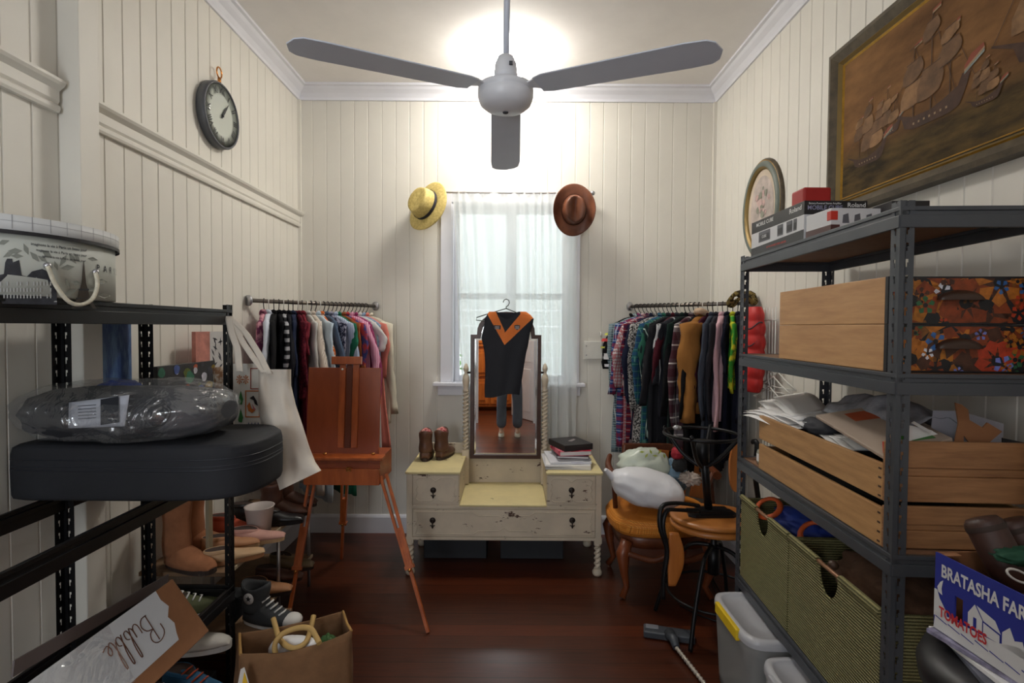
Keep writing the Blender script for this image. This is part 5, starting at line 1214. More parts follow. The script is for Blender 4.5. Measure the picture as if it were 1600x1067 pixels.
strokes = [[(-.45, .55), (-.42, .85), (-.1, 1.02), (.25, 1.02), (.42, .85), (.3, .62), (.05, .54), (.35, .48), (.5, .25), (.3, .02), (-.05, .0)], [(.06, .98), (.03, .5), (.0, .0)], [(.62, .42), (.62, .1), (.75, 0), (.92, .12), (.96, .42), (.96, .1), (1.08, 0)],
 [(1.08+x, y) for x, y in bl_s], [(1.56+x, y) for x, y in bl_s], [(1.95, .1), (2.15, .55), (2.2, 1), (2.1, .95), (2.08, .2), (2.18, .0), (2.3, .06), (2.5, .25), (2.42, .38), (2.28, .22), (2.38, .02), (2.66, .12)]]
for st_ in strokes: mb.tube(hand([Bc+dn*(.165+x*.062)+(Fc-Bc)*.40+yv*((y-.5)*.085)+nB*.0018 for x, y in st_]), .0015, 6); mb.part('handwriting', lab)
tape = mat('clear_tape', (200, 202, 206), .1)
mb = MB(clear); mb.add([face(u, v, .003) for u, v in ((.38, .0), (.72, .0), (.72, .8), (.42, .8))], [(0, 1, 2, 3)]); mb.part('tape', cb)
# flat boards behind the box
mb = MB(mat('flat_board_grey', (92, 84, 84), .5)); mb.bar(P(262, 905, 1.86), P(20, 1045, 1.15), .004, .035, up=(0, 0, 1)); mb.top('flat_folder', 'thin grey flat folder standing behind the cardboard box', 'folder')
mb = MB(fabric('maroon_cloth', (70, 34, 40))); a = P(40, 1035, 1.25); mb.blob((-1.30, 1.12, .56), (.11, .2, .05), 5, .2, 3); mb.top('maroon_cloth', 'dark maroon folded cloth on lowest black shelf behind cardboard box', 'cloth')

# ================================================================== SHOE RACK
rk = thing('shoe_rack', 'low wooden shoe rack along left wall behind the black shelf', 'shoe rack', (-1.38, 2.7, 0))
rack = mat('rack_board', (120, 92, 66), .6, var=.15, vs=20); redge = mat('rack_edge', (176, 160, 134), .5)
for z in (.19, .525):
    mb = MB(rack); mb.bev = .002; mb.box((-1.59, 2.2, z-.018), (-1.215, 3.15, z)); mb.use(redge); mb.box((-1.215, 2.2, z-.018), (-1.208, 3.15, z)); mb.part('rack_shelf', rk)
for y in (2.24, 2.72, 3.13):
    for x in (-1.225, -1.575): mb = MB(chrome); mb.tube([(x, y, 0), (x, y, .525)], .010, 8); mb.part('rack_post', rk)
mb = MB(mat('frame_strip', (140, 128, 104), .5)); a = P(322, 780, 2.3); mb.box((-1.36, 2.30, .53), (-1.345, 2.33, .93)); mb.top('picture_frame', 'narrow pale picture frame edge standing beside suede boots on the shoe rack', 'frame')
suede = mat('tan_suede', (148, 96, 64), .95, var=.15, vs=14, bmp=.3, bs=60); blackl = mat('black_leather', (24, 22, 24), .35); rubber = mat('white_rubber', (206, 204, 200), .5, var=.04)
a = P(283, 870, 2.28)
boot('suede_boot', 'tan suede boot at near end of the shoe rack, shaft seen through black shelf', (-1.46, 2.26, .527), R(-20), suede, bsole, .30, L=.27, W=.055)
boot('suede_boot', 'second tan suede boot tucked behind its twin by the left wall', (-1.50, 2.42, .527), R(10), suede, bsole, .30, L=.27, W=.055)
brown2 = mat('dark_brown_leather', (84, 50, 36), .45, var=.3, vs=10); pinkl = mat('pink_suede', (196, 150, 138), .8); tanl = mat('tan_leather', (176, 124, 84), .6, var=.1); orng = mat('orange_suede', (166, 66, 36), .8); cream = mat('cream_leather', (196, 160, 120), .6)
rows_ = [
 ('ballet_flat', 'pale pink flat shoe on top of the shoe rack', (-1.30, 2.50, .527), 15, pinkl, cream, .06),
 ('ballet_flat', 'tan flat shoe with pink lining behind the black shelf post', (-1.38, 2.40, .527), 25, tanl, cream, .06),
 ('suede_shoe', 'orange suede shoe at the back of the shoe rack top', (-1.46, 2.60, .527), 5, orng, bsole, .09),
 ('sandal', 'tan sandal with curved cream sole behind black shelf post', (-1.30, 2.28, .527), 30, cream, tanl, .05),
 ('ankle_boot', 'dark brown ankle boot on top of shoe rack near easel leg', (-1.32, 2.86, .527), 10, brown2, bsole, .19),
 ('ankle_boot', 'tall dark brown boot furthest along the shoe rack top', (-1.33, 3.02, .527), 5, brown2, bsole, .24),
 ('dress_shoe', 'black shoe on shoe rack top just before the brown boots', (-1.30, 2.74, .527), 12, blackl, blackl, .07),
 ('dress_shoe', 'black shoe on shoe rack top behind the white pot', (-1.45, 2.78, .527), 12, blackl, blackl, .09),
 ('loafer', 'tan loafer on the lower board of shoe rack', (-1.33, 2.66, .192), 8, tanl, bsole, .07),
 ('loafer', 'brown loafer beside the tan loafer on lower rack board', (-1.33, 2.80, .192), 8, brown2, bsole, .07),
 ('sandal', 'pale clear strapped sandal at far end of lower rack board', (-1.32, 2.94, .192), 5, mat('olive_leather', (120, 100, 72), .4), bsole, .08),
]
for nm, lb, loc, rz_, mu, ms, H in rows_: boot(nm, lb, loc, R(rz_), mu, ms, H, 'shoe' if 'boot' not in nm else 'boot', L=.25, W=.042)
mb = MB(mat('white_pot', (190, 178, 172), .6)); a = P(395, 812, 2.62); mb.at((-1.27, 2.61, .527)); mb.lathe([(.001, 0), (.05, 0), (.068, .14), (.072, .145), (.064, .145), (.046, .01), (.001, .01)], 24); mb.top('fabric_basket', 'small off white round basket on top of shoe rack', 'basket')
mb = MB(mat('clothes_bundle', (96, 62, 40), .9, var=.4, vs=14)); mb.blob((-1.36, 2.98, .62), (.15, .1, .09), 5, .25, 3); 
# canvas high-top with round star patch
ht_ = thing('high_top_sneaker', 'grey black canvas high top with round white star patch on shoe rack', 'shoe', (-1.20, 2.28, .2))
cv = mat('charcoal_canvas', (52, 54, 56), .9, bmp=.3, bs=90)
def hightop(name, label, loc, rz, cvm, tongue, star=True):
    r_ = boot(name, label, loc, rz, cvm, rubber, .17, 'shoe', L=.27, W=.05)
    T = Matrix.Translation(loc) @ Matrix.Rotation(rz, 4, 'Z')
    mb = MB(rubber); mb.T = T @ Matrix.Translation((0, 0, .0)); mb.blob((.17, 0, .03), (.045, .045, .028), 1, 0, 1, 18, 10); 
    for k in range(5): mb.tube([(.045+.02*k, .025, .105-.012*k), (.055+.02*k, 0, .112-.012*k), (.045+.02*k, -.025, .105-.012*k)], .004, 6)
    mb.part('toe_cap', r_)
    if star:
        mb = MB(mat('patch_white', (216, 216, 214), .5)); Tp = T @ MX((0, -.0495, .128), (1, 0, 0), (0, .0, 1)); mb.T = Tp; mb.lathe([(.024, 0), (.024, .002), (.001, .002)], 20)
        mb.poly([((.015 if k % 2 == 0 else .006)*sin(k*pi/5), (.015 if k % 2 == 0 else .006)*cos(k*pi/5), .0027) for k in range(10)], m=blk); mb.part('star_patch', r_)
    return r_
bpy.data.objects.remove(ht_)
q = P(381, 928, 2.20)
hightop('high_top_sneaker', 'charcoal canvas high top with round white star patch beside black post', (-1.105, 2.24, q.z-.145), R(-12), cv, rubber)
hightop('high_top_sneaker', 'second charcoal canvas high top behind the star patch one', (-1.22, 2.36, .192), R(-5), cv, rubber, False)
mb = MB(rack); mb.bev = .003; mb.box((-1.2, 2.165, 0), (-1.0, 2.36, q.z-.147)); 
mb.use(kraftd); mb.top('shoe_box', 'brown shoe box on floor under the star patch high top', 'box')
# trainers piled on the floor beneath the tilted carton
navy = mat('navy_mesh', (30, 34, 48), .8); teal = mat('teal_mesh', (34, 86, 120), .8); mag = mat('magenta_mesh', (176, 44, 92), .8); olive = mat('olive_mesh', (80, 84, 52), .8); sblk = mat('black_mesh', (30, 30, 34), .8); owh = mat('off_white_leather', (190, 186, 178), .5)
mb = MB(mat('dark_crate', (40, 38, 38), .7)); mb.bev = .004; mb.box((-1.50, 1.80, 0), (-1.20, 2.1, .17)); mb.top('crate', 'low dark crate on floor under black shelf carrying the sneakers', 'crate')
tr_ = [
 ('black sneaker with thick white sole under the cardboard box', (-1.30, 1.84, .172), 20, sblk, rubber),
 ('teal and orange running shoe lying under the cardboard box', (-1.27, 1.96, .172), -10, teal, rubber),
 ('off white sneaker with olive tongue near the black post', (-1.33, 2.03, .285), 12, owh, rubber),
 ('olive canvas shoe on top of the sneaker pile', (-1.37, 2.06, .40), 30, olive, rubber),
 ('bright magenta sneaker at the bottom of the pile by the black post', (-1.10, 1.66, .0), -15, mag, rubber),
 ('grey and white sneaker at the foot of the black post', (-1.06, 1.86, .0), -30, mat('grey_mesh', (96, 98, 100), .8), rubber)]
for lb, loc, rz_, mu, ms in tr_:
    r_ = boot('sneaker', lb, loc, R(rz_), mu, ms, .09, 'shoe', L=.27, W=.048)
    T = Matrix.Translation(loc) @ Matrix.Rotation(R(rz_), 4, 'Z'); mb = MB(orng if mu is teal else rubber); mb.T = T
    for k in range(4): mb.tube([(.04+.022*k, .028, .094-.011*k), (.05+.022*k, 0, .104-.011*k), (.04+.022*k, -.028, .094-.011*k)], .0035, 6)
    mb.part('laces', r_)
mb = MB(mat('leaflet_white', (226, 222, 214), .4)); T = MX(P(382, 1062, 1.80), (1, .3, 0), (0, 0, 1)); mb.T = T; mb.add([(-.045, -.14, 0), (.045, -.14, 0), (.0, .045, 0), (-.012, .04, 0)], [(0, 1, 2, 3)]); mb.use(mat('leaflet_yellow', (236, 190, 50), .4)); mb.add([(-.03, -.14, .001), (.04, -.14, .001), (.0, .03, .001)], [(0, 1, 2)]); mb.use(mat('leaflet_red', (206, 60, 36), .4)); mb.add([(-.01, -.14, .002), (.02, -.14, .002), (.0, -.01, .002)], [(0, 1, 2)])
o = mb.top('leaflet', 'yellow and red printed leaflet sticking up left of jute bag', 'leaflet'); solid(o, .001)

# ================================================================== RIGHT SHELF THINGS  (RM frame: x into shelf, y along from near end)
def rbox(mb, a, b_): return mb.box(a, b_)
def RMT(mb): mb.T = RM.copy(); return mb
# boxed amplifier on top
z = 1.9015; by0, by1, bx0, bx1, bh_ = .56, .98, .03, .255, .148
white = mat('carton_white', (206, 206, 208), .4, var=.02); cblk = mat('carton_black', (34, 32, 34), .4, var=.03); cred = mat('carton_maroon', (72, 34, 32), .4)
T2 = RM @ Matrix.Translation((bx0, by0, z)) @ Matrix.Rotation(R(3), 4, 'Z')
W_, L_ = .23, .42
amp = thing('amplifier_box', 'printed black and white amplifier carton on top of grey shelving', 'box', T2 @ Vector((W_/2, L_/2, 0)))
mb = MB(white); mb.bev = .001; mb.T = T2; mb.box((0, 0, 0), (W_, L_, bh_-.05)); mb.use(cblk); mb.box((0, 0, bh_-.05), (W_, L_, bh_)); mb.part('carton', amp)
# left face: local viewer looks +x ; right = -y
lf = lambda y, zz: T2 @ MX((-.0008, y, zz), (0, -1, 0), (0, 0, 1))
ff = lambda x, zz: T2 @ MX((x, -.0008, zz), (1, 0, 0), (0, 0, 1))
wht = mat('print_white', (222, 222, 222), .5, var=0); prd = mat('print_red', (196, 50, 34), .5, var=0); pgr = mat('print_grey', (90, 90, 96), .5, var=0)
mb = MB(cblk); mb.T = lf(0, 0); mb.T = T2
mb.add([(-.0006, 0, 0), (-.0006, L_, 0), (-.0006, L_, .034), (-.0006, 0, .044)], [(0, 1, 2, 3)]); 
mb.T = Matrix.Identity(4)
mb.text('Roland', .026, lf(.06, bh_-.02), wht, 1.2); mb.text('MOBILE CUBE', .022, lf(.30, bh_-.02), wht, 1.1); mb.text('BATTERY-POWERED STEREO AMPLIFIER', .011, lf(.2, .02) @ Matrix.Translation((0, 0, .0008)), prd, .8)
# pictures of the product on the white band
for yy, w_ in ((.30, .05), (.17, .022), (.10, .022), (.06, .012)):
    mb.T = lf(yy, .072); mb.use(pgr); mb.add([(-w_, -.022, 0), (w_, -.022, 0), (w_, .022, 0), (-w_, .022, 0)], [(0, 1, 2, 3)]); mb.use(cblk); mb.add([(-w_*.8, -.016, .0004), (w_*.8, -.016, .0004), (w_*.8, .008, .0004), (-w_*.8, .008, .0004)], [(0, 1, 2, 3)])
mb.T = Matrix.Identity(4); mb.text('CUBE', .016, lf(.30, .07) @ Matrix.Translation((0, 0, .001)), wht)
mb.text('MOBILE CUBE', .022, ff(.075, bh_-.026), mat('print_lilac', (150, 150, 180), .5, var=0), .95); mb.text('Battery-Powered Stereo Amplifier', .0095, ff(.075, bh_-.010), wht, .9); mb.text('Roland', .022, ff(.19, bh_-.016), wht, 1.1)
mb.T = ff(.03, .07); mb.use(pgr); mb.add([(-.02, -.03, 0), (.03, 0, 0), (.02, .03, 0), (-.015, .02, 0)], [(0, 1, 2, 3)])
mb.part('print', amp)
mb = MB(white); mb.bev = .001; mb.T = RM @ Matrix.Translation((.04, .40, z)) @ Matrix.Rotation(R(5), 4, 'Z'); mb.box((0, 0, 0), (.17, .14, .085)); mb.use(cred); mb.box((-.001, -.001, .0), (.03, .141, .03)); mb.use(prd); mb.box((-.002, -.002, .045), (.022, .02, .075))
T3 = mb.T.copy(); mb.use(pgr)
for k in range(3): mb.T = T3 @ MX((.05+.04*k, -.001, .05), (1, 0, 0), (0, 0, 1)); mb.add([(-.012, -.015, 0), (.012, -.015, 0), (.008, .018, 0), (-.01, .012, 0)], [(0, 1, 2, 3)])
mb.top('small_carton', 'small white carton with red corner in front of the amplifier carton', 'box')
mb = MB(cblk); mb.bev = .001; mb.T = RM @ Matrix.Translation((.215, .37, z)); mb.box((0, 0, 0), (.12, .1, .1)); mb.top('black_case', 'small black case beside the white carton on top of grey shelving', 'box')
mb = MB(mat('red_tin', (166, 34, 30), .6)); mb.bev = .008; mb.T = T2 @ Matrix.Translation((.03, .06, bh_+.001)); mb.box((0, 0, 0), (.105, .09, .065)); o = mb.top('red_pouch', 'red zip pouch on top of the amplifier carton', 'pouch')
k = MB(iron); k.T = T2 @ Matrix.Translation((.137, .08, bh_+.03)); k.cbox((-.002, -.001, 0), (.008, .006, .008)); k.part('zip_pull', o)

# painted drawers on second level
pine = wood('pine_drawer', (176, 130, 84), (204, 158, 108), (3, 1, 10), 4, .5, bmp=.03)
paints = [(160, 98, 24), (124, 54, 20), (44, 96, 60), (206, 206, 214), (46, 92, 150), (120, 74, 26), (170, 100, 30), (170, 56, 26), (110, 120, 190), (70, 40, 26)]
def flower(mb, x, zz, r, c, n_, k):
    mb.use(mat('oil_paint_%d_%d_%d' % c, c, .5, var=.3, vs=40, bmp=.4, bs=60)); e = .0006+.00005*k
    for i in range(n_):
        a = i*2*pi/n_+k; pts = [(x+r*.25*cos(a), zz+r*.25*sin(a)), (x+r*.8*cos(a-.38), zz+r*.8*sin(a-.38)), (x+r*cos(a), zz+r*sin(a)), (x+r*.8*cos(a+.38), zz+r*.8*sin(a+.38))]
        mb.add([(max(.004, min(.366, p[0])), -e, max(.004, min(.124, p[1]))) for p in pts], [(0, 1, 2, 3)])
    mb.use(blk); mb.add([(max(.004, min(.366, x+r*.25*cos(2*pi*i/8))), -e-.0002, max(.004, min(.124, zz+r*.25*sin(2*pi*i/8)))) for i in range(8)], [list(range(8))])
for lv in (0, 1):
    T4 = RM @ Matrix.Translation((.012, .06, 1.4655+lv*.130))
    d_ = thing('painted_drawer', ['lower pine drawer with painted floral front on second shelf', 'upper pine drawer with painted floral front stacked on its twin'][lv], 'drawer', T4 @ Vector((.18, .3, 0)))
    mb = MB(pine); mb.bev = .002; mb.T = T4; mb.box((0, .012, 0), (.012, .64, .129)); mb.box((.358, .012, 0), (.37, .64, .129)); mb.box((.012, .628, 0), (.358, .64, .129)); mb.box((.012, .012, .004), (.358, .628, .01)); mb.part('drawer_box', d_)
    mb = MB(mat('black_ground_paint', (26, 26, 30), .5)); mb.T = T4; mb.box((0, 0, 0), (.37, .012, .129)); random.seed(20+lv)
    for k in range(30):
        big = k < 13; flower(mb, (k*.618 % 1)*.36 if big else random.uniform(.01, .36), random.uniform(.0, .13), random.uniform(.06, .085) if big else random.uniform(.014, .028), paints[random.choice([0, 1, 5, 6, 7, 1, 5, 9])] if big else random.choice(paints), random.choice([7, 9, 11]) if big else 5, k)
    fr_ = mb.part('painted_front', d_)
    k = MB(mat('cup_pull', (56, 34, 22), .35)); k.T = T4 @ Matrix.Translation((.185, -.002, .065)); k.grid(lambda u, v: (.06*cos(u*pi), -.022*sin(v*pi/2)*sin(u*pi)**.5, .028*sin(u*pi)*cos(v*pi/2)), 16, 8); k.part('cup_pull', fr_)

# wooden trays on third level
tw_ = wood('tray_wood', (120, 82, 52), (170, 122, 80), (1.2, 2, 14), 4, .5, bmp=.05); tws = wood('tray_wood_light', (158, 116, 72), (190, 146, 96), (5, 1.3, 12), 4, .5, bmp=.03); ORD = ['lowest', 'second lowest', 'third lowest', 'fourth from the bottom', 'fifth from the bottom', 'fourth from the top', 'third from the top', 'second from the top', 'topmost']; tin_ = mat('tray_lining', (22, 20, 20), .9)
def tray(label, ox, oy, oz, L, W, H, rz=0, rx=0, fh=.12):
    T = RM @ Matrix.Translation((ox, oy, oz)) @ Matrix.Rotation(rz, 4, 'Z') @ Matrix.Rotation(rx, 4, 'X')
    t = thing('wooden_tray', label, 'tray', T @ Vector((W/2, L/2, 0)))
    mb = MB(tws); mb.bev = .002; mb.T = T; mb.box((0, 0, 0), (.014, L, H)); mb.part('side_panel', t); mb = MB(tws); mb.bev = .002; mb.T = T; mb.box((W-.014, 0, 0), (W, L, H)); mb.part('side_panel', t)
    mb = MB(tw_); mb.bev = .003; mb.T = T; f = fh; mb.box((.0, -.012, 0), (W, .0, f*.42)); mb.box((.0, -.008, f*.42), (W, .0, f*.56)); mb.box((.0, -.012, f*.56), (W, .0, f)); mb.box((.014, 0, 0), (W-.014, .012, H)); mb.part('front_panel', t)
    mb = MB(tw_); mb.bev = .002; mb.T = T; mb.box((.014, L-.014, 0), (W-.014, L, H*.9)); mb.part('back_panel', t)
    mb = MB(tin_); mb.T = T; mb.box((.014, .016, .003), (W-.014, L-.014, .009)); mb.part('base_lining', t); 
    mb = MB(mat('joint_dark', (60, 40, 28), .6)); mb.T = T
    for k in range(4): mb.box((-.0008, .004, H*(.08+.25*k)), (.0, .016, H*(.13+.25*k)))
    mb.part('finger_joint', t)
    return T
zs = .9865
T5 = tray('lower wooden tray with dark lining on the third shelf', .006, .055, zs, .80, .39, .105, fh=.116)
mb = MB(tin_); mb.T = T5; mb.blob((.19, .42, .085), (.165, .36, .035), 8, .1, 2); mb.top('black_portfolio', 'black folded portfolio in the lower wooden tray', 'folder')
T6 = tray('upper wooden tray heaped with papers on the third shelf', .004, .052, zs+.128, .80, .385, .10, R(0), R(0), fh=.165)
random.seed(31)
def sheet(label, px, py, d, ax, ay, w_, h_, m, name='paper_sheet', cat='paper', t=.002, curl=.0, group=None):
    c = P(px, py, d); T = MX(c, ax, Vector(ay)-Vector(ax).normalized()*Vector(ay).dot(Vector(ax).normalized()))
    mb = MB(m); mb.T = T; mb.grid(lambda u, v: ((u-.5)*w_, (v-.5)*h_, curl*(4*(u-.5)**2)), 8, 8); o = mb.top(name, label, cat, group); solid(o, t); return mb, o, T
zt3 = zs+.128+.095
for k in range(9):
    ya = .66+.05*(k % 3); c = RM @ Vector((.085+.012*k, ya+.11, zt3+.0+.007*k)); mb = MB(pap); mb.T = MX(c, (-.15+.05*k, 1, -.06+.02*k), (.95, .15, .12)); mb.grid(lambda u, v: ((u-.5)*.36, (v-.5)*.17, .012*sin(u*5+k)), 8, 4); o = mb.top('paper_sheet', '%s white paper sheet fanned over far end of the upper tray' % ORD[k], 'paper', 'papers fanned at far end of upper tray'); solid(o, .0012)
mb = MB(mat('teal_folder', (70, 120, 126), .5)); mb.T = MX(RM @ Vector((.2, .72, zt3+.012)), (.1, 1, .02), (1, -.1, .1)); mb.box((-.12, -.08, 0), (.12, .08, .003)); mb.top('teal_folder', 'teal folder tip behind the fanned papers', 'folder')
mb = MB(tin_); mb.T = RM @ Matrix.Translation((.25, .5, zt3-.012)) @ Matrix.Rotation(R(-8), 4, 'Y'); mb.bev = .004; mb.prism([(-.13, -.2), (.12, -.22), (.13, .16), (.08, .22), (-.1, .2), (-.14, .12)], 0, .02); mb.use(redge); mb.prism([(-.14, .12), (-.1, .2), (-.1, .205), (-.145, .125)], -.002, .022); mb.top('guitar_bag', 'black padded lid with tan edge in the upper tray', 'case')
mb = MB(mat('grey_cloth', (66, 66, 70), .9)); mb.T = RM.copy(); mb.blob((.1, .56, zt3+.01), (.05, .07, .035), 3, .2, 3); mb.top('grey_cloth', 'dark grey cloth beside the papers in upper tray', 'cloth')
for k in range(5):
    c = RM @ Vector((.12+.01*k, .42-.02*k, zt3-.012+.007*k)); mb = MB(pap); mb.T = MX(c, (.25, 1, -.0-.01*k), (1, -.25, .06)); mb.grid(lambda u, v: ((u-.5)*.26, (v-.5)*.12, .006*sin(u*6+k)), 6, 4); o = mb.top('paper_sheet', '%s white paper slipping under the printed paper bag in upper tray' % ORD[k], 'paper', 'papers under the printed paper bag'); solid(o, .0012)
# printed paper bag
buff = mat('buff_paper', (168, 150, 134), .7, var=.04)
pb_ = thing('paper_bag', 'folded buff paper bag with red and green print on upper tray', 'bag', RM @ Vector((.15, .25, zt3)))
bt = RM @ Matrix.Translation((.015, .06, zt3+.012)) @ Matrix.Rotation(R(-14), 4, 'Y') @ Matrix.Rotation(R(6), 4, 'X')
mb = MB(buff); mb.T = bt; mb.bev = .003; mb.prism([(0, 0), (.20, .02), (.24, .36), (.03, .40)], 0, .012); mb.part('bag_body', pb_)
for pts, m_ in (([(.09, .27), (.17, .25), (.16, .34), (.10, .35)], mat('print_orange', (176, 84, 50), .5, var=0)), ([(.14, .12), (.18, .08), (.17, .04), (.12, .05), (.09, .09)], mat('print_leaf', (50, 110, 36), .5, var=0)), ([(.15, .2), (.21, .2), (.22, .28), (.16, .26)], mat('print_wine', (110, 46, 50), .5, var=0)), ([(.01, .02), (.055, .09), (.075, .01)], prd)):
    mb = MB(m_); mb.T = bt; mb.add([(x, y, .0128) for x, y in pts], [list(range(len(pts)))]); mb.part('printed_mark', pb_)
mb = MB(wht); mb.text('3', .022, bt @ MX((.05, .035, .0132), (.2, -1, 0), (1, .2, 0)), wht); mb.part('print', pb_)
film2 = mat('grey_bubble_wrap', (150, 152, 160), .25, var=.2, vs=20, bmp=.6, bs=60)
mb = MB(film2); mb.T = RM.copy(); mb.grid(lambda u, v: (.14+.2*u, .62-.45*v, zt3+.06+.09*sin(u*pi)*(1-.7*abs(v-.5))+.02*noise.noise(Vector((u*5, v*5, 0)))), 24, 24); o = mb.top('bubble_wrap', 'grey translucent bubble wrap sheet peaking above the upper tray', 'wrap'); solid(o, .002)
# papers and cardboard cut outs at near end
greyp = mat('grey_paper', (176, 176, 188), .6, var=.03)
def near_sheet(name, label, pts, d, m, t=.002, cat='paper', tilt=0):
    mb = MB(m); mb.add([P(x, y, d+tilt*(850-y)*.001) for x, y in pts], [list(range(len(pts)))]); o = mb.top(name, label, cat); solid(o, t); return o
near_sheet('paper_sheet', 'pale grey sheet of paper behind the cardboard letter shape', [(1458, 641), (1500, 642), (1568, 662), (1566, 695), (1452, 698)], 1.52, greyp)
near_sheet('paper_sheet', 'white crumpled paper left of the cardboard letter shape', [(1420, 664), (1455, 672), (1500, 700), (1420, 700)], 1.47, pap)
near_sheet('ruler', 'thin white ruler sloping into the upper tray near post', [(1424, 661), (1428, 658), (1456, 674), (1453, 677)], 1.46, rubber, cat='ruler')
near_sheet('cardboard_cutout', 'brown cardboard letter cut-out standing in upper tray', [(1492, 629), (1502, 632), (1512, 640), (1514, 656), (1535, 668), (1542, 660), (1565, 674), (1538, 697), (1518, 697), (1505, 680), (1505, 697), (1490, 697), (1497, 662)], 1.43, kraft, .004, 'cardboard')
near_sheet('black_sheet', 'black card at the right end of the upper tray', [(1566, 684), (1640, 700), (1640, 712), (1566, 698)], 1.44, blk, .004, 'card')
# glass jar far end
mb = MB(mat('jar_glass', (150, 146, 130), .1, var=0)); c = RM @ Vector((.06, .93, zs)); mb.at(c); mb.lathe([(.001, 0), (.028, 0), (.03, .01), (.03, .05), (.026, .06), (.001, .06)], 20); o = mb.top('glass_jar', 'small glass jar at far end of third shelf beside lower tray', 'jar'); k = MB(pap); k.at(c); k.lathe([(.0306, .012), (.0306, .045)], 20, caps=False); k.part('label', o)

# green woven baskets on the lowest shelf
weave, nt, b = base('green_weave', .75)
tc = nt.new('ShaderNodeTexCoord'); wv = nt.new('ShaderNodeTexWave', wave_type='BANDS', bands_direction='Z'); wv.inputs['Scale'].default_value = 34; wv.inputs['Distortion'].default_value = 1.2; wv.inputs['Detail Scale'].default_value = 6
nt.link(tc.outputs['Object'], wv.inputs[0]); cr = nt.new('ShaderNodeValToRGB'); cr.color_ramp.elements[0].color = lin((78, 76, 42)); cr.color_ramp.elements[1].color = lin((152, 144, 96)); nt.link(wv.outputs['Fac'], cr.inputs[0]); nt.link(cr.outputs[0], b.inputs['Base Color'])
bp = nt.new('ShaderNodeBump'); bp.inputs['Distance'].default_value = .004; nt.link(wv.outputs['Fac'], bp.inputs['Height']); nt.link(bp.outputs[0], b.inputs['Normal'])
copper = mat('basket_rod', (150, 108, 78), .4, .3, var=.1)
def basket(label, y0_, y1_, H=.36, W=.36):
    T = RM @ Matrix.Translation((.004, 0, .4415)); t = thing('woven_basket', label, 'basket', T @ Vector((W/2, (y0_+y1_)/2, 0)))
    c = (y0_+y1_)/2; L = y1_-y0_; r = .055; n_ = 14
    arc = [(c+r*cos(pi+pi*i/n_)*1.0, H-.012+(.075)*sin(pi+pi*i/n_)) for i in range(n_+1)]
    pts = [(y0_, 0), (y1_, 0), (y1_, H-.012)]+[(y, z_) for y, z_ in arc[::-1]]+[(y0_, H-.012)]
    mb = MB(weave); mb.T = T
    N_ = len(pts); 
    # front panel with hand hole: left strip, right strip, fan beneath
    def strip(a, b_, za, zb): mb.box((0, a, za), (.006, b_, zb))
    strip(y0_, c-r, 0, H); strip(c+r, y1_, 0, H)
    for i in range(n_):
        ya, za = arc[i]; yb, zb2 = arc[i+1]
        v = [(x, y, z_) for x in (0, .006) for y, z_ in ((ya, 0), (yb, 0), (yb, zb2), (ya, za))]
        mb.add(v, [(0, 1, 2, 3), (7, 6, 5, 4), (3, 2, 6, 7)])
    mb.box((W-.006, y0_, 0), (W, y1_, H)); mb.box((.006, y0_, 0), (W-.006, y0_+.006, H)); mb.box((.006, y1_-.006, 0), (W-.006, y1_, H)); mb.box((.006, y0_+.006, 0), (W-.006, y1_-.006, .006)); mb.part('basket_body', t)
    mb = MB(copper); mb.T = T; mb.tube([(.003, y0_+.01, H+.004), (.003, y1_-.01, H+.004)], .007, 8); mb.part('rod', t)
    for ya, yb in ((y0_, c-r-.01), (c+r+.01, y1_)): mb = MB(weave); mb.T = T; mb.tube([(.003, ya, H+.004), (.003, yb, H+.004)], .012, 8); mb.part('rolled_rim', t)
    return T
basket('far green woven basket holding blue and orange cloth', .575, 1.03)
basket('near green woven basket holding a brown jumper', .045, .565)
mb = MB(mat('blue_nylon', (38, 62, 150), .6, var=.1)); mb.T = RM.copy(); mb.blob((.19, .80, .76), (.115, .165, .06), 3, .3, 3, 40, 24); mb.top('blue_cloth', 'blue nylon bag heaped in the far green basket', 'bag')
for k, (x, y) in enumerate(((.05, .9), (.1, .62))):
    mb = MB(mat('orange_strap', (206, 88, 36), .6)); mb.T = RM.copy(); mb.tube([(x+.045*cos(a)+.02, y+.05*sin(a), .80+.03*sin(a+1)) for a in [i*2*pi/18 for i in range(18 if k == 0 else 10)]], .008, 6, k == 0, sx=1.6); mb.top('orange_strap', ['orange strap loop hanging at far end of the far green basket', 'orange strap lying across the near edge of blue nylon bag'][k], 'strap')
mb = MB(mat('brown_knit', (94, 66, 48), .95, var=.2, vs=30, bmp=.6, bs=80)); mb.T = RM.copy(); mb.blob((.2, .30, .75), (.13, .19, .075), 5, .15, 2.5, 40, 24, pw=.8); mb.top('brown_jumper', 'brown knitted jumper heaped in the near green basket', 'jumper')
mb = MB(mat('wooden_bead', (84, 62, 48), .5)); mb.T = RM.copy(); mb.blob((.05, .36, .795), (.016, .016, .016), 1, 0); mb.top('wooden_bead', 'dark round toggle at the hand hole of the near basket', 'toggle')
for k, (a0, a1, lb) in enumerate((((.33, .62), (.36, .98), ''),)):
    mb = MB(mat('white_carton', (186, 184, 184), .6)); mb.T = RM.copy(); mb.bev = .002; mb.box((.368, .5, .4415), (.384, 1.0, .86)); mb.top('white_board', 'white flat carton standing behind the baskets on lowest shelf', 'carton')

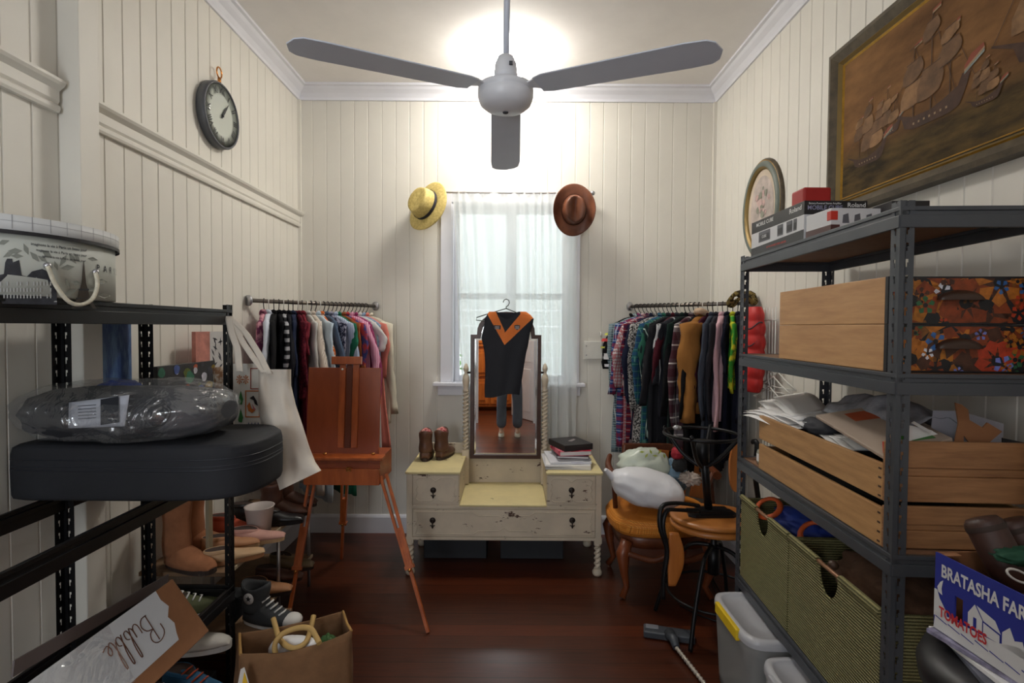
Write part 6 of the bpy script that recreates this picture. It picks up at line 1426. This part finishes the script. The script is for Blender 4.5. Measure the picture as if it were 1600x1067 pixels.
# plastic tubs on the floor
tubp, nt, b = base('milky_plastic', .25); b.inputs['Base Color'].default_value = lin((178, 178, 176)); b.inputs['Transmission Weight'].default_value = .55; b.inputs['IOR'].default_value = 1.15; b.inputs['Roughness'].default_value = .3
lidp = mat('lid_plastic', (176, 176, 180), .3, var=.03); yel = mat('yellow_clip', (226, 190, 36), .4)
def tub(label, x0, y0_, x1, y1_, H, clip, stuff):
    t = thing('storage_tub', label, 'tub', ((x0+x1)/2, (y0_+y1_)/2, 0)); cx_, cy_ = (x0+x1)/2, (y0_+y1_)/2; hx_, hy_ = (x1-x0)/2, (y1_-y0_)/2
    def rr(u, k, hx_, hy_): 
        a = u*2*pi; return (cx_+hx_*k*math.copysign(abs(cos(a))**.35, cos(a)), cy_+hy_*k*math.copysign(abs(sin(a))**.35, sin(a)))
    mb = MB(tubp); mb.grid(lambda u, v: (*rr(u, .88+.09*v, hx_, hy_), .002+(H-.03)*v), 64, 8, True); mb.poly([(*rr(i/48, .88, hx_, hy_), .002) for i in range(48)]); o = mb.part('tub_body', t); solid(o, .003)
    mb = MB(lidp); prof = [(1.0, H-.035), (1.0, H-.02), (.985, H-.006), (.9, H), (.86, H-.004), (.84, H-.012), (.5, H-.012), (.01, H-.012)]
    mb.grid(lambda u, v: (*rr(u, prof[int(round(v*7))][0], hx_, hy_), prof[int(round(v*7))][1]), 64, 7, True); mb.part('lid', t)
    mb = MB(clip); mb.bev = .004; mb.box((x0-.008, cy_-.11, H-.05), (x0+.012, cy_+.11, H-.004)); mb.part('clip', t)
    for c, s_, q in stuff:
        mb = MB(mat('tub_item_%d' % c[0], c, .7, var=.2)); mb.blob(q, s_, 3, .15, 2, 20, 12); mb.top('stored_cloth', lb_[c[0]], 'cloth')
lb_ = {110: 'green folded cloth visible inside the yellow clip tub', 150: 'tan folded cloth visible inside the yellow clip tub', 92: 'grey purple cloth at the back inside the yellow clip tub'}
tub('large translucent storage tub with yellow clip under grey shelving', .915, 1.97, 1.30, 2.375, .375, yel, [((110, 130, 80), (.08, .08, .11), (1.06, 2.10, .15)), ((150, 120, 90), (.08, .07, .08), (1.06, 2.27, .12)), ((92, 84, 100), (.06, .08, .1), (1.19, 2.18, .13))])
tub('smaller white lidded tub beside the yellow clip tub at lower right', .925, 1.50, 1.28, 1.93, .355, lidp, [])

# stool, magazines, tomato carton, boots, at near end
SX, SY = 1.13, 1.10
st = thing('padded_stool', 'round black padded stool at lower right beside the grey shelving', 'stool', (SX, SY, 0))
mb = MB(mat('black_vinyl', (26, 26, 28), .45)); mb.at((SX, SY, 0)); mb.lathe([(.001, .76), (.17, .76), (.2, .775), (.205, .81), (.195, .838), (.16, .85), (.001, .852)], 40); mb.part('seat', st)
for k in range(4):
    a = pi/4+k*pi/2; MB(blackm).tube([(SX+.12*cos(a), SY+.12*sin(a), .762), (SX+.18*cos(a), SY+.18*sin(a), 0)], .012, 10).part('leg', st)
MB(blackm).tube([(SX+.155*cos(a), SY+.155*sin(a), .3) for a in [i*2*pi/32 for i in range(32)]], .008, 8, True).part('foot_ring', st)
for k in range(3):
    mb = MB([mat('magazine_cover', (90, 92, 104), .3, var=.3, vs=20), pap, mat('magazine_cover_lilac', (140, 136, 160), .35, var=.5, vs=30)][k]); mb.bev = .001; mb.at((SX-.03, SY+.0, .8525+k*.0115), R(-18+14*k)); mb.box((-.11, -.1, 0), (.1, .12, .010)); mb.top('magazine', ['grey magazine at the bottom of the pile on the padded stool', 'white magazine in the middle of the pile on the padded stool', 'lilac patterned magazine directly beneath the blue tomato carton'][k], 'magazine')
# carton: face quad from pixels at its own depth
TL, BLc = P(1462, 862, 1.20), P(1444, 985, 1.20); 
fd = Vector((.0, 0, 0)); TRt = P(1600, 955, 1.0)
BLc = Vector((TL.x+.004, TL.y-.004, .888)); zT = TL.z
dirf = Vector((TRt.x-TL.x, TRt.y-TL.y, 0)).normalized(); nin = Vector((dirf.y, -dirf.x, 0)); nin = nin if nin.x > 0 else -nin
LEN = .25; WID = .21; HB = zT-.888
org = Vector((TL.x, TL.y, .888)); Tb = Matrix(((dirf.x, 0, -nin.x, org.x), (dirf.y, 0, -nin.y, org.y), (0, 1, 0, org.z), (0, 0, 0, 1)))   # local x along face, y up, z outward
cblue = mat('carton_blue', (40, 50, 138), .55, var=.04); cprint = mat('carton_print_white', (206, 206, 206), .55, var=.03)
ct = thing('tomato_carton', 'blue and white tomato carton with farm print on padded stool', 'box', org+dirf*LEN/2+nin*WID/2)
mb = MB(cblue); mb.T = Tb
hole = (.062, HB*.42, .010, .026)
mb.box((0, 0, -.004), (hole[0]-hole[2], HB, 0)); mb.box((hole[0]+hole[2], 0, -.004), (LEN, HB, 0)); mb.box((hole[0]-hole[2], 0, -.004), (hole[0]+hole[2], hole[1]-hole[3], 0)); mb.box((hole[0]-hole[2], hole[1]+hole[3], -.004), (hole[0]+hole[2], HB, 0))
mb.use(kraft); mb.box((0, 0, -WID), (.004, HB, -.004)); mb.box((LEN-.004, 0, -WID), (LEN, HB, -.004)); mb.box((0, 0, -WID-.004), (LEN, HB, -WID)); mb.box((.004, 0, -WID), (LEN-.004, .004, -.004)); mb.box((.004, HB-.004, -.045), (.02, HB-.001, -.006))
mb.part('carton', ct)
mb = MB(cprint); mb.T = Tb
def cp_(pts, m=None, e=.0006):
    if m: mb.use(m)
    mb.add([(x*LEN, y*HB, e) for x, y in pts], [list(range(len(pts)))])
cp_([(.0, .0), (1, .0), (1, .26), (.9, .30), (.78, .40), (.70, .36), (.6, .30), (.3, .26), (.12, .24), (.02, .22)])
cp_([(.0, .16), (.08, .22), (.14, .22), (.13, .30), (.06, .42), (.03, .52), (.0, .52)]); cp_([(.03, .56), (.06, .64), (.09, .68), (.075, .56), (.085, .48), (.04, .5)])
cp_([(.34, .30), (.34, .46), (.40, .60), (.47, .46), (.47, .30)]); cp_([(.415, .60), (.58, .54), (.63, .42), (.48, .46)]); cp_([(.48, .30), (.48, .44), (.62, .40), (.62, .30)]); cp_([(.64, .30), (.64, .46), (.70, .56), (.74, .44), (.80, .48), (.84, .30)])
mb.use(cblue)
for k in range(7): cp_([(.02+.13*k, .16-.015*(k % 3)), (.14+.13*k, .13-.015*(k % 3)), (.14+.13*k, .142-.015*(k % 3)), (.02+.13*k, .175-.015*(k % 3))], cblue, .0009)
cp_([(.39, .32), (.39, .44), (.42, .44), (.42, .32)], cblue, .0009)
mb.part('print', ct)
mb = MB(cprint); mb.T = Matrix.Identity(4)
mb.textw('BRATASHA FARMS', .222, .030, Tb @ Matrix.Translation((.129, HB*.80, .001)), cprint); mb.part('lettering', ct); mb = MB(mat('carton_red', (190, 48, 52), .55, var=0))
mb.textw('TOMATOES', .115, .024, Tb @ Matrix.Translation((.072, HB*.26, .0016)), mat('carton_red', (190, 48, 52), .55, var=0)); mb.part('red_lettering', ct)
# brown boots lying in it, with green cloth and round label
bl2 = mat('chocolate_leather', (58, 34, 26), .5, var=.25, vs=14, bmp=.25, bs=30)
for k, (pa, pb, r_, lb2) in enumerate((((1534, 812), (1585, 905), .037, 'left brown leather boot shaft leaning out of tomato carton'), ((1578, 815), (1640, 900), .037, 'right brown leather boot shaft leaning out of tomato carton'))):
    a = P(*pa, 1.18+.04*k); b_ = P(*pb, 1.12+.04*k)+Vector((.02, 0, -.04)); mb = MB(bl2); n_ = (b_-a).normalized(); mb.T = MX(a, n_.orthogonal(), n_.cross(n_.orthogonal()))
    L_ = (b_-a).length; mb.lathe([(.001, -.006), (r_*.8, -.004), (r_, .006), (r_*1.02, L_*.5), (r_*1.08, L_), (.001, L_)], 24); o = mb.top('leather_boot', lb2, 'boot')
    k2 = MB(bsole); k2.T = mb.T.copy(); k2.lathe([(r_*1.03, .01), (r_*1.05, .016), (r_*1.03, .022)], 24, caps=False); k2.part('cuff', o)
mb = MB(mat('emerald_cloth', (20, 70, 48), .8)); a = P(1590, 868, 1.12); mb.blob((a.x, a.y, a.z), (.05, .03, .018), 4, .3, 3); mb.top('green_cloth', 'green cloth tied between the boots in tomato carton', 'cloth')
mb = MB(bl2); a = P(1610, 925, 1.13); mb.blob((a.x+.02, a.y, a.z-.01), (.085, .09, .055), 7, .08, 2, 30, 20); o = mb.top('leather_bag', 'dark brown leather bag with white oval badge in tomato carton', 'bag')
mb = MB(mat('badge_white', (190, 186, 180), .5)); c = P(1592, 900, 1.045); mb.T = MX(c, (1, -.0, -.35), (.2, .5, .9)); mb.tube([(.026*cos(t), .011*sin(t), 0) for t in [i*2*pi/24 for i in range(24)]], .0025, 6, True); mb.part('badge', o)

# ================================================================== CHAIRS
cane = plaid('cane_weave', (224, 150, 66), (196, 118, 46), (130, 72, 28), .022); cane.node_tree.nodes['Principled BSDF'].inputs['Roughness'].default_value = .5; chw = mat('chair_varnish', (96, 50, 28), .35, var=.2, vs=10); slw = wood('golden_slat', (162, 92, 38), (190, 116, 52), (8, 8, 1), 3, .35)
CX, CY = .91, 3.215
ch = thing('cane_armchair', 'wooden armchair with wide woven cane seat right of the dresser', 'chair', (CX, CY, 0))
mb = MB(cane)
def seat(u, v):
    a = u*2*pi; prof = [(.01, .475), (.7, .478), (.93, .47), (1.0, .44), (.99, .40), (.93, .375), (.01, .37)]
    k = v*6; i = min(int(k), 5); r = lerp(prof[i][0], prof[i+1][0], k-i); z_ = lerp(prof[i][1], prof[i+1][1], k-i)
    c, s_ = cos(a), sin(a); return (CX+.31*r*math.copysign(abs(c)**.7, c), CY+.27*r*math.copysign(abs(s_)**.7, s_), z_+.012*cos(a)*r)
mb.grid(seat, 56, 24, True); mb.part('seat', ch)
mb = MB(chw); mb.grid(lambda u, v: (CX+.27*math.copysign(abs(cos(u*2*pi))**.6, cos(u*2*pi)), CY+.23*math.copysign(abs(sin(u*2*pi))**.6, sin(u*2*pi)), .30+.075*v), 40, 2, True, False, True); mb.part('seat_rail', ch)
for sx_ in (-1, 1):
    for sy in (-1, 1):
        x, y = CX+sx_*.23, CY+sy*.2; mb = MB(mat('chair_leg_wood', (112, 56, 28), .35, var=.2)); mb.tube([(x, y, .34), (x+sx_*.03, y+sy*.02, .27), (x+sx_*.02, y+sy*.02, .16), (x+sx_*.0, y+sy*.0, .07), (x+sx_*.03, y+sy*.02, .012)], [.035, .04, .024, .017, .02], 10); mb.part('leg', ch)
mb = MB(chw); mb.tube(hand([(CX-.24, CY-.23, .28), (CX-.1, CY-.25, .245), (CX, CY-.25, .27), (CX+.1, CY-.25, .245), (CX+.24, CY-.23, .28)]), .018, 8); mb.part('apron', ch)
A1_ = P(953, 738, 3.25)
for s_ in (-1, 1):
    x = A1_.x if s_ < 0 else CX+.33
    mb = MB(chw); mb.tube(hand([(x+.03*(-s_), CY+.2, .74), (x, CY+.1, .715), (x-.01*s_*-1, CY-.04, .70), (x, CY-.1, .695)]), [.016+.010*(i/24) for i in range(25)], 10); mb.tube([(x, CY-.04, .70), (x+.02*(-s_), CY-.0, .6), (x+.03*(-s_), CY, .46)], .015, 8); mb.part('arm', ch)
for px in (977, 990):
    pass
for x in (CX-.15, CX+.42):
    mb = MB(chw); mb.tube(hand([(x, CY+.2, .42), (x-.01, CY+.235, .65), (x, CY+.26, .80)]), .018, 10); mb.part('back_post', ch)
mb = MB(chw); mb.bar((CX-.16, CY+.258, .785), (CX+.43, CY+.258, .785), .03, .045); mb.part('back_rail', ch)
for k in range(4):
    mb = MB(slw); mb.bev = .003; x = CX-.06+k*.13; mb.bar((x-.01, CY+.215, .46), (x+.01+.012*k, CY+.245, .77), .10, .014, up=(0, 1, 0)); mb.part('back_slat', ch)
# bags and cloths on it
wb = mat('white_plastic_bag', (224, 224, 228), .35, var=.03, bmp=.5, bs=9)
c = P(1008, 762, 3.04); mb = MB(wb)
def wbag(u, v):
    a = u*2*pi; t = (v*.97+.015)*pi; k = 1+.07*noise.fractal(Vector((cos(a)*2, sin(a)*2, t*2)), 1, 2, 3)+.02*sin(a*9)*(1-v)
    x = -cos(t)*.205; k += .05*sin(a*3+t*2); r = .135*sin(t)**.5*(.8+.2*sin(min(t, 1.6)))*k
    return Vector((c.x+x+.01, c.y+r*cos(a)*1.1, max(.486, c.z+r*sin(a)*.8-.2*x)))
mb.grid(wbag, 36, 36, True, False, True); mb.tube(hand([(c.x-.19, c.y, c.z+.06), (c.x-.22, c.y-.02, c.z+.095), (c.x-.24, c.y-.03, c.z+.115)]), [.022-.012*(i/24) for i in range(25)], 8); mb.top('plastic_bag', 'tied white plastic bag full of soft things on cane armchair', 'bag')
c = P(1010, 722, 3.22); mb = MB(mat('pale_green_plastic', (196, 204, 190), .3, var=.08, bmp=.5, bs=12)); mb.blob((c.x-.02, c.y, c.z-.03), (.17, .1, .12), 4, .16, 3, 36, 24); o = mb.top('clear_bag', 'pale greenish carrier bag with leaf print behind white plastic bag', 'bag')
mb = MB(mat('lime_leaf_print', (160, 172, 70), .5))
for k in range(6):
    a = P(1003+k*7, 706+(k % 2)*6, 3.105); mb.T = MX(a, (cos(k), 0, sin(k)), (-sin(k), .3, cos(k))); mb.poly([(-.016, 0), (0, .007), (.018, 0), (0, -.007)])
mb.part('leaf_print', o)
c = P(1050, 735, 3.22); mb = MB(mat('light_blue_cloth', (104, 130, 150), .9, var=.1)); mb.blob(c+Vector((0, 0, -.04)), (.1, .09, .11), 6, .2, 3, 30, 20); mb.top('blue_cloth', 'faded blue cloth heap on cane armchair beneath the red cloth', 'cloth')
c = P(1058, 708, 3.12); mb = MB(mat('crimson_cloth', (150, 24, 40), .8)); mb.blob(c, (.035, .04, .04), 6, .2, 3); mb.top('red_cloth', 'small crimson cloth beside the black stool column', 'cloth')
c = P(1062, 724, 3.10); mb = MB(mat('black_cloth', (24, 24, 26), .9)); mb.blob(c+Vector((0, 0, -.01)), (.045, .04, .04), 8, .2, 3); mb.top('black_cloth', 'small black cloth beneath the crimson cloth', 'cloth')
c = P(1078, 748, 3.10); mb = MB(mat('beige_paper', (188, 172, 160), .8)); mb.blob(c, (.06, .05, .035), 9, .5, 4, 40, 24); mb.top('crumpled_paper', 'crumpled beige paper beside the black stool column', 'paper')

# two iron and wood swivel stools, one upside down on the other
SXc, SYc = P(1108, 800, 2.78).x+.012, 2.74
irn = mat('black_iron', (20, 20, 22), .42, .4); seatw = mat('golden_seat', (170, 106, 48), .35, var=.1, vs=8)
ZS = .565
def seatdisc(mb, z0, z1): 
    mb.at((SXc, SYc, 0)); mb.lathe([(.001, z0), (.205, z0), (.226, z0+.006), (.23, (z0+z1)/2), (.226, z1-.006), (.205, z1), (.001, z1)], 48, 1.0, .86); return mb
u1 = thing('swivel_stool', 'black iron swivel stool with round golden wooden seat standing upright', 'stool', (SXc, SYc, 0))
seatdisc(MB(seatw), ZS-.036, ZS-.002).part('seat', u1)
mb = MB(irn); mb.at((SXc, SYc, 0)); mb.lathe([(.001, ZS-.06), (.09, ZS-.06), (.09, ZS-.038), (.001, ZS-.038)][::1], 20); mb.tube([(0, 0, ZS-.05), (0, 0, .30)], .018, 12); mb.tube([(0, 0, .42), (0, 0, .28)], .03, 12); mb.part('column', u1)
for k, (fx_, fy_) in enumerate(((-.27, .13), (-.2, -.24), (.2, -.22), (.17, .22))):
    mb = MB(irn); mb.tube(hand([(SXc+fx_*.06, SYc+fy_*.06, .43), (SXc+fx_*.45, SYc+fy_*.45, .40), (SXc+fx_*.8, SYc+fy_*.8, .2), (SXc+fx_, SYc+fy_, .008)]), .011, 8); mb.part('leg', u1)
MB(irn).tube([(SXc+.235*cos(a), SYc+.235*sin(a), .18) for a in [i*2*pi/36 for i in range(36)]], .007, 8, True).part('foot_ring', u1)
def P3(px, py, d): return P(px, py, d)
sb = MB(irn); sb.tube(hand([(SXc+.05, SYc, ZS-.05), (SXc+.2, SYc+.01, ZS-.06), P(1186, 800, 2.79), P(1180, 740, 2.8), P(1183, 695, 2.8), P(1176, 690, 2.85)]), .011, 8, sx=1.4); bs_ = sb.part('back_strap', u1)
mb = MB(slw); a = P(1150, 730, 2.82); mb.T = MX(a, (1, .2, 0), (0, 0, 1)); mb.prism([(.042*sin(t), .135*cos(t)) for t in [i*2*pi/28 for i in range(28)]], -.007, .007); mb.part('back_slat', u1)
u2 = thing('swivel_stool', 'second black iron swivel stool, upside down with its ring foot in the air', 'stool', (SXc, SYc, ZS))
seatdisc(MB(seatw), ZS, ZS+.030).part('seat', u2)
mb = MB(irn); mb.at((SXc-.02, SYc, 0)); mb.prism([(-.13, -.04), (-.1, -.06), (.1, -.055), (.13, -.03), (.12, .05), (-.11, .06)], ZS+.031, ZS+.045); mb.prism([(-.07, -.05), (.09, -.05), (.09, .04), (-.07, .04)], ZS+.045, ZS+.062); mb.part('seat_plate', u2)
mb = MB(irn); tx = P(1098, 700, SYc).x; zr = P(1095, 678, SYc).z; mb.tube([(SXc-.03, SYc, ZS+.05), (tx, SYc, zr-.05)], .021, 14); mb.tube([(tx, SYc, zr-.16), (tx, SYc, zr-.03)], .034, 14); mb.part('column', u2)
RX = P(1096, 678, SYc).x
for k in range(4):
    a = pi/4+k*pi/2+.2; mb = MB(irn); mb.tube(hand([(tx+.02*cos(a), SYc+.02*sin(a), zr-.17), (RX+.1*cos(a), SYc+.1*sin(a), zr-.11), (RX+.185*cos(a), SYc+.185*sin(a), zr), (RX+.195*cos(a), SYc+.195*sin(a), zr+.015)]), .011, 8); mb.part('leg', u2)
MB(irn).tube([(RX+.19*cos(a), SYc+.19*sin(a), zr) for a in [i*2*pi/44 for i in range(44)]], .009, 8, True).part('foot_ring', u2)
mb = MB(chrome); c = P(1058, 668, SYc-.1); mb.blob(c, (.022, .015, .012), 2, .2, 3); mb.part('ring_clamp', u2)
for off in (0, .035):
    mb = MB(irn); mb.tube(hand([P(1092, 790+off*260, 2.70), P(1055, 786+off*300, 2.66), P(1034+off*200, 792+off*200, 2.62), P(1031+off*140, 822, 2.6), P(1042, 860, 2.6), P(1037, 900, 2.6), P(1036, 935, 2.6)]), .010, 8, sx=1.3); mb.part('back_strap', u2)
mb = MB(slw); mb.tube(hand([P(1052, 835, 2.62), P(1056, 870, 2.62), P(1050, 912, 2.62)]), [.012+.022*sin(min(1, i/20)*pi*.75) for i in range(25)], 12, sx=.5) if False else None
def slatp(u, v):
    a = u*2*pi; t = v; cx_ = lerp(1053, 1050, t)+5*sin(t*pi); w_ = .012+.030*sin((.12+.8*t)*pi)
    q = P(cx_, lerp(832, 915, t), 2.615); return (q.x+w_*cos(a), q.y+.007*sin(a), q.z)
mb.grid(slatp, 20, 20, True, False, True); mb.part('back_slat', u2)

# vacuum head and hose
vb = mat('vacuum_plastic', (62, 66, 72), .45, var=.1); vc = PZ(1045, 992, .02)
vac = thing('vacuum_head', 'grey vacuum cleaner floor head with ribbed hose on floor', 'vacuum cleaner', (vc.x, vc.y, 0))
mb = MB(vb); mb.bev = .006; mb.at((vc.x, vc.y, .004), R(-14)); mb.box((-.125, -.03, 0), (.125, .045, .035)); mb.part('head_body', vac); mb = MB(mat('vacuum_light_plastic', (120, 122, 128), .4)); mb.bev = .003; mb.at((vc.x, vc.y, .004), R(-14)); mb.box((-.115, -.0, .035), (-.05, .035, .041)); mb.part('pedal', vac)
a = PZ(1057, 1012, .03); h1 = PZ(1100, 1067, .02); e2 = h1+(h1-a)*1.6
mb = MB(vb); mb.tube([(vc.x, vc.y-.01, .03), (lerp(vc.x, a.x, .6), lerp(vc.y, a.y, .6), .045), a], [.03, .022, .017], 12); mb.part('neck', vac)
N_ = 150; MB(mat('hose_metal', (176, 168, 156), .4, .4, var=.1)).tube([a.lerp(e2, i/N_) for i in range(N_+1)], [.0085+.0025*sin(i*1.25) for i in range(N_+1)], 10).part('hose', vac)
# loose cord on floor
mb = MB(irn); mb.tube(hand([PZ(1062, 945, .005), PZ(1095, 962, .005), PZ(1130, 965, .005), PZ(1110, 900, .005), PZ(1128, 930, .005)]), .004, 6); mb.top('power_cord', 'thin dark power cord lying on floor beneath the stools', 'cord')

# ================================================================== PHOTOGRAPHER (seen in the dresser mirror)
def skin(name, joints, edges, m, parent, root=0, sub=2):
    me = bpy.data.meshes.new(name); me.from_pydata([j[:3] for j in joints], edges, []); o = bpy.data.objects.new(name, me); C.objects.link(o); me.materials.append(m)
    md = o.modifiers.new('skin', 'SKIN'); md.use_smooth_shade = True
    if not me.skin_vertices: 
        me.attributes.new('x', 'FLOAT', 'POINT')
    sv = me.skin_vertices[0].data
    for i, j in enumerate(joints): sv[i].radius = (j[3], j[4] if len(j) > 4 else j[3]); sv[i].use_root = (i == root)
    s2 = o.modifiers.new('sub', 'SUBSURF'); s2.levels = sub; s2.render_levels = sub
    o.parent = parent; return o
PXx, PYy = -.03, -.38
pn = thing('person', 'person in grey blue jeans, standing and taking the photograph, seen in mirror', 'person', (PXx, PYy, 0))
sk = mat('skin', (206, 160, 132), .55, var=.04); jn = fabric('grey_denim', (110, 118, 130)); sh_m = fabric('dark_jumper', (44, 48, 60)); shoe_m = mat('cream_shoe', (206, 196, 176), .6)
bj = [(0, 0, .96, .12, .1), (0, 0, 1.12, .12, .09), (0, 0, 1.32, .14, .1), (0, 0, 1.44, .07, .06), (0, .01, 1.52, .05, .05), (0, .02, 1.60, .075, .085), (0, .02, 1.70, .07, .085),
      (-.17, 0, 1.40, .05), (-.19, .06, 1.20, .042), (-.09, .20, 1.36, .032), (-.06, .24, 1.46, .026),
      (.17, 0, 1.40, .05), (.19, .06, 1.20, .042), (.09, .20, 1.36, .032), (.06, .24, 1.46, .026),
      (-.1, 0, .88, .08), (-.12, 0, .50, .055), (-.12, -.02, .09, .038), (-.12, .1, .04, .032),
      (.1, 0, .88, .08), (.12, 0, .50, .055), (.12, -.02, .09, .038), (.12, .1, .04, .032)]
be = [(0, 1), (1, 2), (2, 3), (3, 4), (4, 5), (5, 6), (2, 7), (7, 8), (8, 9), (9, 10), (2, 11), (11, 12), (12, 13), (13, 14), (0, 15), (15, 16), (16, 17), (17, 18), (0, 19), (19, 20), (20, 21), (21, 22)]
# hands: palm chains with fingers
def fingers(base_i, s_):
    bx, by, bz = bj[base_i][:3]
    pi_ = len(bj); bj.append((bx-s_*.0, by+.03, bz+.04, .020, .012)); be.append((base_i, pi_))
    for k in range(4):
        ox = s_*(-.025+.017*k); l_ = (.022, .026, .028, .024)[k]
        i0 = len(bj); bj.append((bx+ox, by+.05, bz+.06, .008)); bj.append((bx+ox*1.1, by+.05+l_, bz+.072, .0075)); bj.append((bx+ox*1.1-s_*.004, by+.055+l_*1.3, bz+.05, .007)); be.extend([(pi_, i0), (i0, i0+1), (i0+1, i0+2)])
    i0 = len(bj); bj.append((bx+s_*.03, by+.02, bz+.03, .010)); bj.append((bx+s_*.02, by+.045, bz+.03, .008)); be.extend([(pi_, i0), (i0, i0+1)])
fingers(10, 1); fingers(14, -1)
skin('body', bj, be, sk, pn)
skin('jeans', [(0, 0, .98, .15, .125), (0, 0, .90, .155, .12), (-.1, 0, .80, .098), (-.12, 0, .50, .078), (-.12, -.01, .10, .082), (.1, 0, .80, .098), (.12, 0, .50, .078), (.12, -.01, .10, .082)], [(0, 1), (1, 2), (2, 3), (3, 4), (1, 5), (5, 6), (6, 7)], jn, pn)
skin('jumper', [(0, 0, .93, .16, .13), (0, 0, 1.12, .15, .12), (0, 0, 1.34, .16, .12), (0, 0, 1.45, .07, .065), (-.18, 0, 1.40, .065), (-.19, .06, 1.19, .056), (-.11, .19, 1.345, .042), (.18, 0, 1.40, .065), (.19, .06, 1.19, .056), (.11, .19, 1.345, .042)], [(0, 1), (1, 2), (2, 3), (2, 4), (4, 5), (5, 6), (2, 7), (7, 8), (8, 9)], sh_m, pn)
hm_ = MB(mat('brown_hair', (62, 42, 30), .7, bmp=.6, bs=60)); hm_.blob((PXx, PYy-.01, 1.67), (.088, .1, .11), 2, .06, 3, 30, 20); hm_.part('hair', pn)
fc = MB(sk); fc.blob((PXx, PYy+.115, 1.63), (.012, .016, .022), 1, 0); fc.use(mat('eye_dark', (30, 24, 22), .3))
for s_ in (-1, 1): fc.blob((PXx+s_*.03, PYy+.098, 1.655), (.012, .006, .007), 1, 0)
fc.use(mat('lip', (160, 90, 84), .5)); fc.blob((PXx, PYy+.103, 1.585), (.022, .006, .006), 1, 0); fc.use(sk)
for s_ in (-1, 1): fc.blob((PXx+s_*.082, PYy+.02, 1.64), (.010, .018, .03), 1, 0)
fc.part('face', pn)
for s_ in (-1, 1):
    mb = MB(shoe_m); mb.at((PXx+s_*.12, PYy+.03, 0)); mb.grid(lambda u, v: ((.045+.006*sin(u*2*pi))*cos(u*2*pi)*(1-.35*v**2), .13*sin(u*2*pi)*(1-.25*v**2)-.02*v, .002+.075*v*(1-.45*max(0, sin(u*2*pi)))), 28, 8, True, False, True); mb.part('shoe', pn)
